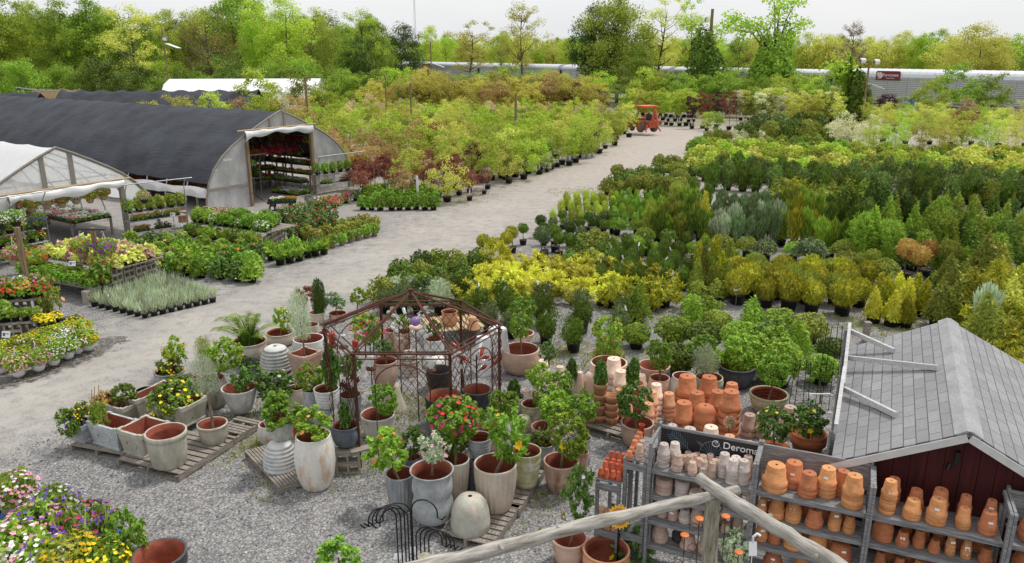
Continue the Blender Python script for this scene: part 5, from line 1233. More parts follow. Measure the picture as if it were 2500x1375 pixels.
for fx,fy,fh,fl in fr_:
 pts=[]
 for k in range(13):
  t_=k/12;pts.append(Vector((fx*t_**1.25*.75,fy*t_**1.25*.75,fh*(t_*1.15-.55*t_**2.6)*.9)))
 stems.tube(pts,[.014*(1-.8*k/12)+.003 for k in range(13)],4)
 for k in range(3,13):
  for sub in(0,.5):
   i0=min(k,11);p=pts[i0].lerp(pts[i0+1],sub);d=(pts[i0+1]-pts[i0]).normalized();sdv=d.cross(Vector((0,0,1))).normalized()
   ln_=.3*(1-abs(k/12-.45)*.9)
   for sg_ in(-1,1):
    e=(sdv*sg_*.8+d*.75+Vector((0,0,-.15))).normalized();nrm_=e.cross(d).normalized();w_=e.cross(nrm_)*.011
    V+=[p-w_*.4,p+e*ln_*.5+w_,p+e*ln_-Vector((0,0,.03)),p+e*ln_*.5-w_]
stems.build('stalk',L_spring,pr_);mk('fronds',rawquads('fronds',np.array([tuple(v)for v in V])),L_fresh,pr_)
mk('foliage',bush('foliage','ball',300,.45,.4,.28,6,'blade',.08,.1,.6,.8,.5,-.05),L_deep,pr_)
topi('loose',690,778,46,52,p_yel['Y'],L_mid,'small shrub with cream yellow flowers in the wide beige jar',base=inpot(p_yel,.6),bl='some',bm=B_yel,name='flowering_shrub',cat='shrub')
topi('fine',731,770,56,112,p_sq['Y'],L_silver,'tall silvery rosemary tree in the square clay planter',base=(p_sq['p'].x,p_sq['p'].y,.4),name='rosemary_tree',cat='potted tree')
topi('loose',742,722,48,40,p_sq['Y']+1.2,L_red,'reddish seed heads behind the silvery rosemary',base=at(742,790),name='grassy_plant',cat='potted plant')
topi('egg',777,724,37,78,p_cyp['Y'],L_deep,'dark green cypress cone in a small pot',base=inpot(p_cyp),name='cypress',cat='conifer')
topi('loose',818,735,52,40,p_sm['Y'],L_blue,'grey green shrub left of the gazebo roof',base=inpot(p_sm),name='small_shrub',cat='shrub')
topi('dome',873,722,40,34,17.2,L_mid,'small bonsai like shrub on a thin stand behind the gazebo',base=at(872,762),name='bonsai',cat='shrub')
topi('loose',604,893,60,40,p_palm['Y']-.45,L_deep,'dark petunias with violet flowers behind the marbled pot',base=at(604,935),bl='some',bm=B_navy,name='petunia',cat='flowering plant')
topi('loose',640,908,50,34,p_palm['Y']-.6,L_deep,'second clump of dark petunias beside the beehive pot',base=at(640,945),bl='some',bm=B_navy,name='petunia',cat='flowering plant')
pallet_px((602,1100),(672,1192),(742,1168),'pallet under the marbled pot and beehive pair')
p_bee2=pot('bee',687,1158,84,1078,C_whiteb,'ribbed blue white beehive pot upside down on its pallet',inv=True,z0=PZ)
p_mc=pot('cone',687,1078,77,1024,C_marble,'marbled cone pot balanced on the beehive pot',z0=p_bee2['top']+.002,bf=.24)
topi('dome',686,1000,92,78,p_mc['Y'],L_fresh,'bright green bushy gardenia in the balanced marbled pot',base=inpot(p_mc),name='gardenia',cat='shrub')
p_wl=pot('jar',660,1092,56,1035,C_white,'white jar half hidden behind the marbled pot',z0=0,bf=.38)
p_jar=pot('jar',774,1200,98,1062,C_white,'tall white barrel shaped jar standing on the gravel',bf=.33)
topi('dome',765,1030,84,58,p_jar['Y'],L_mid,'hibiscus with orange flowers in the tall white jar',base=inpot(p_jar,.7),bl='few',bm=B_org,name='hibiscus',cat='flowering plant')
BLK=MB()
def cblock(m,c,rz=0.0):
 R=Matrix.Rotation(rz,3,'Z');c=Vector(c)
 for x,y,z,a,b,d in((0,-.08,.1,.4,.035,.2),(0,.08,.1,.4,.035,.2)):m.box(c+R@Vector((x,y,z)),(a,b,d),rz)
 for x in(-.183,0,.183):m.box(c+R@Vector((x,0,.1)),(.034,.125,.2),rz)
CBM=None
def cinder(c,rot,label='',group='concrete blocks',flat=True):
 """hollow concrete block lying on its side, holes toward the viewer"""
 global CBM
 if CBM is None:
  m=MB();cblock(m,(0,0,0));
  m.v=[(x,z-.1,y+.09)for x,y,z in m.v];m.f=[f[::-1]for f in m.f];CBM=m.mesh('concrete_block')
 return tag(mk('concrete_block',CBM,M_block,None,c,(0,0,rot)),label,'concrete block',group)
for k,(px,py,z)in enumerate(((852,1160,0),(852,1160,.19))):
 c=at(px,1150);cinder((c.x,c.y,z),.12,['lower concrete block under the blue grey pot','upper concrete block under the blue grey pot'][k])
q=at(850,1150);b=MB();b.box((q.x-.08,q.y,.385),(.3,.22,.03),.15);b.box((q.x+.22,q.y+.02,.40),(.34,.17,.03),.5);
tag(b.build('plank',M_oldwood),'short weathered planks on top of the concrete blocks','planks')
p_blue=pot('belly',847,1098,69,1036,C_bluegr,'blue grey round pot on concrete blocks',z0=.42,bf=.42)
topi('col',841,1012,28,58,p_blue['Y'],L_gloss,'slim dark bush in the blue grey pot',base=inpot(p_blue),name='small_shrub',cat='shrub')
p_hib=pot('jar',728,1012,48,946,C_beige,'beige jar behind the white flowered hibiscus',bf=.4)
topi('ball',672,944,88,76,p_hib['Y']-.1,L_gloss,'hibiscus with cream flowers behind the bright gardenia',base=at(690,985,.3),bl='few',bm=B_wht,name='hibiscus',cat='flowering plant')
p_flu=pot('fluted',766,1035,44,950,C_zinc,'tall fluted pale jar half hidden by the ribbed pot')
topi('ball',758,922,66,62,p_flu['Y'],L_mid,'pink flowered hibiscus above the fluted jar',base=inpot(p_flu),bl='few',bm=B_mag,name='hibiscus',cat='flowering plant')
p_rb=pot('flutedbowl',800,1065,72,995,C_zinc,'fluted grey pot standing upside down under the ribbed white pot',inv=True)
p_rw=pot('ribs',800,1003,63,948,C_whiteb,'ribbed white pot balanced on the fluted grey one',z0=p_rb['top']+.002,bf=.3)
topi('col',806,895,34,92,p_rw['Y'],L_gloss,'slim twisted topiary on a thin stem in the ribbed white pot',base=inpot(p_rw,.5),thick=.012)
p_zn=pot('tall',858,1022,54,963,C_zinc,'pale zinc coloured pot with rusty fins inside')
p_sqs=boxpot(748,1062,.24,.24,.3,C_redclay,'small square red clay pot between the hibiscus pots',z0=0.3,rz=.4,oval=False)
m=MB()
for(x0,y0,x1,y1)in((838,897,872,930),(834,938,862,958)):
 a=atY(x0,y0,p_zn['Y']+.05);b_=atY(x1,y1,p_zn['Y']-.05)
 for i in range(8):
  t_=i/7;c=a.lerp(b_,t_);m.box(c,(.025,.05,.19),.3,rot=Matrix.Rotation(.35,3,'Y'))
 m.beam(a+Vector((-.02,0,.02)),b_+Vector((.03,0,-.02)),.05,.06)
m.tube([atY(866,900,p_zn['Y']),atY(872,960,p_zn['Y']),(p_zn['p'].x,p_zn['p'].y,.25)],.015,6)
tag(m.build('rusty_ornament',M_rust),'rusty toothed metal ornament beside the gazebo post','garden ornament')
GC=Vector((-1.80,13.2,0));GR=1.62;ZE,ZA=2.1,2.73
gz_r=empty('gazebo',GC,0,'rusty six sided iron gazebo frame with open roof','gazebo')
hexp=[Vector((GR*math.cos(PI/3*k),GR*math.sin(PI/3*k),0))for k in range(6)]
def up(v,z):return Vector((v.x,v.y,z))
for k in range(6):
 p,q=hexp[k],hexp[(k+1)%6]
 m=MB();off=(q-p).normalized()*.07
 m.tube([up(p*.97,0),up(p*.97,ZE)],.03,6);m.build('post',M_rust,gz_r)
 m=MB();m.tube([up(p,ZE),up(q,ZE)],.02,5);m.tube([up(p*.9,ZE-.02),up(q*.9,ZE-.02)],.013,5);m.tube([up(p,ZE-.09),up(q,ZE-.09)],.012,5);m.build('eave_rail',M_rust,gz_r)
 m=MB();m.tube([up(p,ZE),Vector((0,0,ZA))],.02,5);m.tube([up(p,ZE)+off,Vector((0,0,ZA))+off*.25],.013,5);m.build('rafter',M_rust,gz_r)
 mid=(p+q)/2;m=MB();a0=p.lerp(q,.22);a1=p.lerp(q,.78)
 m.tube([up(a0,0),up(a0,ZE-.55)]+[up(a0.lerp(a1,.5-.5*math.cos(PI*i/10)),ZE-.55+.36*math.sin(PI*i/10))for i in range(1,10)]+[up(a1,ZE-.55),up(a1,0)],.011,5)
 m.build('arch',M_rust,gz_r)
 if k not in(4,):
  ranges=((0,.22),(.78,1))if k in(3,5,0,2)else((0,1),)
  for u0,u1 in ranges:
   m=MB()
   W_=(u1-u0)*(q-p).length;n=max(2,int(W_/.16));hz=ZE-.1 if u1-u0<.5 else ZE-.25
   cell=W_/n;
   for i in range(-int(hz/cell/1.4)-1,n+1):
    for sg_ in(1,-1):
     x0=i*cell;pts=[]
     for x,z in((x0,0),(x0+hz/1.4,hz)):
      pts.append((x,z))
     (xa,za),(xb,zb)=pts
     ta=max(0,(0-xa)/(xb-xa));tb=min(1,(W_-xa)/(xb-xa))
     if tb<=ta:continue
     A=(xa+(xb-xa)*ta,hz*ta);B=(xa+(xb-xa)*tb,hz*tb)
     f=lambda x:p.lerp(q,u0+(x if sg_>0 else W_-x)/(q-p).length)
     m.tube([up(f(A[0]),A[1]),up(f(B[0]),B[1])],.0062,3,cap=False)
   m.build('lattice',M_rust,gz_r)
m=MB();m.tube([(0,0,ZA-.04),(0,0,ZA+.05)],.05,8);m.build('finial',M_rust,gz_r)
p_g1=pot('bell',962,1012,62,938,C_beige,'pale bell shaped pot upside down inside the gazebo',inv=True)
p_g2=pot('belly',942,950,61,880,C_pink,'large buff pot stacked on the upside down one inside the gazebo',z0=p_g1['top']+.002,bf=.35)
topi('loose',940,850,50,34,p_g2['Y'],L_gloss,'dark foliage in the buff pot inside the gazebo',base=inpot(p_g2),name='small_shrub',cat='shrub')
p_g3=pot('tall',925,1085,84,1010,C_white,'tall white pot behind the front gazebo post',bf=.4)
topi('ball',937,976,66,70,p_g3['Y'],L_fresh,'round fresh green bush behind the front gazebo post',base=inpot(p_g3),name='round_bush',cat='shrub')
p_ch=pot('tall',1072,962,64,902,C_char,'charcoal cylinder pot inside the gazebo',bf=.42,inner=C_char)
p_d1=pot('tall',1084,1055,90,966,C_char,'dark pot with wide clay rim at the gazebo front',bf=.4)
p_d2=pot('tall',1075,1075,70,1012,C_bluegr,'blue black pot behind the red flowered mandevilla',bf=.4)
p_d3=pot('tall',1128,1062,64,990,C_char,'dark pot right of the red flowered mandevilla',bf=.4)
p_bt=pot('tall',1165,1020,72,950,C_slate,'dark slate pot holding the bottle tree',bf=.42)
p_b1=pot('tall',958,875,36,806,C_pink,'clay pot at the back of the gazebo, left',bf=.42);p_b2=pot('tall',984,880,44,810,C_pink,'clay pot at the back of the gazebo, second')
p_b3=pot('bowl',1062,890,52,826,C_whiteb,'white pot with a small bush at the gazebo back');p_b4=pot('dome',1060,905,56,868,C_white,'white dome pot upside down at the gazebo back',inv=True)
p_b5=pot('bee',1000,925,60,858,C_white,'ribbed white pot upside down at the gazebo back',inv=True)
p_b6=pot('belly',1098,800,40,760,C_terra2,'square shouldered clay pot on the slatted table',z0=.45);p_b7=pot('bell',1155,810,34,774,C_terra2,'small clay pot upside down on the slatted table',inv=True,z0=.45)
topi('ball',1061,802,34,36,p_b3['Y'],L_gloss,'small green bush at the gazebo back',base=inpot(p_b3),name='small_shrub',cat='shrub')
topi('loose',985,786,42,30,p_b2['Y'],L_mid,'loose green plant at the gazebo back',base=inpot(p_b2),name='small_shrub',cat='shrub')
topi('loose',893,806,86,66,14.4,L_mid,'red and orange flowering shrub inside the gazebo',base=at(893,872),bl='some',bm=B_mag,bl2='tiny',bm2=B_red,name='flowering_shrub',cat='flowering plant')
topi('col',912,806,24,36,14.0,L_mid,'white flowered plant inside the gazebo',base=at(912,862),bl='tiny',bm=B_wht,name='flowering_shrub',cat='flowering plant')
topi('ball',852,892,54,48,12.9,L_gloss,'dark glossy bush left of the gazebo post',base=at(852,940),name='small_shrub',cat='shrub')
a=at(1050,795,.45);c_=at(1105,790,.45);r=empty('slatted_table',(c_.x,c_.y+.1,0),.35,'low slatted pallet table behind the gazebo','table')
m=MB()
for i in range(10):m.box((-.6+i*.133,0,.44),(.1,1.1,.022))
m.build('table_top',M_palewood,r)
for sx in(-.5,.5):
 m=MB();m.box((sx,0,.21),(.08,1.0,.42));m.build('leg',M_oldwood,r)
for px,py,wpx,ty,lb in((1215,908,56,800,'tall white tapered planter upside down right of the gazebo'),(1180,918,40,822,'smaller white tapered planter touching the gazebo')):
 p=at(px,py-6);s_=S(p);w_=wpx/s_;h=zat(ty,p.y);m=MB()
 rr_=[(1.0,0),(1.0,.06),(.96,.07),(.66,.96),(.6,1)]
 vs=[]
 for f_,z in rr_:
  for k in range(16):
   a_=PI/8*k+PI/16;cx=max(-1,min(1,1.32*math.cos(a_)));cy_=max(-1,min(1,1.32*math.sin(a_)));vs.append((cx*w_/2*f_,cy_*w_/2*f_,z*h))
 m.add(vs,[(j*16+k,j*16+(k+1)%16,(j+1)*16+(k+1)%16,(j+1)*16+k)for j in range(4)for k in range(16)]+[tuple(range(64,80))],0)
 tag(m.build('white_planter',M_white,None,p,(0,0,.6)),lb,'planter','white tapered planters')
t=NT('clear_bottle_glass');b=t.bsdf(srgb(220,226,220),.08,0);tr=t.n('BsdfTransparent');mxx=t.n('MixShader');mxx.inputs[0].default_value=.55;t.l(tr,0,mxx,1);t.l(b,0,mxx,2);M_glass=t.fin(mxx)
t=NT('red_bottle_glass');b=t.bsdf(srgb(176,66,44),.1,0);tr=t.n('BsdfTransparent');tr.inputs[0].default_value=lin4(srgb(200,90,60));mxx=t.n('MixShader');mxx.inputs[0].default_value=.8;t.l(tr,0,mxx,1);t.l(b,0,mxx,2);M_redglass=t.fin(mxx)
bm_=MB();bm_.lathe([(.001,0),(.036,0),(.038,.02),(.038,.15),(.03,.19),(.015,.22),(.013,.28),(.016,.285),(.016,.3),(.001,.3)],12);BOT=bm_.mesh('bottle')
def bottle_tree(c,n,mats,label,h,seed,spread=.5):
 rg=random.Random(seed);r=empty('bottle_tree',c,0,label,'bottle tree');m=MB();m.tube([(0,0,-.5),(0,0,h)],.016,6)
 for i in range(n):
  a=2*PI*i/n*1.618*2;z=h*(.35+.6*i/n);e=rg.uniform(.35,.75);ln=spread*rg.uniform(.45,.7)
  d=Vector((math.cos(a)*math.cos(e),math.sin(a)*math.cos(e),math.sin(e)));b0=Vector((0,0,z));tip=b0+d*ln
  m.tube([b0,b0+d*ln*1.2],.006,4)
  o=mk('bottle',BOT,mats[i%len(mats)],r,tip+d*.3);o.rotation_euler=(-d).to_track_quat('Z','Y').to_euler()
 m.build('branches',M_rust,r)
q=p_bt['p'];bottle_tree((q.x,q.y,.45),16,[M_redglass,M_glass],'bottle tree with red and clear bottles right of the gazebo',.75,2)
q=at(1002,905);bottle_tree((q.x,q.y,.3),14,[M_glass],'bottle tree with clear bottles at the gazebo back',.95,3,.45)
for px,py,mt,lb in((811,833,M_redglass,'amber glass bird feeder hanging from the left gazebo corner'),(868,852,M_redglass,'amber glass bird feeder hanging inside the gazebo'),(905,890,M_glass,'clear glass bird feeder on the front gazebo post'),(838,838,M_glass,'clear glass bird feeder left inside the gazebo'),(1053,895,M_glass,'clear glass bird feeder above the charcoal pot')):
 Yf=12.0 if px in(905,)else 12.7;c=atY(px,py,Yf);r=empty('bird_feeder',c,0,lb,'bird feeder','glass bird feeders')
 m=MB();m.lathe([(.001,.16),(.05,.16),(.055,.14),(.055,0),(.03,-.04),(.02,-.05),(.001,-.05)],12);m.build('bottle',mt,r)
 m=MB();m.lathe([(.001,-.09),(.08,-.09),(.085,-.06),(.03,-.05),(.001,-.05)],12);m.build('feeding_tray',M_rust,r)
 m=MB();m.tube([(0,0,.16),(0,0,max(.2,ZE-.1-c.z))],.004,4);m.build('hanger',M_iron,r)
c=atY(1014,785,13.6);r=empty('gazing_ball',c,0,'violet glass ball on a cream dish inside the gazebo','garden ornament')
m=MB();m.lathe([(.09*math.sin(PI*i/10)+.0005,-.09*math.cos(PI*i/10))for i in range(11)],16);m.build('ball',plain('violet_glass',srgb(150,112,176),.2,0,.3,9),r)
m=MB();m.lathe([(.001,-.16),(.06,-.16),(.13,-.1),(.12,-.1),(.05,-.14),(.001,-.14)],16);m.build('dish',C_cream,r)
m=MB();m.tube([(0,0,-.16),(0,0,-c.z)],.012,5);m.build('stake',M_rust,r)
p_big=pot('bowl',1271,926,96,851,C_pink,'big whitewashed tub with a standard tree',bf=.42)
topi('ball',1271,796,54,56,p_big['Y'],L_fresh,'round headed standard tree in the big whitewashed tub',base=inpot(p_big,.6),thick=.022)
p_bl2=pot('bell',1276,858,56,812,C_cream,'flared cream pot behind the big tub');topi('ball',1277,752,60,60,p_bl2['Y']+.2,L_fresh,'round headed standard tree behind the big tub',base=inpot(p_bl2))
topi('loose',1338,858,44,40,14.6,L_gloss,'small plant with pale pink flowers right of the big tub',base=at(1338,905),bl='few',bm=B_pnk,name='flowering_shrub',cat='flowering plant')
p_r1=pot('ribs',1256,1022,52,968,C_whiteb,'ribbed white pot right of the red bottle tree');topi('col',1255,950,30,46,p_r1['Y'],L_gloss,'small dark bush in the ribbed white pot',base=inpot(p_r1),name='small_shrub',cat='shrub')
p_r2=pot('ribs',1299,1042,56,985,C_green,'ribbed mossy pot right of the bottle tree');p_r3=pot('dome',1278,1060,46,1015,C_green,'mossy dome pot upside down under the ribbed white pot',inv=True)
topi('ball',1317,916,60,54,p_r2['Y']+.5,L_mid,'dark green ball standard behind the mossy pots',base=at(1316,985,.2));topi('ball',1334,966,72,62,p_r2['Y'],L_fresh,'ball standard with pinkish buds above the mossy pot',base=inpot(p_r2),bl='tiny',bm=B_pnk)
topi('ball',1368,940,60,60,p_r2['Y']+.6,L_fresh,'tall ball standard behind the pale terracotta stacks',base=at(1366,1010,.2))
topi('ball',1231,988,72,66,11.9,L_fresh,'bright ball standard right of the red mandevilla',base=at(1231,1090,.2))
topi('loose',1173,1018,44,36,11.9,L_mid,'small flat topped standard beside the mandevilla',base=at(1172,1085,.3))
p_r4=pot('tall',1325,1090,58,1040,C_pink,'reddish pot under the large ball standards',bf=.4);topi('ball',1360,1000,86,78,p_r4['Y'],L_mid,'largest green ball standard in the right pot group',base=inpot(p_r4))
topi('ball',1424,992,68,70,p_r4['Y']-.1,L_fresh,'green ball standard beside the tall terracotta stacks',base=at(1420,1075,.2))
p_r5=pot('urn',1423,1137,40,1068,C_zinc,'grey urn with a lip right of the hibiscus');p_r6=pot('belly',1327,1152,56,1080,C_zinc,'grey round pot between the mossy bowl and hibiscus',bf=.42)
topi('loose',1318,1070,52,40,p_r6['Y'],L_dark,'dark drooping plant in the grey round pot',base=inpot(p_r6),name='small_shrub',cat='shrub')
p_r7=pot('tall',1369,1208,87,1124,C_pink,'pinkish buff tub with a yellow hibiscus on the gravel',bf=.38)
topi('ball',1388,1066,92,104,p_r7['Y'],L_mid,'yellow hibiscus in the buff tub on the gravel',base=inpot(p_r7),bl='few',bm=B_yel,name='hibiscus',cat='flowering plant',thick=.03)
p_r8=pot('tall',1418,1165,36,1102,C_pink,'slim clay pot half hidden by the buff tub')
pallet_px((1076,1296),(1196,1338),(1268,1236),'front pallet carrying the urns and the tall ribbed pot')
pallet_px((1200,1240),(1270,1236),(1330,1140),'pallet behind the front one under the mossy bowl')
p_f1=pot('fluted',980,1256,70,1155,C_bluestr,'blue streaked tall pot at the left of the front pallet',bf=.4)
topi('dome',946,1092,98,86,p_f1['Y']+.1,L_mid,'leaning apricot hibiscus over the blue streaked pot',base=inpot(p_f1,.7),bl='few',bm=B_org,name='hibiscus',cat='flowering plant',thick=.024)
p_f2=pot('fluted',1005,1168,56,1112,C_bluegr,'grey streaked pot behind the blue streaked one')
topi('dome',1012,1072,62,60,p_f2['Y'],L_gloss,'dark green bush in the grey streaked pot',base=inpot(p_f2),name='small_shrub',cat='shrub')
p_u=pot('urn',1058,1284,108,1146,C_zinc,'large double bellied grey urn on the front pallet',z0=PZ,bf=.4)
topi('loose',1054,1098,76,62,p_u['Y'],L_silver,'grey leaved plant with pale pink flowers in the large urn',base=inpot(p_u,.88),bl='some',bm=B_pnk,name='flowering_shrub',cat='flowering plant')
p_dm=pot('dome',1149,1310,98,1211,C_dome,'mossy grey dome pot upside down at the front pallet corner',inv=True,z0=PZ)
p_tr=pot('fluted',1210,1258,105,1131,C_beige,'tall ribbed cream pot on the front pallet',z0=PZ,bf=.4)
topi('loose',1240,1062,108,116,p_tr['Y']+.1,L_fresh,'yellow flowered hibiscus in the tall ribbed cream pot',base=inpot(p_tr,.75),bl='few',bm=B_yel,name='hibiscus',cat='flowering plant',thick=.03)
p_bg=pot('fluted',1113,1226,70,1120,C_beige,'beige ribbed pot behind the dome pot',z0=PZ,bf=.36)
topi('ball',1106,1024,118,96,p_bg['Y']+.2,L_fresh,'mandevilla covered in red and pink flowers',base=inpot(p_bg,.8),bl='many',bm=B_red,bl2='many',bm2=B_mag,name='mandevilla',cat='flowering plant',thick=.022)
topi('ball',1108,1086,66,46,p_bg['Y']+.2,L_dark,'dark leaves below the red mandevilla',base=inpot(p_bg,.8),name='small_shrub',cat='shrub')
p_mb=pot('ribs',1284,1198,76,1100,C_green,'mossy green ribbed pot behind the tall ribbed pot',z0=PZ,bf=.34)
p_gb=pot('ribs',1160,1212,50,1125,C_bluegr,'dark ribbed pot upside down under the whitewashed one',inv=True,z0=PZ);p_gw=pot('ribs',1171,1125,62,1066,C_zinc,'whitewashed ribbed pot stacked on the dark one',z0=p_gb['top']+.002,bf=.3)
p_rr=pot('tall',1196,1110,76,1046,C_pink,'clay rimmed pot behind the yellow hibiscus',z0=0)
p_k1=pot('tall',1389,1388,88,1312,C_pink,'buff clay pot behind the left log rail',bf=.4)
topi('loose',1420,1206,82,128,p_k1['Y'],L_gloss,'gardenia standard with dark leaves beside the crate shelf',base=inpot(p_k1),bl='few',bm=B_wht,name='gardenia',cat='shrub')
p_k2=pot('belly',1478,1420,116,1340,C_terra2,'ornate clay pot at the bottom edge under the log rail',bf=.4)
topi('dome',1540,1338,100,84,p_k2['Y']+.3,L_gloss,'gardenia with a yellow bloom under the log rail',base=at(1535,1420,.2),bl='few',bm=B_yel,name='gardenia',cat='shrub')
topi('dome',826,1362,104,74,7.9,L_fresh,'bright green bush at the bottom edge',base=at(826,1430,.2),name='round_bush',cat='shrub')
p_left=pot('tall',400,1450,128,1350,C_slate,'big dark pot with brown inside at the bottom left',bf=.4)
bx=at(1015,1440);rgh=random.Random(8)
def hook(i,px,py_top,ht,dirn,lb):
 p=at(px,py_top);m=MB();Yh=8.1+.03*i;b0=atY(px,1420,Yh);b0.z=0
 top=zat(py_top,Yh);Rr=.16
 pts=[Vector((0,0,0)),Vector((0,0,top-Rr))]+[Vector((dirn*(Rr-Rr*math.cos(a)),-.25*(Rr-Rr*math.cos(a)),top-Rr+Rr*math.sin(a)))for a in np.linspace(.3,PI*.98,10)]+[Vector((dirn*2*Rr,-.5*Rr,top-Rr-.06)),Vector((dirn*(2*Rr+.05),-.5*Rr,top-Rr-.09)),Vector((dirn*(2*Rr+.1),-.5*Rr,top-Rr-.04))]
 m.tube(pts,.0095,6);tag(m.build('shepherd_hook',M_iron,None,b0),lb,'plant hook','black shepherd hooks')
for i,(px,ty)in enumerate(((975,1235),(985,1232),(994,1228),(1002,1236),(1009,1224))):hook(i,px,ty,1,-1,f'black shepherd hook curving left in the bundle, {ordl(i, 5)}')
for i,(px,ty)in enumerate(((1040,1282),(1050,1284),(1060,1288),(1070,1292))):hook(i,px-20,ty,1,1,f'low black shepherd hook curving right, {ordl(i, 4)}')
hook(6,1012,1216,1,1,'tallest black shepherd hook, curving right')
for i,(px,py,z)in enumerate(((1008,1342,.9),(972,1358,.9))):
 q=at(px,py,z);m=MB();m.box((0,0,0),(.1,.004,.07),rot=Matrix.Rotation(-.5,3,'X'));tag(m.build('price_tag',M_card,None,q),['white price tag on the hooks, upper one','white price tag on the hooks, lower one'][i],'price tag')
ZEV=1.9
A0=at(2029,1127,ZEV);A1=at(2075,848,ZEV);ax=(A1-A0);SL=ax.length;ax.normalize();bx_=Vector((ax.y,-ax.x,0))
HWD=1.41;ZRD=2.62
shed=empty('shed',(A0+bx_*HWD+ax*SL/2).xy.to_3d(),math.atan2(ax.y,ax.x),'small dark red shed with a grey shingled gable roof','shed')
t=NT('asphalt_shingles');uv=t.n('TexCoord');br=t.n('TexBrick');br.inputs['Scale'].default_value=1.0
br.inputs['Brick Width'].default_value=.34;br.inputs['Row Height'].default_value=.145;br.inputs['Mortar Size'].default_value=.006;br.inputs['Mortar Smooth'].default_value=.1;br.inputs['Bias'].default_value=0
br.inputs['Color1'].default_value=lin4(srgb(138,138,140));br.inputs['Color2'].default_value=lin4(srgb(154,154,156));br.inputs['Mortar'].default_value=lin4(srgb(84,84,86));br.offset=.5
t.l(uv,'UV',br,'Vector');ns=t.noise(60,3,.7);n5=t.noise(1.6,4,.6,None,(1,.4,1))
cc=t.mix(.55,(br,'Color'),t.ramp(ns,[(.3,.3),(.7,.72)]),'OVERLAY');cc=t.mix(t.ramp(n5,[(.35,.35),(.65,0.0)]),cc,srgb(120,118,116))
M_shing=t.fin(t.bsdf(cc,.92,0,(br,'Fac'),.6,-.012,.2))
def roofpart(sgn_):
 m=bpy.data.meshes.new('roof_slope');L2=SL/2;th=.05
 y0,y1=0.0,sgn_*HWD;n=math.hypot(HWD,ZRD-ZEV)
 vs=[(-L2,y0,ZRD),(L2,y0,ZRD),(L2,y1,ZEV),(-L2,y1,ZEV)];vs+=[(x,y,z-th)for x,y,z in vs]
 fs=[(0,1,2,3),(7,6,5,4),(0,3,7,4),(3,2,6,7),(2,1,5,6)]
 if sgn_>0:fs=[f[::-1]for f in fs]
 m.from_pydata(vs,[],fs);u=m.uv_layers.new(name='UVMap')
 co={0:(0,0),1:(SL,0),2:(SL,n),3:(0,n),4:(0,0),5:(SL,0),6:(SL,n),7:(0,n)}
 for lp in m.loops:u.data[lp.index].uv=co[lp.vertex_index]
 return mk('roof_slope',m,M_shing,shed)
roofpart(1);roofpart(-1)
m=MB();nseg=22
for i in range(nseg):
 x0,x1=-SL/2+SL*i/nseg,-SL/2+SL*(i+1)/nseg+.03
 dz=.012;w_=.15;sl=(ZRD-ZEV)/HWD
 m.add([(x0,-w_,ZRD-w_*sl+dz),(x0,-.03,ZRD-.005+dz),(x0,.03,ZRD-.005+dz),(x0,w_,ZRD-w_*sl+dz),(x1,-w_,ZRD-w_*sl+dz+.008),(x1,-.03,ZRD+.003+dz),(x1,.03,ZRD+.003+dz),(x1,w_,ZRD-w_*sl+dz+.008)],[(0,4,5,1),(1,5,6,2),(2,6,7,3),(0,1,2,3)])
m.build('ridge_cap',clay('ridge_shingle',srgb(154,154,155),srgb(132,132,133),.5,3.0,.92),shed)
M_barn=wood('barn_red_boards',srgb(82,32,32),srgb(56,24,24),2.0,(6,6,.5),.7)
m=MB();wy=HWD-.16;wx=SL/2-.2;sl=(ZRD-ZEV)/HWD;zt_=lambda y:ZRD-.06-abs(y)*sl
nb=14
for sx in(-1,1):
 for i in range(nb):
  y0,y1=-wy+2*wy*i/nb+.003,-wy+2*wy*(i+1)/nb-.003
  vs=[(sx*wx,y0,0),(sx*wx,y1,0),(sx*wx,y1,zt_(y1)),(sx*wx,y0,zt_(y0))];vs+=[(x-sx*.02,y,z)for x,y,z in vs]
  m.add(vs,[(0,1,2,3),(7,6,5,4),(1,5,6,2),(0,4,7,3)])
for sy in(-1,1):m.box((0,sy*wy,zt_(wy)/2),(2*wx-.04,.025,zt_(wy)))
m.build('wall',M_barn,shed)
M_eave=plain('white_trim',srgb(196,196,194),.6)
for sx in(-1,1):
 for sy in(-1,1):
  m=MB();m.beam((sx*(SL/2+.012),sy*.012,ZRD-.075),(sx*(SL/2+.012),sy*HWD,ZEV-.075),.022,.09);m.build('rake_trim',M_eave,shed)
m=MB();m.box((-wx-.05,.06,ZRD-.42),(.06,.05,.16));m.tube([(-wx-.03,.12,ZRD-.52),(-wx-.06,.14,ZRD-.6)],.025,6);m.build('gable_lamp',M_iron,shed)
M_palegrey=wood('pale_grey_timber',srgb(206,206,204),srgb(150,150,150),4.0)
fr_=empty('signboard_stand',A0.xy.to_3d(),0,'grey timber rail propped up along the shed roof edge','stand')
def onroof(px,py):
 """point on the left roof slope"""
 r=ray(px,py);P0=Vector((A0.x,A0.y,ZEV));nrm_=(Vector((ax.x,ax.y,0))).cross(Vector((bx_.x*HWD,bx_.y*HWD,ZRD-ZEV))).normalized()
 o=Vector((0,0,CAM_H));t_=(P0-o).dot(nrm_)/r.dot(nrm_);return o+r*t_
base=fr_.location
e0=A0+ax*.4-bx_*.02
def oneave(px,py,off=.05):
 n_=Vector((-ax.y,ax.x,0));o=Vector((0,0,CAM_H));q0=Vector((A0.x,A0.y,0))-Vector((bx_.x,bx_.y,0))*off;r_=ray(px,py);return o+r_*((q0-o).dot(n_)/r_.dot(n_))
ra,rb=atY(2040,1048,9.25),atY(2061,905,11.1);rc,rd=atY(2058,945,10.7),atY(2074,797,12.6)
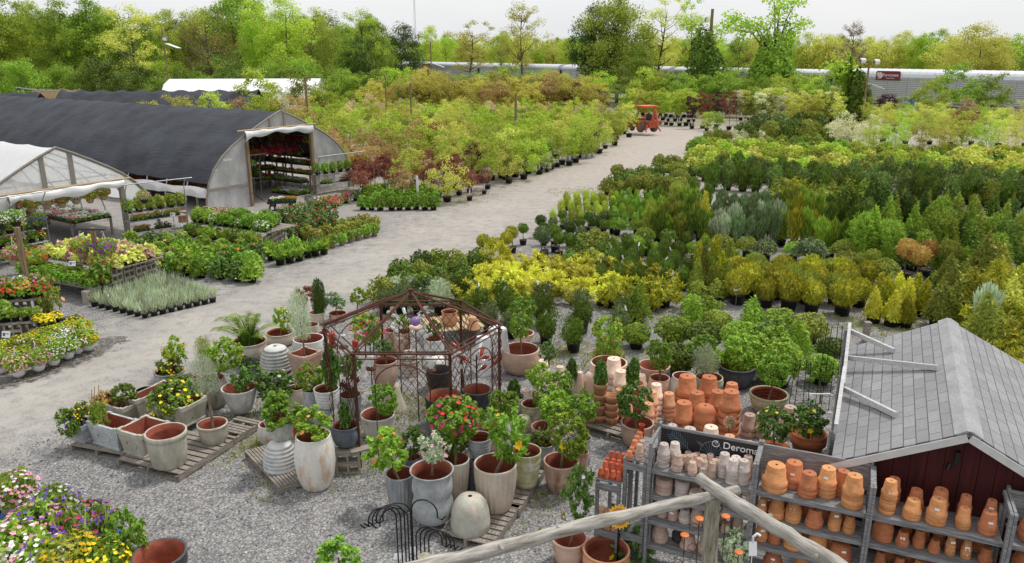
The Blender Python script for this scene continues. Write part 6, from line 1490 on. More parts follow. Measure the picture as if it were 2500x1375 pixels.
for a_,b_ in((ra,rb),(rc,rd)):
 m=MB();m.beam(a_-base,b_-base,.05,.15);m.build('rail',M_palegrey,fr_)
for(a_,b_)in(((2075,808,12.5),onroof(2181,862)),((2072,874,11.6),onroof(2290,905)),((2061,950,10.6),onroof(2187,1020))):
 q_=atY(*a_)
 m=MB();m.beam(q_-base,b_+Vector((0,0,.04))-base,.05,.075);m.build('prop',M_palegrey,fr_)
for q_ in(ra.lerp(rb,.02),rd.lerp(rc,.03),ra.lerp(rb,.95)):
 m=MB();m.beam((q_.x-base.x-.04,q_.y-base.y,0),(q_.x-base.x-.04,q_.y-base.y,q_.z-.05),.06,.06,up=(0,1,0));m.build('post',M_greywood,fr_)
p=at(2112,835);m=MB();m.box((0,0,.25),(.13,.13,.5));m.box((0,0,.51),(.15,.15,.02));tag(m.build('wooden_post',M_oldwood,None,p),'square wooden post with flat cap behind the shed roof','post')
P0=at(1588,1144,1.55);DV=(at(2104,1252,1.55)-P0).normalized();NV=Vector((-DV.y,DV.x,0));RZS=math.atan2(DV.y,DV.x)
SD=.46
def sp(s,v,z):
 q=P0+DV*s+NV*v;return Vector((q.x,q.y,z))
LV=[1.55,1.17,.79,.41]
def unit_shelf(s0,s1,label,board=None,top=2.0):
 r=empty('plant_shelf',sp(s0,0,0),RZS,label,'shelf');L=s1-s0
 for lv in LV:
  m=MB()
  for k in range(4):m.box((L/2,.055+k*.115,lv-.013),(L-.05,.108,.022),rz=0)
  m.box((L/2,-.012,lv-.024),(L+.0,.02,.06));m.build('shelf_board',M_greywood,r)
 for x in(.0,L):
  for y in(-.045,SD+.03):
   m=MB();tz=top if y>0 else 1.95;m.box((x,y,tz/2),(.035,.07,tz));m.build('upright',M_greywood,r)
  for lv in LV:
   pass
  m=MB();m.box((x,SD/2,1.93),(.03,SD+.02,.05));m.build('side_rail',M_greywood,r)
 if board is not None:
  m=MB();m.box((L/2,SD+.005,1.77),(L-.04,.018,.33));b_=m.build('back_board',board,r)
  m=MB();m.box((L/2,SD+.005,1.955),(L+.02,.03,.035));m.build('top_rail',M_greywood,r)
  return r,b_
 return r,None
M_sign=plain('black_sign',srgb(30,32,38),.5);M_chalk=plain('chalk_line',srgb(150,156,162),.7)
U=[(0,1.30),(1.33,2.62),(2.65,4.02),(4.06,5.3)]
sh1,bd=unit_shelf(*U[0],'pot shelf with a black lettered board, holding grey pots',M_sign)
unit_shelf(*U[1],'pot shelf with large terracotta pots, second in the line',M_greywood);unit_shelf(*U[2],'pot shelf with small terracotta stacks before the red shed wall',None,1.75);unit_shelf(*U[3],'pot shelf with terracotta bowls at the right edge',M_greywood)
L1=U[0][1]-U[0][0];yb=SD-.008
text('Deroma',.135,M_paintw,bd,(L1*.82,yb,1.845),(PI/2,0,0))
lg=MB();cx,cz=L1*.575,1.85
lg.tube([(cx+.045*math.cos(a),yb,cz+.042*math.sin(a))for a in np.linspace(.9,6.6,18)],.006,5);lg.tube([(cx-.012,yb,cz+.02),(cx+.012,yb,cz-.01),(cx+.03,yb,cz+.018),(cx+.008,yb,cz+.03)],.006,5)
lg.build('emblem',M_paintw,bd)
lf=MB()
def chalk(x,z,ang_,n,ln):
 c,s_=math.cos(ang_),math.sin(ang_);lf.tube([(x,yb,z),(x+c*ln,yb,z+s_*ln)],.0025,4)
 for i in range(1,n):
  for sg_ in(-1,1):
   b_=ln*i/n;l2=ln*.42*(1-abs(i/n-.45));a2=ang_+sg_*.75;lf.tube([(x+c*b_,yb,z+s_*b_),(x+c*b_+math.cos(a2)*l2,yb,z+s_*b_+math.sin(a2)*l2)],.0022,4)
chalk(.42,1.68,2.5,9,.34);chalk(.5,1.84,-.6,4,.1)
for i in range(11):
 a=PI*i/10;lf.tube([(.70,yb,1.66),(.70+.15*math.cos(a),yb,1.66+.19*math.sin(a)+.02)],.0025,4)
lf.tube([(.70+.155*math.cos(PI*i/20),yb,1.67+.2*math.sin(PI*i/20))for i in range(21)],.003,4)
lf.build('leaf_drawing',plain('chalk_blue',srgb(120,142,158),.7),bd)
STK=MB();STK.box((0,0,0),(.05,.003,.026));STK=STK.mesh('price_sticker')
rs=random.Random(12)
def stack(kind,p,w_,h,n,mat,label,group,dz=.24,inv=True,name='clay_pot',cat='clay pot',sticker=0.0):
 z=p[2]
 for k in range(n):
  pos_='topmost' if k==n-1 else('lowest' if k==0 else 'mid stack')
  lb=f'{label}, {pos_}' if n>1 else label
  if name=='clay_pot':nm_,ct_={C_terra:('terracotta_pot','terracotta pot'),C_amber:('amber_pot','amber pot'),C_terra2:('pale_terracotta_pot','pale pot'),C_cream:('cream_pot','cream pot'),C_redclay:('red_clay_pot','red pot')}.get(mat,('grey_pot','grey pot'))
  else:nm_,ct_=name,cat
  ww=w_*rs.uniform(.985,1.015)
  o=put_pot(kind,(p[0]+rs.uniform(-.004,.004),p[1]+rs.uniform(-.004,.004),z),ww,h,mat,lb,inv,nm_,ct_,group,mat)
  if rs.random()<sticker:
   a=math.atan2(-NV.y,-NV.x)+rs.uniform(-.3,.3);fz=.3 if inv else .75
   rr_=.5*(.93 if inv else .9)*ww*(.98)
   prof=PP[kind][0];zl=.45;rr_=np.interp(zl,[q[1]for q in prof],[q[0]for q in prof])*ww+.003
   st=mk('price_sticker',STK,M_card,None,(0,0,0));st.parent=o;st.matrix_parent_inverse=Matrix()
   loc=Vector((p[0]+math.cos(a)*rr_,p[1]+math.sin(a)*rr_,z+(h*(1-zl)if inv else h*zl)))
   M4=Matrix.Translation(loc)@Matrix.Rotation(a+PI/2,4,'Z')@Matrix.Rotation(-.15 if inv else .15,4,'X')
   st.matrix_parent_inverse=(Matrix.LocRotScale(o.location,o.rotation_euler,o.scale)).inverted();st.matrix_basis=M4
  z+=h*dz
def shelf_row(u,lv,items,grp,base_label):
 s0,s1=U[u];L=s1-s0
 for idx,it in enumerate(items):
  f,v,kind,w_,h,n,mat,ds=it
  stack(kind,sp(s0+.06+f*(L-.12),.02+v*(SD-.04)+0,LV[lv]+.001),w_,h,n,mat,f'{ds} {base_label}, {ordl(idx, len(items))}',grp,sticker=.22)
LG,MG,SG=('terra',.165,.165),('terra',.15,.15),('terra',.12,.12)
top1=[(.06,.28,*LG,5,C_greyclay),(.16,.66,*LG,4,C_greyclay),(.225,.2,*MG,3,C_taupe),(.30,.82,*SG,2,C_taupe),(.28,.55,*SG,2,C_taupe),(.345,.38,*SG,4,C_taupe),(.40,.86,*SG,2,C_taupe),(.375,.62,*SG,3,C_taupe),(.40,.12,*SG,3,C_taupe),(.455,.45,*SG,3,C_taupe),(.475,.68,*SG,3,C_taupe),(.515,.2,*SG,4,C_taupe),(.545,.84,*SG,3,C_taupe),(.60,.22,*SG,4,C_taupe),(.61,.55,*SG,3,C_taupe),(.64,.84,*SG,2,C_taupe),(.715,.42,*LG,5,C_greyclay),(.73,.86,*SG,2,C_taupe),(.825,.14,*LG,5,C_greyclay),(.83,.52,*LG,4,C_greyclay),(.83,.85,*LG,2,C_taupe),(.93,.24,*LG,5,C_greyclay),(.94,.55,*MG,3,C_taupe),(.95,.82,*MG,4,C_taupe)]
shelf_row(0,0,[(a,b_,k,w_,h,n,m_,'grey clay pot' if m_ is C_greyclay else 'taupe clay pot')for a,b_,k,w_,h,n,m_ in top1],'grey and taupe clay pots','under the lettered board')
def saucer():
 if 'saucer' not in PM:
  m=MB();m.lathe([(.42,0),(.46,.1),(.5,.9),(.5,1),(.46,1),(.43,.3),(.001,.25)],24);m.add([(.05*math.cos(i),.05*math.sin(i),-.01)for i in range(6)],[(0,1,2,3,4,5)[::-1]],2);PM['saucer']=m.mesh('saucer');PP['saucer']=([(.42,0),(.5,1)],None,24)
saucer()
def saucers(u,lv,items):
 s0,s1=U[u];L=s1-s0
 for idx,(f,v,w_,n,m_)in enumerate(items):
  stack('saucer',sp(s0+.06+f*(L-.12),v*SD,LV[lv]+.001),w_,.036,n,m_,f'clay saucer pile, {ordl(idx, len(items))}','piled clay saucers',.62,True,'clay_saucer','saucer')
saucers(0,1,[(.09,.3,.23,9,C_taupe),(.29,.3,.19,10,C_greyclay),(.46,.2,.19,6,C_taupe),(.66,.35,.17,10,C_taupe),(.16,.8,.22,10,C_taupe),(.38,.8,.2,9,C_taupe),(.56,.8,.2,9,C_taupe)])
shelf_row(0,1,[(.88,.35,*MG,2,C_taupe,'taupe clay pot'),(.97,.5,*MG,3,C_taupe,'taupe clay pot')],'grey and taupe clay pots','beside the saucer piles')
shelf_row(0,2,[(.08,.35,'terra',.16,.17,2,C_taupe,'taupe clay pot'),(.21,.3,'terra',.14,.14,3,C_taupe,'taupe clay pot'),(.34,.3,'azalea',.16,.13,3,C_greyclay,'grey clay pot'),(.48,.3,'terra',.17,.16,4,C_taupe,'taupe clay pot'),(.62,.35,'terra',.16,.16,3,C_taupe,'taupe clay pot'),(.80,.3,'azalea',.14,.1,2,C_taupe,'taupe clay pot'),(.92,.4,'terra',.15,.15,3,C_taupe,'taupe clay pot'),(.27,.8,'terra',.18,.2,2,C_char,'charcoal clay pot'),(.55,.8,'terra',.18,.2,2,C_char,'charcoal clay pot')],'grey and taupe clay pots','on the third shelf below the board')
shelf_row(0,3,[(.08,.35,'terra',.22,.22,2,C_taupe,'large taupe pot'),(.28,.6,'terra',.2,.2,2,C_char,'charcoal clay pot'),(.40,.3,'terra',.22,.2,1,C_taupe,'large taupe pot'),(.60,.3,'terra',.2,.2,2,C_taupe,'large taupe pot'),(.85,.4,'terra',.18,.2,2,C_taupe,'large taupe pot')],'grey and taupe clay pots','on the lowest shelf below the board')
shelf_row(1,0,[(.13,.3,'terra',.31,.27,2,C_amber,'big amber pot'),(.30,.72,'terra',.27,.26,2,C_terra,'big terracotta pot'),(.46,.3,'terra',.23,.21,3,C_terra,'terracotta pot'),(.64,.52,'terra',.23,.22,4,C_amber,'amber clay pot'),(.79,.76,'terra',.2,.22,3,C_terra,'terracotta pot'),(.89,.22,'terra',.24,.24,4,C_amber,'amber clay pot')],'large terracotta stacks on the second rack','on the top shelf of the second rack')
shelf_row(1,1,[(.03,.3,'terra',.12,.14,3,C_amber,'slim amber pot'),(.07,.75,'terra',.16,.16,3,C_terra,'dark terracotta pot'),(.18,.25,'terra',.19,.19,3,C_amber,'amber clay pot'),(.35,.25,'terra',.19,.19,4,C_amber,'amber clay pot'),(.56,.25,'terra',.21,.19,2,C_terra,'terracotta pot'),(.76,.3,'terra',.15,.14,5,C_amber,'small amber pot'),(.9,.3,'terra',.14,.13,4,C_amber,'small amber pot'),(.28,.8,'terra',.18,.2,3,C_terra,'terracotta pot'),(.65,.8,'terra',.18,.2,3,C_terra,'terracotta pot')],'terracotta stacks on the second rack','on the second shelf of the second rack')
shelf_row(1,2,[(.05,.3,'terra',.16,.16,3,C_amber,'amber clay pot'),(.19,.3,'azalea',.16,.12,5,C_terra,'terracotta pot'),(.38,.3,'terra',.24,.22,2,C_amber,'amber clay pot'),(.62,.3,'jar',.22,.24,2,C_amber,'amber clay jar'),(.86,.3,'clbowl',.26,.15,3,C_terra,'terracotta bowl')],'terracotta stacks on the second rack','on the third shelf of the second rack')
shelf_row(1,1,[(.48,.82,'terra',.18,.2,3,C_terra,'terracotta pot'),(.86,.82,'terra',.17,.18,4,C_terra,'terracotta pot')],'terracotta stacks on the second rack','deep on the second shelf')
shelf_row(1,2,[(.12,.82,'terra',.2,.2,3,C_terra,'terracotta pot'),(.5,.82,'terra',.2,.2,3,C_terra,'terracotta pot'),(.75,.75,'terra',.2,.2,3,C_amber,'amber clay pot')],'terracotta stacks on the second rack','deep on the third shelf')
shelf_row(2,1,[(.45,.85,'terra',.14,.17,3,C_terra,'terracotta pot'),(.74,.82,'terra',.14,.16,3,C_terra,'terracotta pot'),(.9,.82,'terra',.15,.17,3,C_terra,'terracotta pot')],'terracotta stacks on the third rack','deep on the second shelf of the third rack')
shelf_row(2,2,[(.18,.82,'terra',.17,.18,3,C_terra,'terracotta pot'),(.36,.8,'terra',.16,.18,3,C_terra,'terracotta pot'),(.58,.8,'terra',.17,.18,3,C_terra,'terracotta pot'),(.8,.8,'terra',.17,.18,3,C_terra,'terracotta pot')],'terracotta stacks on the third rack','deep on the third shelf of the third rack')
shelf_row(0,2,[(.14,.82,'terra',.16,.17,3,C_taupe,'taupe clay pot'),(.41,.82,'terra',.16,.17,3,C_taupe,'taupe clay pot'),(.72,.82,'terra',.16,.17,3,C_taupe,'taupe clay pot'),(.88,.82,'terra',.16,.17,3,C_taupe,'taupe clay pot')],'grey and taupe clay pots','deep on the third shelf below the board')
shelf_row(1,3,[(.2,.3,'terra',.24,.24,2,C_terra,'terracotta pot'),(.5,.3,'terra',.24,.24,2,C_amber,'amber clay pot'),(.8,.3,'terra',.24,.24,2,C_terra,'terracotta pot')],'terracotta stacks on the second rack','on the lowest shelf of the second rack')
shelf_row(2,0,[(.09,.3,'terra',.18,.19,6,C_amber,'slim amber pot'),(.13,.78,'terra',.17,.18,5,C_terra,'terracotta pot'),(.30,.26,'terra',.2,.16,3,C_amber,'amber clay pot'),(.335,.74,'terra',.18,.18,3,C_terra,'terracotta pot'),(.50,.26,'terra',.22,.21,3,C_amber,'amber clay pot'),(.53,.76,'terra',.2,.22,3,C_terra,'terracotta pot'),(.72,.3,'terra',.16,.17,3,C_amber,'amber clay pot'),(.74,.76,'terra',.15,.18,4,C_terra,'terracotta pot'),(.92,.3,'terra',.2,.21,2,C_terra,'terracotta pot'),(.95,.78,'terra',.14,.18,4,C_terra,'terracotta pot')],'terracotta stacks on the third rack','on the top shelf before the red wall')
shelf_row(2,1,[(.09,.35,'clbowl',.23,.16,4,C_terra,'terracotta bowl'),(.26,.25,'terra',.15,.15,2,C_terra,'terracotta pot'),(.40,.35,'terra',.14,.15,3,C_terra,'terracotta pot'),(.53,.25,'terra',.13,.13,2,C_terra,'terracotta pot'),(.66,.3,'terra',.11,.12,5,C_amber,'small amber pot'),(.79,.3,'terra',.11,.12,5,C_amber,'small amber pot'),(.95,.3,'terra',.15,.15,2,C_terra,'terracotta pot'),(.3,.8,'terra',.14,.17,3,C_terra,'terracotta pot'),(.58,.8,'terra',.14,.17,3,C_terra,'terracotta pot')],'terracotta stacks on the third rack','on the second shelf of the third rack')
shelf_row(2,2,[(.1,.3,'terra',.13,.14,3,C_terra,'terracotta pot'),(.27,.3,'terra',.13,.13,3,C_terra,'terracotta pot'),(.46,.3,'azalea',.2,.15,3,C_amber,'amber clay pot'),(.7,.3,'azalea',.18,.14,3,C_amber,'amber clay pot'),(.9,.3,'terra',.17,.17,3,C_terra,'terracotta pot')],'terracotta stacks on the third rack','on the third shelf of the third rack')
shelf_row(3,0,[(.18,.4,'clbowl',.32,.2,3,C_terra,'large terracotta bowl'),(.42,.2,'clbowl',.24,.15,3,C_terra,'terracotta bowl'),(.5,.8,'clbowl',.2,.15,3,C_terra,'terracotta bowl'),(.75,.4,'clbowl',.26,.16,3,C_terra,'terracotta bowl')],'terracotta bowls on the fourth rack','on the top shelf of the last rack')
shelf_row(3,1,[(.18,.3,'clbowl',.34,.18,3,C_terra,'large terracotta bowl'),(.45,.3,'clbowl',.24,.16,3,C_terra,'terracotta bowl')],'terracotta bowls on the fourth rack','on the second shelf of the last rack')
shelf_row(3,2,[(.15,.3,'terra',.28,.2,3,C_amber,'amber clay pot'),(.45,.3,'terra',.22,.2,3,C_terra,'terracotta pot')],'terracotta bowls on the fourth rack','on the third shelf of the last rack')
def crate(s0,s1,v0,v1,z1,label):
 r=empty('slatted_crate',sp(s0,v0,0),RZS,label,'crate','tall slatted crates');L,D=s1-s0,v1-v0
 for x in(.02,L-.02):
  for y in(.02,D-.02):
   m=MB();m.box((x,y,z1/2-.012),(.045,.045,z1-.024));m.build('corner_post',M_greywood,r)
 n=3
 for k in range(5):
  m=MB();m.box((L/2,(k+.5)*D/5,z1-.009),(L+.02,D/5-.012,.018));m.build('top_slat',M_greywood,r)
 for z in(z1-.09,.45):
  for y in(-.012,D+.012):
   m=MB();m.box((L/2,y,z),(L,.02,.1));m.build('front_slat',M_greywood,r)
 m=MB();m.box((L/2,D/2,.4),(L-.05,D-.05,.02));m.build('inner_board',M_greywood,r)
 for k in range(2):
  m=MB();m.box((L+.012,D*(.3+.4*k),z1/2),(.018,D*.26,z1-.06));m.build('side_slat',M_greywood,r)
crate(-.36,-.05,.0,.72,1.62,'taller slatted crate against the left end below the board')
crate(-.72,-.38,-.06,.62,1.26,'lower slatted crate topped with small red pots')
k=0
for j,v in enumerate((.02,.17,.32,.47)):
 for i in range(4):
  s_=-.68+i*.085+(.02 if j%2 else 0);n=3 if j%2 else 2
  stack('terra',sp(s_,v,1.262),.085,.1,n,C_redclay,f'small red clay pot on the lower crate, row {["one", "two", "three", "four"][j]}, {ordl(i, 4)}','small red clay pots',.3)
for j,v in enumerate((.05,.17,.30,.43,.56)):
 stack('terra',sp(-.30,v,1.622),.09+.015*(j>1),.07 if j<2 else .1,2,C_terra,f'small terracotta pot on the taller crate, {["nearest", "second", "middle", "fourth", "last"][j]} in the file','small pots on the taller crate',.3)
 if j<2:stack('terra',sp(-.17,v+.02,1.622),.11,.13,3,C_taupe,f'taupe pot on the taller crate, {["near", "far"][j]} stack','small pots on the taller crate',.3)
stack('terra',sp(-.30,.66,1.622),.11,.1,1,C_redclay,'red clay pot standing upright on the taller crate',None,inv=False);stack('terra',sp(-.30,.66,1.724),.09,.1,1,C_redclay,'small red pot on top of the upright one',None,inv=False)
for i in range(3):
 q=sp(-.66+i*.11,.02,.42);m=MB()
 for k in range(4):
  z=k*.085;m.add([(sx*w2,sy*w2,z+zz)for zz,w2 in((0,.035),(.1,.052))for sx,sy in((-1,-1),(1,-1),(1,1),(-1,1))],[(3,2,1,0),(4,5,6,7),(0,1,5,4),(1,2,6,5),(2,3,7,6),(3,0,4,7)])
 tag(m.build('square_pot_stack',C_terra2,None,q,(0,0,RZS)),f'stack of small square pink pots inside the lower crate, {["left", "middle", "right"][i]}','pot stack')
def stack_px(kind,px,pyb,wpx,n,hr,mat,label,group,inv=True,z0=0.0,dz=.24,ytop=None):
 p=at(px,pyb-.2*wpx,z0);w_=wpx/S((p.x,p.y,z0+.4));h=w_*hr
 if ytop is not None and n>1:
  H_=zat(ytop,p.y)-z0;dz=max(.12,(H_/h-1)/(n-1))
 stack(kind,(p.x,p.y,z0+.001),w_,h,n,mat,label,group,dz,inv);return dict(p=p,w=w_,h=h,Y=p.y,z=z0,top=z0+h*(1+dz*(n-1)))
pallet_px((1410,1040),(1560,1072),(1640,1000),'low pallet under the pale terracotta stacks',gone=());
g1,g2,g3='pale cream stacks behind the pots','tall pale terracotta stacks','big terracotta stacks behind the racks'
stack_px('terra',1495,985,45,5,1.0,C_cream,'tall cream pot column',g1,ytop=875)
p_cb=pot('bowl',1484,965,94,884,C_cream,'wide cream bowl behind the tall cream column');pot('dome',1444,968,44,908,C_cream,'cream dome pot upside down left of the cream column',inv=True)
stack_px('terra',1366,950,27,3,1.0,C_cream,'short cream stack left of the cream column',g1,ytop=895);stack_px('cone',1413,968,28,2,1.7,C_cream,'tapering cream pots',g1,ytop=908);stack_px('terra',1325,930,32,3,.9,C_cream,'cream stack right of the big tub',g1,ytop=880);stack_px('terra',1284,1010,30,2,1.0,C_cream,'cream pots behind the mossy pot',g1,ytop=952)
topi('col',1396,902,27,50,at(1396,965).y,L_gloss,'slim green bush behind the ball standards',base=at(1396,965),name='small_shrub',cat='shrub')
a_=stack_px('terra',1462,1052,36,4,1.05,C_terra2,'pale terracotta stack with a green bush on top',g2,False,ytop=935);topi('col',1467,908,33,58,a_['Y'],L_gloss,'slim green bush in the left terracotta stack',base=(a_['p'].x,a_['p'].y,a_['top']-.1),name='small_shrub',cat='shrub')
stack_px('terra',1491,1056,35,4,1.05,C_terra2,'pale terracotta stack with an open upright pot on top',g2,False,ytop=965);stack_px('terra',1510,1040,29,4,1.1,C_terra2,'slim pale stack behind the open one',g2,ytop=950);stack_px('terra',1440,1052,34,3,1.0,C_terra2,'short pale stack at the left end of the low pallet',g2,False,ytop=1000)
a_=stack_px('terra',1549,1030,40,3,1.0,C_terra2,'pale terracotta stack with the right hand bush on top',g2,False,ytop=935);topi('col',1546,906,31,60,a_['Y'],L_gloss,'slim green bush in the right terracotta stack',base=(a_['p'].x,a_['p'].y,a_['top']-.1),name='small_shrub',cat='shrub')
stack_px('terra',1598,1030,35,5,1.05,C_cream,'cream stack right of the gardenia',g1,ytop=938);stack_px('terra',1587,1048,34,5,1.05,C_terra2,'pale stack behind the gardenia',g2,ytop=955);stack_px('terra',1580,1062,32,3,1.05,C_terra2,'short pale stack touching the gardenia pot',g2,ytop=985);stack_px('terra',1630,1030,34,4,1.05,C_terra2,'pale stack left of the big terracotta stacks',g2,ytop=960);stack_px('terra',1530,1050,32,3,1.05,C_terra2,'short pale stack between the two bushes',g2,ytop=990);stack_px('terra',1512,1000,38,4,1.0,C_cream,'cream stack right of the tall cream column',g1,ytop=905);stack_px('terra',1697,1038,46,4,.95,C_terra,'terracotta stack between front and back rows',g3,ytop=958);stack_px('terra',1748,1040,46,4,.95,C_terra,'terracotta stack behind the tall one with many rims',g3,ytop=955)
stack_px('terra',1562,1000,30,3,1.0,C_cream,'small cream stack behind the right hand bush',g1,ytop=915)
p_gd=pot('tall',1553,1100,80,1031,C_pink,'buff tub with a dark gardenia before the crates',bf=.38);topi('ball',1548,980,78,76,p_gd['Y'],L_gloss,'dark glossy gardenia in the buff tub before the crates',base=inpot(p_gd),name='gardenia',cat='shrub')
p_t1=pot('jar',1607,992,58,922,C_pink,'whitish jar holding a round standard tree');topi('ball',1611,866,64,66,p_t1['Y'],L_fresh,'round standard tree in the whitish jar',base=inpot(p_t1),thick=.022)
p_t2=pot('bell',1594,965,78,891,C_pink,'wide bell pot behind the whitish jar');p_t3=pot('jar',1665,1000,66,918,C_white,'white jar behind the terracotta stacks')
p_t4=pot('bowl',1728,975,70,920,C_green,'green glazed pot holding a silvery lavender');topi('fine',1723,878,62,64,p_t4['Y'],L_silver,'silvery lavender ball behind the terracotta stacks',base=inpot(p_t4),name='lavender',cat='shrub');topi('ball',1722,838,54,40,p_t4['Y']+.5,L_fresh,'green ball standard behind the silvery lavender',base=at(1722,905,.1))
for px,yb_,w_,n,hr,m_,yt,lb,kd in((1672,1005,52,4,.95,C_terra,918,'terracotta stack at the back left','terra'),(1726,1000,50,4,.95,C_terra,920,'terracotta stack at the back middle','terra'),(1781,1010,38,5,.95,C_terra,936,'slimmer terracotta stack at the back right','terra'),(1665,1066,51,3,.95,C_terra,982,'terracotta stack in the front left','terra'),(1716,1072,58,4,.7,C_terra,990,'terracotta bowl stack in the middle','clbowl'),(1775,1078,53,6,.9,C_terra,955,'tall terracotta stack with many rims','terra')):
 stack_px(kd,px,yb_+8,w_,n,hr,m_,lb,g3,ytop=yt)
for px,yb_,w_,n,m_,yt,lb,kd in((1637,1110,30,3,C_greyclay,1038,'grey pot stack peeping over the lettered board, left','terra'),(1679,1118,40,3,C_greyclay,1046,'grey pot pair peeping over the lettered board','terra'),(1729,1128,46,3,C_cream,1042,'cream pot peeping over the lettered board','terra'),(1774,1135,34,3,C_terra2,1064,'pale terracotta pot over the lettered board','terra'),(1822,1150,42,3,C_terra2,1082,'pale terracotta pot over the right end of the board','azalea')):
 stack_px(kd,px,yb_+20,w_,n,1.0,m_,lb,'pots peeping over the lettered board',ytop=yt)
for px,yb_,w_,yt,m_,lb in((1826,1070,38,1012,C_taupe,'taupe pot left of the pair upside down'),(1857,1072,40,1010,C_taupe,'taupe pot right of the pair upside down'),(1923,1070,42,993,C_taupe,'taupe pot behind the fruiting standard')):
 stack_px('terra',px,yb_,w_,2,1.05,m_,lb,'taupe pots behind the second rack',ytop=yt)
p_sl=pot('flutedbowl',1795,955,88,892,C_slate,'dark slate fluted pot behind the terracotta stacks',bf=.3);
p_ms=pot('ribs',1873,1022,94,960,C_green,'mossy ribbed tub with a round standard tree',bf=.4);topi('ball',1891,902,76,74,p_ms['Y'],L_fresh,'round standard tree in the mossy ribbed tub',base=inpot(p_ms),tag_=True)
p_mg=pot('bowl',1888,940,62,890,C_green,'mossy tub behind the round standard tree')
p_wt=stack_px('terra',1968,1132,86,3,.62,C_terra,'wide terracotta pot left of the shed','wide terracotta pots by the shed',False,ytop=1078)
topi('ball',1974,1024,82,74,p_wt['Y'],L_gloss,'dark leaved citrus in the wide terracotta pots by the shed',base=(p_wt['p'].x,p_wt['p'].y,p_wt['top']-.15),bl='few',bm=B_yel,name='citrus_tree',cat='potted tree')
stack_px('terra',1885,1150,76,2,.55,C_terra,'wide terracotta pot behind the second rack','wide terracotta pots behind the rack',False)
topi('ball',1892,1036,80,78,at(1885,1140).y,L_gloss,'dark citrus standard with a yellow fruit behind the second rack',base=at(1885,1120,.3),bl='few',bm=B_yel,name='citrus_tree',cat='potted tree')
topi('ball',2002,905,68,62,at(2002,985).y,L_fresh,'green ball standard left of the shed roof',base=at(2002,985),tag_=True)
for px,py,w_,lb in((1812,858,96,'round green bush behind the slate pot'),(1700,850,50,'loose green bush behind the lavender'),(1890,842,92,'green ball bush behind the mossy tub')):topi('ball',px,py,w_,w_*.82,at(px,py+70).y,L_mid,lb,base=at(px,py+66),name='round_bush',cat='shrub')
topi('ball',1485,815,70,78,15.6,L_mid,'standard with orange buds in front of the grey spruces',base=at(1485,880),bl='tiny',bm=B_org,thick=.03,name='rose_standard',cat='shrub')
for px,yb_,yt in((1945,1030,880),(2012,1010,790)):
 p=at(px,yb_);h=zat(yt,p.y);m=MB();
 for k in range(4):a=PI/4+PI/2*k;m.tube([(.2*math.cos(a),.2*math.sin(a),0),(.14*math.cos(a),.14*math.sin(a),h)],.007,4)
 for z in np.linspace(.15,h-.05,7):f=.2-.06*z/h;m.tube([(f*math.cos(PI/4+PI/2*k),f*math.sin(PI/4+PI/2*k),z)for k in range(5)],.005,4,cap=False)
 tag(m.build('wire_obelisk',M_iron,None,p),'black wire obelisk left of the shed, '+('shorter' if px<2000 else 'taller'),'plant support','black wire obelisks')
m=MB();q=at(2003,985,.5);
for dx,dz,sx,sz in((0,.16,.4,.02),(0,-.16,.4,.02),(-.2,0,.02,.34),(.2,0,.02,.34)):m.box((dx,dz*.4,dz),(sx,.02,sz))
tag(m.build('empty_sign',M_paintw,None,q),'small white empty frame beside the shed','sign')
c=atY(1781,1030,p_wt['Y']+.3);r=empty('flower_ornament',c,0,'pink metal flower ornament before the tall terracotta stack','garden ornament')
m=MB()
for k in range(9):a=2*PI*k/9;m.box((.085*math.cos(a),-.02,.085*math.sin(a)),(.07,.02,.05),rot=Matrix.Rotation(-a,3,'Y'))
m.build('petals',C_pink,r);m=MB();m.box((0,-.03,0),(.07,.02,.07));m.build('flower_centre',L_mid,r);m=MB();m.tube([(0,0,0),(0,.02,-c.z)],.008,5);m.build('stake',M_rust,r)
ZLOG=2.4
K0=at(1745,1212,ZLOG);K1=at(1052,1378,ZLOG);K2=at(2010,1385,ZLOG)
M_log=wood('peeled_log',srgb(184,180,172),srgb(118,111,100),3.0,(1.2,9,9),.85);M_logp=wood('peeled_log_upright',srgb(164,158,140),srgb(98,90,74),3.0,(1.2,9,9),.9)
arb=empty('log_arbor',(K0.x,K0.y,0),0,'rustic arbor of peeled grey logs in the near foreground','arbor')
def log(a,b,r0,r1,name,mat,seed,knots=5):
 """a peeled log modelled along its own x axis, so that the grain runs with it"""
 rg=random.Random(seed);pts=[];rr_=[];n=22;Ln=(b-a).length
 for i in range(n+1):
  t_=i/n;pts.append(Vector((Ln*t_,rg.uniform(-1,1)*.009+.03*math.sin(t_*4+seed),rg.uniform(-1,1)*.009+.025*math.sin(t_*6+seed*2))))
  rr_.append((r0+(r1-r0)*t_)*(1+rg.uniform(-.07,.09)))
 m=MB();m.tube(pts,rr_,14)
 for k in range(knots):
  i=rg.randrange(2,n-1);d=Vector((rg.uniform(-.3,.3),rg.uniform(-1,1),rg.uniform(-.2,1))).normalized();m.tube([pts[i],pts[i]+d*rr_[i]*1.25],[rr_[i]*.45,rr_[i]*.3],7)
 o=m.build(name,mat,arb,a-arb.location);o.rotation_euler=(b-a).to_track_quat('X','Z').to_euler()
def mapx(px,py,z):return at(px,py,z)
log(Vector((K0.x,K0.y,0)),Vector((K0.x,K0.y,ZLOG+.02)),.085,.078,'post',M_logp,1,4)
d1=(K0-K1).normalized();d2=(K0-K2).normalized()
log(K1-d1*.9,K0+d1*.28+Vector((0,0,.03)),.076,.05,'beam',M_log,2,9)
log(K2-d2*1.2+Vector((0,0,.02)),K0+d2*.22+Vector((0,0,.12)),.07,.066,'beam',M_log,3,6)
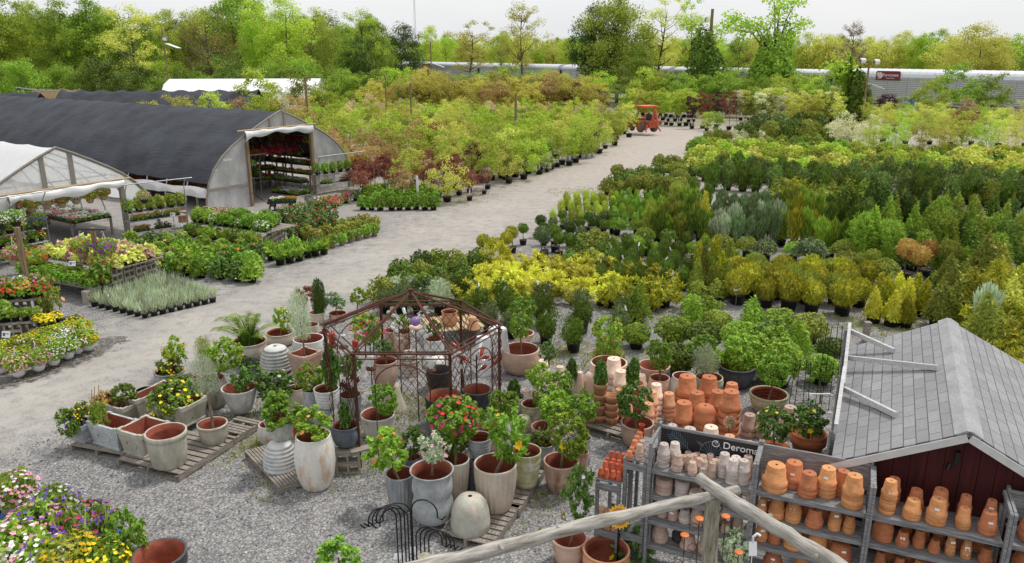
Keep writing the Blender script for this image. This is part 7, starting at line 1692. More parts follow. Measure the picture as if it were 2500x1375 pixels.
log(Vector((K1.x-.02,K1.y,0)),Vector((K1.x-.02,K1.y,ZLOG+.05)),.085,.075,'post',M_logp,4,3)
m=MB()
for k in range(3):
 m.tube([(K0.x+.088*math.cos(a),K0.y+.088*math.sin(a),ZLOG-.12-.012*k+.02*math.sin(a+k))for a in np.linspace(0,2*PI,15)],.006,4,cap=False)
m.build('tie_wire',M_rust,arb,-arb.location)
c=atY(1512,1262,sp(-.5,-.35,0).y);s_=S(c);rad=31/s_;r=empty('sunflower_ornament',c,0,'yellow metal sunflower ornament before the lower crate','garden ornament')
rot_=Matrix.Rotation(-.45,3,'X');V1=[];
def petal(n,r0,r1,w_,mat,nm,dy,off=0):
 m=MB()
 for k in range(n):
  a=2*PI*(k+off)/n;ca,sa=math.cos(a),math.sin(a);q_=lambda rr_,t_,y:rot_@Vector((rr_*ca-t_*sa,y,rr_*sa+t_*ca))
  m.add([q_(r0,0,dy),q_((r0+r1)/2,w_,dy-.012),q_(r1,0,dy+.012),q_((r0+r1)/2,-w_,dy-.012)],[(0,1,2,3)])
 m.build(nm,mat,r)
petal(20,rad*.45,rad,rad*.17,plain('sunflower_yellow',srgb(236,188,52),.45),'petals',0);petal(20,rad*.4,rad*.72,rad*.12,plain('sunflower_orange',srgb(214,120,44),.45),'inner_petals',-.015,.5)
m=MB();m.lathe([(.001,.03),(rad*.3,.025),(rad*.46,0),(rad*.44,-.01),(.001,-.01)],18);o=m.build('flower_centre',plain('seed_brown',srgb(84,60,34),.8,0,.5,40),r);o.rotation_euler=(PI/2-.45,0,0)
m=MB();m.tube([(0,.02,0),(0,.03,-c.z)],.012,6);m.build('stake',M_iron,r)
M_disc=plain('orange_disc',srgb(206,112,48),.5)
for i,(px,py,zt_)in enumerate(((1708,1266,1.5),(1772,1260,1.55),(1672,1306,1.25),(1804,1348,1.1))):
 p=at(px,py,zt_);r=empty('disc_stake',(p.x,p.y,0),0,['orange disc stake left of the arbor post, upper','orange disc stake right of the arbor post, upper','orange disc stake left of the arbor post, lower','orange disc stake right of the arbor post, lower'][i],'garden stake','rusty disc stakes')
 m=MB();m.lathe([(.001,zt_),(.05,zt_+.006),(.055,zt_),(.05,zt_-.012),(.001,zt_-.012)],16);m.build('disc',M_disc,r)
 m=MB();m.tube([(0,0,0),(0,0,zt_-.01)],.006,5)
 for k in range(3):
  z=zt_-.12-.14*k;sg_=1 if k%2 else-1;m.tube([(sg_*(.06-.055*math.cos(a)),0,z+.055*math.sin(a))for a in np.linspace(0,5,12)],.004,4)
 m.build('scroll_rod',M_rust,r)
q=at(1838,1340,1.75);m=MB();m.box((0,0,0),(.085,.004,.15),rot=Matrix.Rotation(-.3,3,'X'));m.box((0,-.004,-.02),(.07,.004,.06),mi=1,rot=Matrix.Rotation(-.3,3,'X'));m.tube([(0,.02,.07),(0,.025,.13),(.04,.02,.17),(.07,.01,.15)],.014,6,mi=0);m.tube([(0,.01,-.07),(.02,0,-1.7)],.005,4,mi=0)
tag(m.build('care_tag',[M_card,M_print],None,q),'white and blue hooked care tag under the right log','tag')
p=at(1790,1420,.2);topi('ball',1795,1335,70,90,p.y,L_silver,'grey green bush under the arbor post',base=p,name='round_bush',cat='shrub')
def smallplant(key,W,H,ln,leafn,fl,seed,pot=(.09,.12),pm=None,prof='dome',mode='leaf',flmat=None,fn=40,fs=.06,asp=.55):
 f=[bush('foliage',prof,leafn,W,H,ln,s,mode,asp,.2,.5,.8,.35,pot[1]*.7)for s in(seed,seed+50)]
 ex=[('blossoms',blooms('blossoms',prof,fn,W,H,fs,seed+3,pot[1]*.7,.3),flmat)]if flmat else[]
 plant(key,f,pot,pm,None,ex)
smallplant('red_fl',.34,.26,.08,160,1,201,flmat=B_red);smallplant('mag_fl',.42,.3,.08,200,1,202,flmat=B_mag,fn=60)
smallplant('wht_fl',.36,.32,.08,180,1,203,flmat=B_wht,fn=34);smallplant('yel_fl',.36,.22,.08,150,1,204,flmat=B_yel,fn=70,fs=.075)
smallplant('org_fl',.34,.26,.08,150,1,205,flmat=B_org,fn=34);smallplant('pur_fl',.42,.3,.08,180,1,206,flmat=B_pur,fn=60);smallplant('pnk_fl',.40,.34,.08,200,1,207,flmat=B_pnk,fn=44)
smallplant('herb',.27,.26,.09,120,0,208,(.055,.09),M_white);smallplant('greenpot',.42,.42,.10,240,0,209,(.13,.2));smallplant('tallgreen',.32,.42,.10,200,0,210,(.09,.14),None,'egg')
smallplant('hosta',.52,.36,.24,60,0,211,(.15,.22),None,'vase','needle',asp=.5);smallplant('hib',.62,.55,.13,330,1,212,(.14,.2),None,'dome','leaf',B_org,1,.1)
smallplant('hib_tan',.62,.55,.13,330,1,213,(.14,.2),M_tanpot,'dome','leaf',B_org,1,.1);smallplant('tanshrub',.42,.36,.10,220,1,214,(.11,.18),M_tanpot,'egg','leaf',B_red,8,.05)
smallplant('lav',.24,.24,.26,70,1,215,(.085,.13),None,'vase','blade',B_yel,5,.025,asp=.07);smallplant('rosetop',.5,.5,.1,260,1,216,(.16,.24),None,'egg','leaf',B_red,8,.07)
smallplant('cal',.34,.22,.17,60,0,217,(.08,.1),None,'dome','leaf',asp=.7);smallplant('ballherb',.3,.26,.06,320,0,218,(.09,.12),None,'ball')
def basket(p,wpx_m,mats,label,pm=None,hang=None,key=0,sc=1.0,cat='hanging basket',group=None):
 """round flower basket: trailing leaves, flowers, bowl, wire hanger"""
 r=empty('hanging_basket',p,random.uniform(0,6),label,cat,group,sc)
 if 'bk' not in BK:
  BK['bk']=[bush('foliage','ball',700,.62,.46,.08,s,'leaf',.5,.2,.5,.9,.1,-.06)for s in(301,302)]
  BK['fl']=[blooms('blossoms','ball',n,.62,.46,sz,303+n,-.06,.12)for n,sz in((150,.052),(90,.052))]
  m=MB();m.lathe([(.10,-.2),(.15,-.12),(.175,.0),(.18,.01),(.165,.01),(.001,0)],18,[0,0,0,0,1]);BK['bowl']=m.mesh('bowl')
  m=MB()
  for k in range(3):a=2*PI*k/3;m.tube([(.17*math.cos(a),.17*math.sin(a),0),(.01*math.cos(a),.01*math.sin(a),.55)],.005,4)
  m.tube([(0,0,.53),(0,0,.6),(.025,0,.63),(.05,0,.6)],.008,5);BK['hook']=m.mesh('hanger')
 mk('bowl',BK['bowl'],[pm or M_white,M_soil],r);mk('foliage',BK['bk'][key%2],mats[0],r)
 for i,fm in enumerate(mats[1:]):mk('blossoms',BK['fl'][i%2],fm,r,(0,0,0),(0,0,1.7*i))
 if hang:mk('hanger',BK['hook'],hang,r)
 return r
BK={}
FLAT={}
def flat(p,rz,mats,label,lx=.56,ly=.30,cat='flower flat',group=None,hf=.12,dens=130,name='flower_flat'):
 r=empty(name,p,rz,label,cat,group)
 if 'tray' not in FLAT:
  m=MB();m.box((0,0,.035),(.54,.28,.07));FLAT['tray']=m.mesh('tray')
  rng=np.random.default_rng(9);FLAT['f']=[];FLAT['b']=[]
  for s in(0,1):
   pos=np.stack([rng.uniform(-.3,.3,190),rng.uniform(-.17,.17,190),rng.uniform(.05,.2,190)],1);FLAT['f'].append(leafmesh('foliage',pos,unit(rng.normal(size=pos.shape)+np.array([0,0,.8])),rng,.085,.55,'leaf'))
   pos=np.stack([rng.uniform(-.3,.3,150),rng.uniform(-.17,.17,150),rng.uniform(.15,.23,150)],1);FLAT['b'].append(leafmesh('blossoms',pos,np.tile(np.array([[0,0,1.0]]),(150,1)),rng,.07,.85,'leaf',.35))
 mk('tray',FLAT['tray'],M_black,r);k=random.randrange(2);mk('foliage',FLAT['f'][k],mats[0],r)
 if len(mats)>1:mk('blossoms',FLAT['b'][k],mats[1],r)
 return r
def card(px,py,pyb,label,w_=.2,h_=.15,tilt=-.35,Y=None):
 p=at(px,pyb);z=zat(py,p.y);r=empty('price_card',p,random.uniform(-.25,.25),label,'price card','price cards on stakes')
 m=MB();m.box((0,-.02,z),(w_,.012,h_),rot=Matrix.Rotation(tilt,3,'X'));m.build('card',M_card,r)
 R=Matrix.Rotation(tilt,3,'X');m=MB();m.box(Vector((0,-.02,z))+R@Vector((-w_*.22,-.008,0)),(w_*.3,.004,h_*.5),rot=R);m.box(Vector((0,-.02,z))+R@Vector((w_*.2,-.008,h_*.1)),(w_*.34,.004,h_*.14),rot=R);m.build('printing',M_ink,r)
 m=MB();m.tube([(0,0,0),(0,0,z-.03)],.012,5);m.build('stake',M_wire,r)
def deck(a,d1,L1_,d2,L2_,z,name,label,mat=None,legs=True,slats=6):
 """bench top: corner a, long side along d1, depth along d2"""
 r=empty(name,(a.x,a.y,0),math.atan2(d1.y,d1.x),label,'bench','plant benches');sg=1 if(-d1.y*d2.x+d1.x*d2.y)>0 else-1
 m=MB()
 for k in range(slats):m.box((L1_/2,sg*L2_*(k+.5)/slats,z-.014),(L1_,L2_/slats*.86,.028))
 m.build('bench_top',mat or M_oldwood,r)
 if legs:
  for x in(.08,L1_/2,L1_-.08):
   for y in(.06,L2_-.06):m=MB();m.box((x,sg*y,(z-.03)/2),(.07,.07,z-.03));m.build('leg',mat or M_oldwood,r)
 return r
def on(a,d1,s,d2,v,z):q=a+d1*s+d2*v;return Vector((q.x,q.y,z))
c1,c0,c2=at(225,742),at(40,704),at(395,682);D1=(c1-c0).normalized();D2=(c2-c1).normalized();TL=(c1-c0).length;TW=(c2-c1).length
rzt=math.atan2(D1.y,D1.x)
deck(c0+D2*.05,D1,TL,D2,.75,.42,'plant_bench','low front bench of potted herbs at the caladium table',legs=False);deck(c0+D2*.85,D1,TL+.1,D2,TW-.9,.78,'plant_bench','higher bench covered in yellow green caladiums',legs=False)
bi=0
for row,(v,n)in enumerate(((.08,2),(.55,2),(1.0,4),(1.45,4),(1.9,4),(2.3,3))):
 for k in range(n):
  if v>TW:continue
  q=c1+D1*(-.12)+D2*v;cinder((q.x,q.y,k*.195),math.atan2(D2.y,D2.x),f'concrete block under the caladium table, {["first", "second", "third", "fourth", "fifth", "sixth"][row]} pile, {["lowest", "second up", "third up", "top"][k]}')
for k in range(2):
 for v in(.1,.6,1.2,2.0):
  q=c0+D1*.2+D2*v;cinder((q.x,q.y,k*.195),rzt,'concrete block under the far left end of the caladium table')
for j in range(4):
 for i in range(15):
  q=on(c0,D1,.12+i*(TL-.25)/14,D2,.14+j*.18,.42);put('herb',q,L_mid if j else L_fresh,f'leafy herb in a white pot on the low bench, {rowl(j, 4)}, {ordl(i, 15)}','herb','herbs on the low bench','herb_pot',rs.uniform(.9,1.15))
for j in range(6):
 for i in range(11):
  q=on(c0,D1,.1+i*(TL-.1)/10+rs.uniform(-.04,.04),D2,1.0+j*(TW-1.15)/5,.78);put('cal',q,L_calad if rs.random()<.8 else L_pink,f'yellow green caladium on the higher bench, {rowl(j, 6)}, {ordl(i, 11)}','caladium','caladiums on the higher bench','caladium',rs.uniform(.9,1.15))
put('rosetop',on(c0,D1,TL-.1,D2,.5,.1),L_dark,'dark climbing plant at the right corner of the low bench','shrub',None,'climbing_plant',1.2,1.4)
l1,l2,l3,l4=at(232,748),at(355,776),at(520,738),at(398,690)
for j in range(9):
 for i in range(8):
  p=l1.lerp(l2,i/7).lerp(l4.lerp(l3,i/7),j/8);put('lav',p,L_silver,f'silver leaved lavender in a black pot, {rowl(j, 9)}, {ordl(i, 8)}','lavender pot','lavender pots on the gravel','lavender_pot',rs.uniform(.95,1.1),tagp=.35,tagz=.3)
for i,(px,py)in enumerate(((290,700),(330,688),(370,678),(405,668))):topi('loose',px,py-28,46,40,at(px,py).y,L_silver,f'airy yellow dotted plant behind the lavender, {ordl(i, 4)}',base=at(px,py),bl='tiny',bm=B_yel,name='airy_plant',cat='potted plant',group='airy plants behind the lavender')
for p,i,j in grid([(380,668),(635,690),(622,636),(320,606)],7,5,.1,5):put(rs.choice(['hib','hib','hib_tan']),p,rs.choice([L_mid,L_gloss,L_fresh]),f'leafy hibiscus in the block behind the lavender, {rowl(j, 5)}, {ordl(i, 7)}','hibiscus','hibiscus block behind the lavender','hibiscus',rs.uniform(.95,1.15))
b0,b1_,b2_=at(452,602),at(630,630),at(700,585);E1=(b1_-b0).normalized();E2=(b2_-b1_).normalized();BL1=(b1_-b0).length
deck(b0,E1,BL1,E2,.62,.38,'plant_bench','low tier of the flower bench before the black hoop house',legs=False);deck(b0+E2*.68,E1,BL1+.15,E2,1.5,.74,'plant_bench','high tier of the flower bench before the black hoop house',legs=False)
for row,(v,n)in enumerate(((.12,1),(.5,2),(.9,3),(1.3,4),(1.7,3),(2.1,3))):
 for k in range(n):q=b1_+E1*(.05)+E2*v;cinder((q.x,q.y,k*.195),math.atan2(E2.y,E2.x),f'concrete block at the flower bench end, {["first", "second", "third", "fourth", "fifth", "sixth"][row]} pile, {["lowest", "second up", "third up", "top"][k]}')
for k in range(1):
 for v in(.15,.9,1.7):q=b0+E1*.2+E2*v;cinder((q.x,q.y,0),math.atan2(E1.y,E1.x),'concrete block under the far end of the flower bench')
for j in range(3):
 for i in range(11):put(['tallgreen','red_fl','tallgreen'][j]if i%3 else 'greenpot',on(b0,E1,.15+i*(BL1-.3)/10,E2,.1+j*.2,.38),rs.choice([L_mid,L_dark,L_mid]),f'potted plant on the low flower tier, {rowl(j, 3)}, {ordl(i, 11)}','potted plant','plants on the low flower tier','bench_plant',rs.uniform(.7,.85))
for j in range(5):
 for i in range(12):put('pnk_fl' if(i<5 and j>1)else rs.choice(['tallgreen','greenpot','wht_fl']),on(b0,E1,.1+i*(BL1-.1)/11,E2,.8+j*.3,.74),L_fresh if i>3 else L_mid,f'leafy plant on the high flower tier, {rowl(j, 5)}, {ordl(i, 12)}','potted plant','plants on the high flower tier','bench_plant',rs.uniform(.85,1.05))
for i,(px,py)in enumerate(((663,640),(684,651),(708,646),(731,641),(751,633),(770,629),(791,625),(655,626),(700,628),(722,620))):put('hosta',at(px,py-4),L_fresh if i%3 else L_mid,f'broad leaved hosta in a black pot, {"front" if i < 7 else "back"} row, {ordl(i if i < 7 else i-7, 7 if i < 7 else 3)}','hosta','hostas on the gravel','hosta',1.0)
for p,i,j in grid([(712,592),(820,566),(800,528),(695,545)],5,3,.1,6):put('rosetop',p,L_gloss,f'dark potted rose behind the hostas, {rowl(j, 3)}, {ordl(i, 5)}','rose','dark roses behind the hostas','potted_rose',rs.uniform(1.0,1.2))
for i,(px,py)in enumerate(((752,590),(772,596),(796,588))):put('tanshrub',at(px,py),L_olive,f'red tinged shrub in a black pot, {ordl(i, 3)}','shrub','red tinged shrubs','potted_shrub',1.25)
for p,i,j in grid([(812,604),(925,572),(905,546),(800,572)],6,3,.08,7):put('tanshrub',p,L_fresh if j==0 else L_olive,f'small shrub in a tan pot, {rowl(j, 3)}, {ordl(i, 6)}','shrub','small shrubs in tan pots','tan_pot_shrub',rs.uniform(.95,1.1))
for p,i,j in grid([(888,514),(1072,512),(1056,484),(892,482)],9,4,.1,8):put('greenpot',p,L_fresh if j<2 else L_mid,f'fresh green azalea in a black pot, {rowl(j, 4)}, {ordl(i, 9)}','azalea','azaleas on the gravel','azalea',rs.uniform(1.1,1.3))
for i,(px,py,k)in enumerate(((757,500,'pur_fl'),(775,506,'wht_fl'),(790,502,'red_fl'),(808,500,'red_fl'),(826,502,'mag_fl'),(845,496,'mag_fl'),(868,490,'pur_fl'),(888,484,'wht_fl'),(815,508,'mag_fl'))):put(k,at(px,py),L_mid,f'{ {"pur_fl": "lavender", "wht_fl": "white", "red_fl": "red", "mag_fl": "magenta"}[k]} flowers by the hoop house door, {ordl(i, 9)}','flowering plant','flowers by the hoop house door','flowering_plant',1.3)
p=at(690,512);r=empty('garden_wagon',p,.25,'black garden wagon loaded with green flats at the hoop house door','wagon')
m=MB();m.box((0,0,.34),(1.25,.62,.04));m.box((0,-.3,.40),(1.25,.02,.08));m.box((0,.3,.40),(1.25,.02,.08));m.build('bed',M_black,r);m=MB();m.tube([(-.6,0,.3),(-1.2,0,.78),(-1.24,-.12,.8),(-1.24,.12,.8)],.015,5);m.build('handle',M_iron,r)
for sx in(-.42,.42):
 for sy in(-.33,.33):
  w_=MB();w_.tube([(sx,sy-.035,.15),(sx,sy+.035,.15)],.15,16);wo=w_.build('wheel',M_black,r);w_=MB();w_.tube([(sx,sy-.04,.15),(sx,sy+.04,.15)],.075,12);w_.build('rim',M_white,wo)
flat(p+Vector((-.2,0,.36)),.25,[L_fresh,B_wht],'green flat lying on the wagon, left');flat(p+Vector((.32,.1,.36)),.25,[L_mid,B_org],'orange flat lying on the wagon, right')
def rack(pa,pb,depth,levels,rod,label):
 d=(pb-pa);Ln=d.length;d.normalize();r=empty('wire_rack',pa,math.atan2(d.y,d.x),label,'rack','wire display racks');top=rod or levels[0]
 for x in(0,Ln):
  for y in(0,depth):m=MB();zt=top-.3 if(y==0 and rod)else levels[0]+.02;m.tube([(x,y,0),(x,y,zt)]+([(x-.0,y-.25,top)]if(y==0 and rod)else[]),.018,5);m.build('upright',M_steel,r)
 for z in levels:
  m=MB()
  for k in range(9):m.tube([(0,depth*k/8,z),(Ln,depth*k/8,z)],.007,4,cap=False)
  for x in(0,Ln*.5,Ln):m.tube([(x,0,z-.012),(x,depth,z-.012)],.012,4)
  m.build('wire_shelf',M_steel,r)
 if rod:m=MB();m.tube([(-.15,-.25,rod),(Ln+.25,-.25,rod)],.02,5);m.build('hanging_rod',M_steel,r)
 return d,Vector((-d.y,d.x,0))
a,b=at(322,588),at(462,566);d,nn=rack(a,b,.55,[1.02,.68,.25],2.15,'wire rack beside the white greenhouse door');RL=(b-a).length
for i in range(12):put('tallgreen',a+d*(.1+(i%6)*(RL-.2)/5)+nn*(.12+.28*(i//6))+Vector((0,0,1.03)),L_olive if i%4 else L_mid,f'staked olive herb on the top of the wire rack, {"front" if i < 6 else "back"} row, {ordl(i % 6, 6)}','potted plant','herbs on the wire rack','rack_plant',1.0)
for i in range(3):flat(a+d*(.45+i*.62)+nn*.28+Vector((0,0,.69)),math.atan2(d.y,d.x),[L_mid,B_yel if i else B_org],f'flat of orange yellow marigolds on the wire rack, {ordl(i, 3)}')
flat(a+d*.5+nn*.28+Vector((0,0,.26)),math.atan2(d.y,d.x),[L_mid,B_org],'flat of orange marigolds on the bottom of the wire rack');flat(a+d*1.3+nn*.28+Vector((0,0,.26)),math.atan2(d.y,d.x),[L_deep],'nearly empty dark flat on the bottom of the wire rack')
basket(a+d*.55-nn*.25+Vector((0,0,1.55)),1,[L_mid,B_pnk],'black hanging pot of pink flowers on the wire rack rod',M_black,M_wire,0,.8)
q=at(450,556);m=MB();m.box((0,0,.22),(.34,.3,.44));bag=m.build('paper_bag',plain('brown_paper',srgb(172,136,108),.8,0,.12),None,(q.x,q.y,.24),(0,0,.3));tag(bag,'brown paper sack with red lettering at the wire rack','paper sack')
text('on',.2,B_red,bag,(0,-.156,.2),(PI/2,0,0))
a,b=at(533,500),at(640,480);d,nn=rack(a,b,.5,[.95],2.1,'wire rack left of the black hoop house door');RL=(b-a).length
for i in range(10):put('greenpot',a+d*(.1+(i%5)*(RL-.2)/4)+nn*(.12+.25*(i//5))+Vector((0,0,.96)),L_dark,f'dark green begonia on the rack by the hoop house door, {"front" if i < 5 else "back"} row, {ordl(i % 5, 5)}','potted plant','begonias on the rack','rack_plant',.9)
for i in range(4):basket(a+d*(.2+i*.58)-nn*.25+Vector((0,0,1.6)),1,[L_fresh,B_wht],f'hanging pot of white flowers on the rack rod, {ordl(i, 4)}',M_black,M_wire,i,.72,group='white flowered hanging pots')
a,b=at(782,478),at(878,462);d,nn=rack(a,b,.5,[1.0,.5],1.95,'wire rack right of the black hoop house door');RL=(b-a).length
for i in range(6):put('greenpot',a+d*(.1+i*(RL-.2)/5)+nn*.2+Vector((0,0,1.01)),L_mid,f'green potted plant on the right rack, {ordl(i, 6)}','potted plant','plants on the right rack','rack_plant',1.05)
flat(a+d*.6+nn*.25+Vector((0,0,.51)),math.atan2(d.y,d.x),[L_mid],'green flat on the lower shelf of the right rack');flat(a+d*1.8+nn*.25+Vector((0,0,.51)),math.atan2(d.y,d.x),[L_mid,B_pnk],'pink flat on the lower shelf of the right rack')
for i in range(2):basket(a+d*(RL-.35+i*.5)-nn*.25+Vector((0,0,1.5)),1,[L_mid,B_org],f'black hanging pot of orange flowers on the right rack, {ordl(i, 2)}',M_black,M_wire,i,.72)
def hpt(fm_,x,u,z):q=fm_+GD*x+GE*u;return Vector((q.x,q.y,z))
rzg=math.atan2(GD.y,GD.x)
def flats(fm_,xs,us,z,mats,what,where):
 for j,u in enumerate(us):
  for i,x in enumerate(xs):flat(hpt(fm_,x,u,z),rzg,rs.choice(mats)if isinstance(mats,list)else mats,f'flat of {what} {where}, file {["one", "two", "three", "four", "five", "six"][j]}, {ordl(i, len(xs))}',group=f'flats of {what} {where}')
xs=[1.0+.6*i for i in range(9)]
def inner_bench(fm_,x0,x1,u0,u1,z,label):deck(hpt(fm_,x0,u0,0),GD,x1-x0,GE,u1-u0,z,'plant_bench',label)
inner_bench(fmw,.7,6.4,-1.9,-.5,.85,'bench of pale flats inside the white greenhouse');flats(fmw,xs,(-1.72,-1.40),.85,(L_silver,B_wht),'white flowers','in the white house');flats(fmw,xs,(-1.06,-.74),.85,(L_mid,B_wht),'small white flowers','in the white house')
flats(fmw,xs[:7],(-.36,),.85,(L_red,B_burg),'burgundy flowers','in the white house');flats(fmw,xs[:6],(-1.9,-1.5,-1.1),.34,[(L_olive,B_yel),(L_mid,B_org)],'yellow and orange flowers','low in the white house')
inner_bench(fmw,.9,6.4,.55,2.2,.7,'second bench of flats inside the white greenhouse');flats(fmw,xs[:8],(.75,1.1,1.5,1.9),.7,[(L_mid,B_wht),(L_blue,B_wht),(L_mid,B_pnk)],'mixed pale flowers','in the white house')
for i in range(8):basket(hpt(fmw,.35,-2.0+i*.52,1.62+.04*(i%2)),1,[L_mid,[B_pur,B_mag,B_org,B_pnk,B_red,B_wht,B_yel,B_org][i]],f'hanging basket of {["violet", "magenta", "orange", "pink", "red", "white", "yellow", "apricot"][i]} flowers in the white house doorway',M_tanpot,M_wire,i,.85,group='baskets in the white house doorway')
flats(fm,[.5,1.1,1.7],(.9,1.25,1.6),.02,[(L_mid,),(L_dark,B_wht)],'leafy bedding plants','on the hoop house floor')
inner_bench(fm,1.5,14,-3.9,-2.6,.6,'long bench along the open side of the black hoop house');flats(fm,[1.8+.75*i for i in range(14)],(-3.6,-3.2,-2.8),.6,[(L_mid,B_red),(L_mid,B_mag),(L_silver,B_wht),(L_mid,B_red)],'red and pink flowers','on the open side')
for j in range(2):
 for i in range(8):basket(hpt(fm,1.6+1.3*j,-1.5+i*.52,2.0+.1*j),1,[rs.choice([L_plum,L_dark,L_red]),B_red],f'dark hanging begonia inside the hoop house, {"front" if j == 0 else "back"} row, {ordl(i, 8)}',M_black,M_wire,i,.85,group='hanging begonias in the hoop house')
for k,(x,z,ms,nm)in enumerate(((2.6,.55,[(L_mid,B_red),(L_dark,B_wht)],'red and white flowers'),(3.3,.95,[(L_fresh,B_yel),(L_mid,B_org)],'yellow and orange flowers'),(4.0,1.3,[(L_red,B_red),(L_mid,B_red)],'deep red flowers'),(4.7,1.65,[(L_mid,B_wht),(L_yelgr,)],'pale green plants'))):
 deck(hpt(fm,x,-2.1,0),GE,4.4,GD,.5,z,'plant_bench',f'stepped cross tier of {nm} inside the black hoop house')
 for j in range(2):
  for i in range(7):flat(hpt(fm,x+.13+.24*j,-1.8+.62*i,z),math.atan2(GE.y,GE.x),rs.choice(ms),f'flat of {nm} on the stepped tiers, {"front" if j == 0 else "back"} row, {ordl(i, 7)}',group='flats on the stepped tiers in the hoop house')
for k,(u,z,ms,nm)in enumerate(((1.5,.5,[(L_mid,),(L_dark,B_wht)],'leafy plants'),(2.1,.85,[(L_fresh,B_yel),(L_mid,B_org),(L_mid,B_red)],'bright flowers'),(2.7,1.2,[(L_red,B_red),(L_mid,B_red),(L_mid,B_wht)],'red flowers'),(3.3,1.5,[(L_plum,B_red),(L_yelgr,),(L_mid,B_pnk)],'tall mixed plants'))):
 deck(hpt(fm,.6,u,0),GD,6.4,GE,.55,z,'plant_bench',f'long stepped bench of {nm} along the right side of the hoop house')
 for j in range(1 if k%2 else 2):
  for i in range(10):flat(hpt(fm,.9+.63*i,u+.15+.25*j,z),rzg,rs.choice(ms),f'flat of {nm} on the right side tiers, {"front" if j == 0 else "back"} file, {ordl(i, 10)}',group='flats on the right side tiers')
for i in range(9):basket(hpt(fm,.8+.65*i,2.9,2.35),1,[rs.choice([L_plum,L_dark,L_mid]),B_red],f'hanging begonia along the right side of the hoop house, {ordl(i, 9)}',M_black,M_wire,i,.85,group='hanging begonias in the hoop house')
p=at(249,708);zt=zat(556,p.y);r=empty('basket_post',p,0,'wooden post with two arms behind the caladium table','post');m=MB();m.box((0,0,zt/2),(.11,.11,zt));m.build('post',M_post,r);m=MB();m.tube([(-.4,-.05,zt-.05),(.4,-.05,zt-.05)],.02,5);m.build('arm',M_iron,r)
basket(p+Vector((-.38,-.05,zt-.7)),1,[L_mid,B_red,B_pur],'basket of red and violet flowers hanging left of the post',M_tanpot,M_white,0,1.0);basket(p+Vector((.32,-.05,zt-.72)),1,[L_mid,B_pur,B_mag],'basket of violet flowers hanging right of the post',M_tanpot,M_white,1,1.0)
p=at(72,722);zt=zat(555,p.y);m=MB();m.box((0,0,zt/2),(.12,.12,zt));tag(m.build('wooden_post',M_post,None,p),'grey wooden post at the left edge beside the basket of pink flowers','post')
a,b=at(-60,668),at(128,626);d,nn=rack(a,b,.7,[1.0,.55,.15],2.3,'long wire rack at the left edge before the white greenhouse');RL=(b-a).length
for j,z in enumerate((1.01,.56,.16)):
 for i in range(8):put(['wht_fl','greenpot','org_fl'][(i+j)%3],a+d*(.1+i*(RL-.2)/7)+nn*.3+Vector((0,0,z)),L_mid,f'potted flower on the left edge rack, {["top", "middle", "bottom"][j]} shelf, {ordl(i, 8)}','potted plant','plants on the left edge rack','rack_plant',1.0)
for i,(f,cl,nm)in enumerate(((.15,B_red,'red'),(.36,B_wht,'white'),(.55,B_wht,'small white'),(.82,B_pur,'lilac'))):basket(a+d*(RL*f)-nn*.25+Vector((0,0,1.5 if i<3 else 1.25)),1,[L_fresh,cl],f'basket of {nm} flowers hanging on the left edge rack',M_black,M_wire,i,.95)
basket(at(45,672)+Vector((0,0,.55)),1,[L_mid,B_pnk,B_mag],'big basket of pink flowers beside the grey post',M_tanpot,M_white,0,1.1);basket(at(100,700)+Vector((0,0,.75)),1,[L_mid,B_red],'black pot with red flowers at the left end of the caladium bench',M_black,None,1,1.0)
e0,e1=at(-80,838),at(62,828);X1=(e1-e0).normalized();X2=Vector((-X1.y,X1.x,0));XL=(e1-e0).length
deck(e0,X1,XL+.4,X2,.5,.42,'plant_bench','low block shelf at the left edge behind the pansies',legs=False);deck(e0+X2*.55,X1,XL+.4,X2,.7,.84,'plant_bench','upper block shelf at the left edge behind the pansies',legs=False)
for k in range(4):
 for i,s_ in enumerate((.3,1.0,XL+.25)):
  for v in((.2,.75)if k<2 else(.85,)):q=e0+X1*s_+X2*v;cinder((q.x,q.y,k*.195),math.atan2(X1.y,X1.x),f'concrete block of the left edge shelf, {["left", "middle", "right"][i]} pile, {["lowest", "second up", "third up", "top"][k]}')
for i in range(9):put(['red_fl','wht_fl','org_fl','pnk_fl'][i%4],e0+X1*(.1+i*(XL+.2)/8)+X2*(.75+.25*(i%2))+Vector((0,0,.84)),L_mid,f'flowering pot on the upper block shelf, {ordl(i, 9)}','flowering plant','flowers on the upper block shelf','flowering_plant',1.3)
for i in range(7):put('ballherb' if i>3 else 'greenpot',e0+X1*(.15+i*(XL+.1)/6)+X2*.2+Vector((0,0,.42)),L_mid,f'round green herb on the low block shelf, {ordl(i, 7)}','herb','herbs on the low block shelf','herb_pot',1.0)
topi('loose',118,722,58,78,at(118,800).y,L_olive,'tall bush with orange buds at the right end of the block shelf',base=at(118,800),bl='few',bm=B_org,name='potted_bush',cat='shrub')
for i,(px,py)in enumerate(((98,790),(118,795),(138,786))):put('yel_fl',at(px,py,.35),L_fresh,f'yellow green flowers beside the block shelf, {ordl(i, 3)}','flowering plant','yellow flowers beside the block shelf','flowering_plant',.9)
for i,(px,py)in enumerate(((128,822),(142,815),(156,808))):flat(at(px,py,.0)+Vector((0,0,.12)),.2,[L_dark,B_navy],f'flat of deep indigo pansies, {ordl(i, 3)}',group='flats of indigo pansies')
pn=[(206,826),(190,838),(172,830),(160,846),(142,838),(130,856),(112,848),(100,866),(82,858),(70,876),(52,868),(38,886),(20,880),(10,896),(-12,890),(150,862),(118,874),(88,884),(60,896),(186,816)]
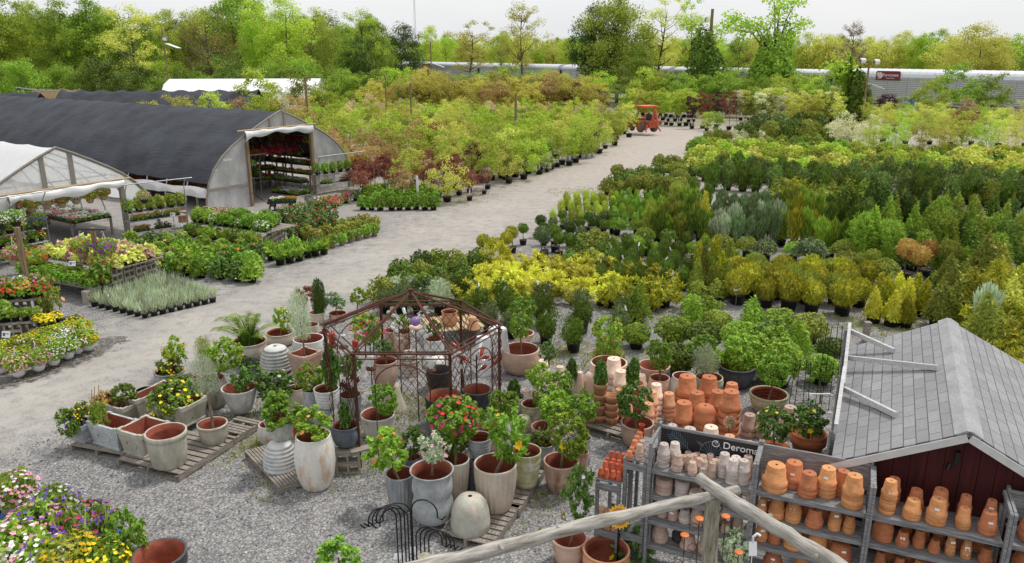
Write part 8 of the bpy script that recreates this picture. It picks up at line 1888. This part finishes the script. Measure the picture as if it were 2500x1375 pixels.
for i,(px,py)in enumerate(pn):
 cl=[B_yel,B_yel,B_yel,B_wht,B_yel,B_burg][i%6];basket(at(px,py)+Vector((0,0,.2)),1,[L_mid,cl,cl],f'pot of {"yellow" if cl is B_yel else ("white" if cl is B_wht else "burgundy")} pansies in the yellow mass, {ordl(i, 20)}',M_white,None,i,.72,'pansy pot','pansies in the yellow mass')
for i,(px,py)in enumerate(((8,912),(48,922),(97,908),(133,894),(168,878),(190,866),(216,858))):basket(at(px,py)+Vector((0,0,.2)),1,[L_mid,[B_pnk,B_pnk,B_pnk,B_wht,B_wht,B_wht,B_yel][i]],f'white pot of trailing flowers in the front pansy line, {ordl(i, 7)}',M_white,M_white,i,.85,'hanging basket','white baskets on the gravel')
M_bluep=plain('blue_paint',srgb(40,96,168),.6,0,.2)
pallet((at(20,1262).x,at(20,1262).y,0),1.1,1.0,.3,'blue painted pallet at the bottom left',M_bluep);pallet((at(180,1385).x,at(180,1385).y,0),1.1,1.1,.35,'blue pallet under the bottom left flowers',M_bluep);pallet((at(-10,1372).x,at(-10,1372).y,0),1.1,1.0,.3,'pale pallet under the bottom left flowers',M_palewood)
for i,(px,py,sc_,ms,lb)in enumerate(((32,1222,1.05,[L_mid,B_pnk,B_wht],'basket of pink and white flowers on the blue pallet'),(136,1258,1.0,[L_mid,B_pur,B_wht],'basket of violet and white flowers by the blue pallet'),(212,1318,1.2,[L_dark,B_pur,B_mag],'basket of purple petunias with white rims'),(85,1310,1.1,[L_mid,B_pnk,B_pur],'basket of pale mixed flowers in the corner'),(36,1370,1.2,[L_mid,B_wht,B_pnk],'basket of pinkish white flowers at the corner'),(180,1400,1.2,[L_lime,B_yel,B_yel],'basket of yellow calibrachoa at the bottom edge'),(118,1395,1.1,[L_mid,B_wht,B_pur],'basket of white and violet flowers at the bottom edge'),(250,1400,1.0,[L_fresh,B_yel],'basket of small yellow flowers at the bottom edge'))):
 basket(at(px,py,.34),1,ms,lb,M_tanpot,None,i,sc_*1.05)
topi('ball',306,1325,96,140,at(306,1400).y,L_fresh,'leafy green pepper like bush at the bottom left',base=at(306,1400),name='leafy_bush',cat='shrub').children
topi('blade',200,1330,170,130,at(200,1400).y,L_spring,'long grassy blades rising from the yellow basket',base=at(200,1400,.3),name='grass_plant',cat='ornamental grass')
for i,(px,py)in enumerate(((104,1216),(112,1258),(130,1272),(78,1292),(34,1330),(100,1350))):
 q=at(px,py,.55);m=MB();R=Matrix.Rotation(-.6,3,'X')@Matrix.Rotation(rs.uniform(-.4,.4),3,'Y');m.box((0,0,0),(.075,.004,.1),rot=R);m.box(R@Vector((0,-.004,-.03)),(.07,.002,.03),mi=1,rot=R);m.tube([(0,.01,-.04),(0,.05,-.3)],.004,4)
 tag(m.build('plant_label',[M_card,M_print],None,q),f'white and blue plant label in the corner flowers, {ordl(i, 6)}','plant label','plant labels in the corner flowers')
for px,py,pyb,lb in((190,643,720,'price card in front of the caladium bench'),(293,600,660,'price card at the back of the caladium bench'),(428,524,572,'price card on the wire rack by the white greenhouse'),(27,816,872,'price card leaning over the yellow pansies'),(1361,643,668,'price card behind the golden shrubs'),(1796,703,748,'price card before the golden globes'),(2083,594,640,'price card among the dark junipers'),(1093,450,478,'price card beside the red maples'),(1074,452,482,'smaller price card beside the red maples'),(1194,428,446,'price card on the pots at the gravel edge'),(1627,427,448,'price card before the rhododendrons'),(1565,478,500,'price card before the dark evergreens'),(1530,480,498,'second price card before the dark evergreens')):card(px,py,pyb,lb)
for px,py,yt,w_ in((1022,494,430,.1),(918,470,410,.05),(946,476,420,.05)):
 p=at(px,py);m=MB();m.beam((0,0,0),(-.05,.05,zat(yt,p.y)),w_,w_,up=(0,1,0));tag(m.build('white_stake',M_card,None,p),'white post, broadest of those among the maples' if w_>.06 else('thin white stake, left one among the maples' if px<930 else 'thin white stake, right one among the maples'),'stake')
p=at(1637,388);m=MB();m.box((0,0,.01),(.55,.5,.02));tag(m.build('grey_mat',M_wire,None,p,(0,0,.2)),'flat grey mat lying on the drive','mat')
p=at(1574,322);tr_=empty('tractor',p,.35,'orange red tractor with canopy, loader and backhoe parked on the drive','tractor')
M_trac=plain('tractor_red',srgb(186,82,56),.55,0,.3);M_tyre=plain('dusty_tyre',srgb(110,92,78),.9)
def tp(nm,fn,mat,par=None):m=MB();fn(m);return m.build(nm,mat,par or tr_)
tp('body',lambda m:(m.box((0,.1,.75),(.7,1.3,.35)),m.box((0,.9,.95),(.62,1.0,.5)),m.box((0,-.6,.7),(.9,.5,.5))),M_trac)
tp('fender',lambda m:m.box((-.62,-.35,1.0),(.4,.9,.08)),M_trac);tp('fender',lambda m:m.box((.62,-.35,1.0),(.4,.9,.08)),M_trac)
tp('seat',lambda m:(m.box((0,-.35,1.1),(.5,.5,.12)),m.box((0,-.6,1.35),(.5,.12,.5))),M_black)
tp('canopy',lambda m:(m.box((0,-.2,2.28),(1.45,1.55,.07)),m.box((0,-.2,2.2),(1.5,1.6,.05))),plain('canopy_orange',srgb(226,96,66),.5))
for sx in(-.45,.45):tp('canopy_post',lambda m:m.beam((sx,-.75,.9),(sx,-.7,2.2),.08,.08,up=(0,1,0)),M_trac)
for sx in(-.66,.66):
 for y,r_,wd in((-.4,.55,.36),(1.15,.36,.26)):
  w_=tp('wheel',lambda m:m.tube([(sx-wd/2,y,r_),(sx-wd*.3,y,r_),(sx+wd*.3,y,r_),(sx+wd/2,y,r_)],[r_*.88,r_,r_,r_*.88],20),M_tyre);tp('rim',lambda m:m.tube([(sx-wd*.52,y,r_),(sx+wd*.52,y,r_)],r_*.48,14),M_trac,w_)
for sx in(-.5,.5):tp('loader_arm',lambda m:(m.beam((sx,.2,1.25),(sx,1.3,1.15),.08,.14),m.beam((sx,1.3,1.15),(sx,1.95,.45),.08,.14)),M_trac)
tp('bucket',lambda m:(m.box((0,2.2,.3),(1.5,.5,.06)),m.box((0,1.98,.5),(1.5,.06,.45)),m.box((-.74,2.18,.45),(.05,.45,.35)),m.box((.74,2.18,.45),(.05,.45,.35))),M_trac)
tp('backhoe',lambda m:(m.box((0,-1.15,.7),(.7,.35,.5)),m.beam((0,-1.25,.8),(.1,-1.5,2.0),.16,.2),m.beam((.1,-1.5,2.0),(.15,-1.85,1.1),.13,.16),m.box((.17,-1.9,.95),(.35,.3,.35)),m.beam((-.45,-1.2,.7),(-.75,-1.5,.15),.1,.1),m.beam((.45,-1.2,.7),(.75,-1.5,.15),.1,.1)),M_trac)
bpy.context.view_layer.update()
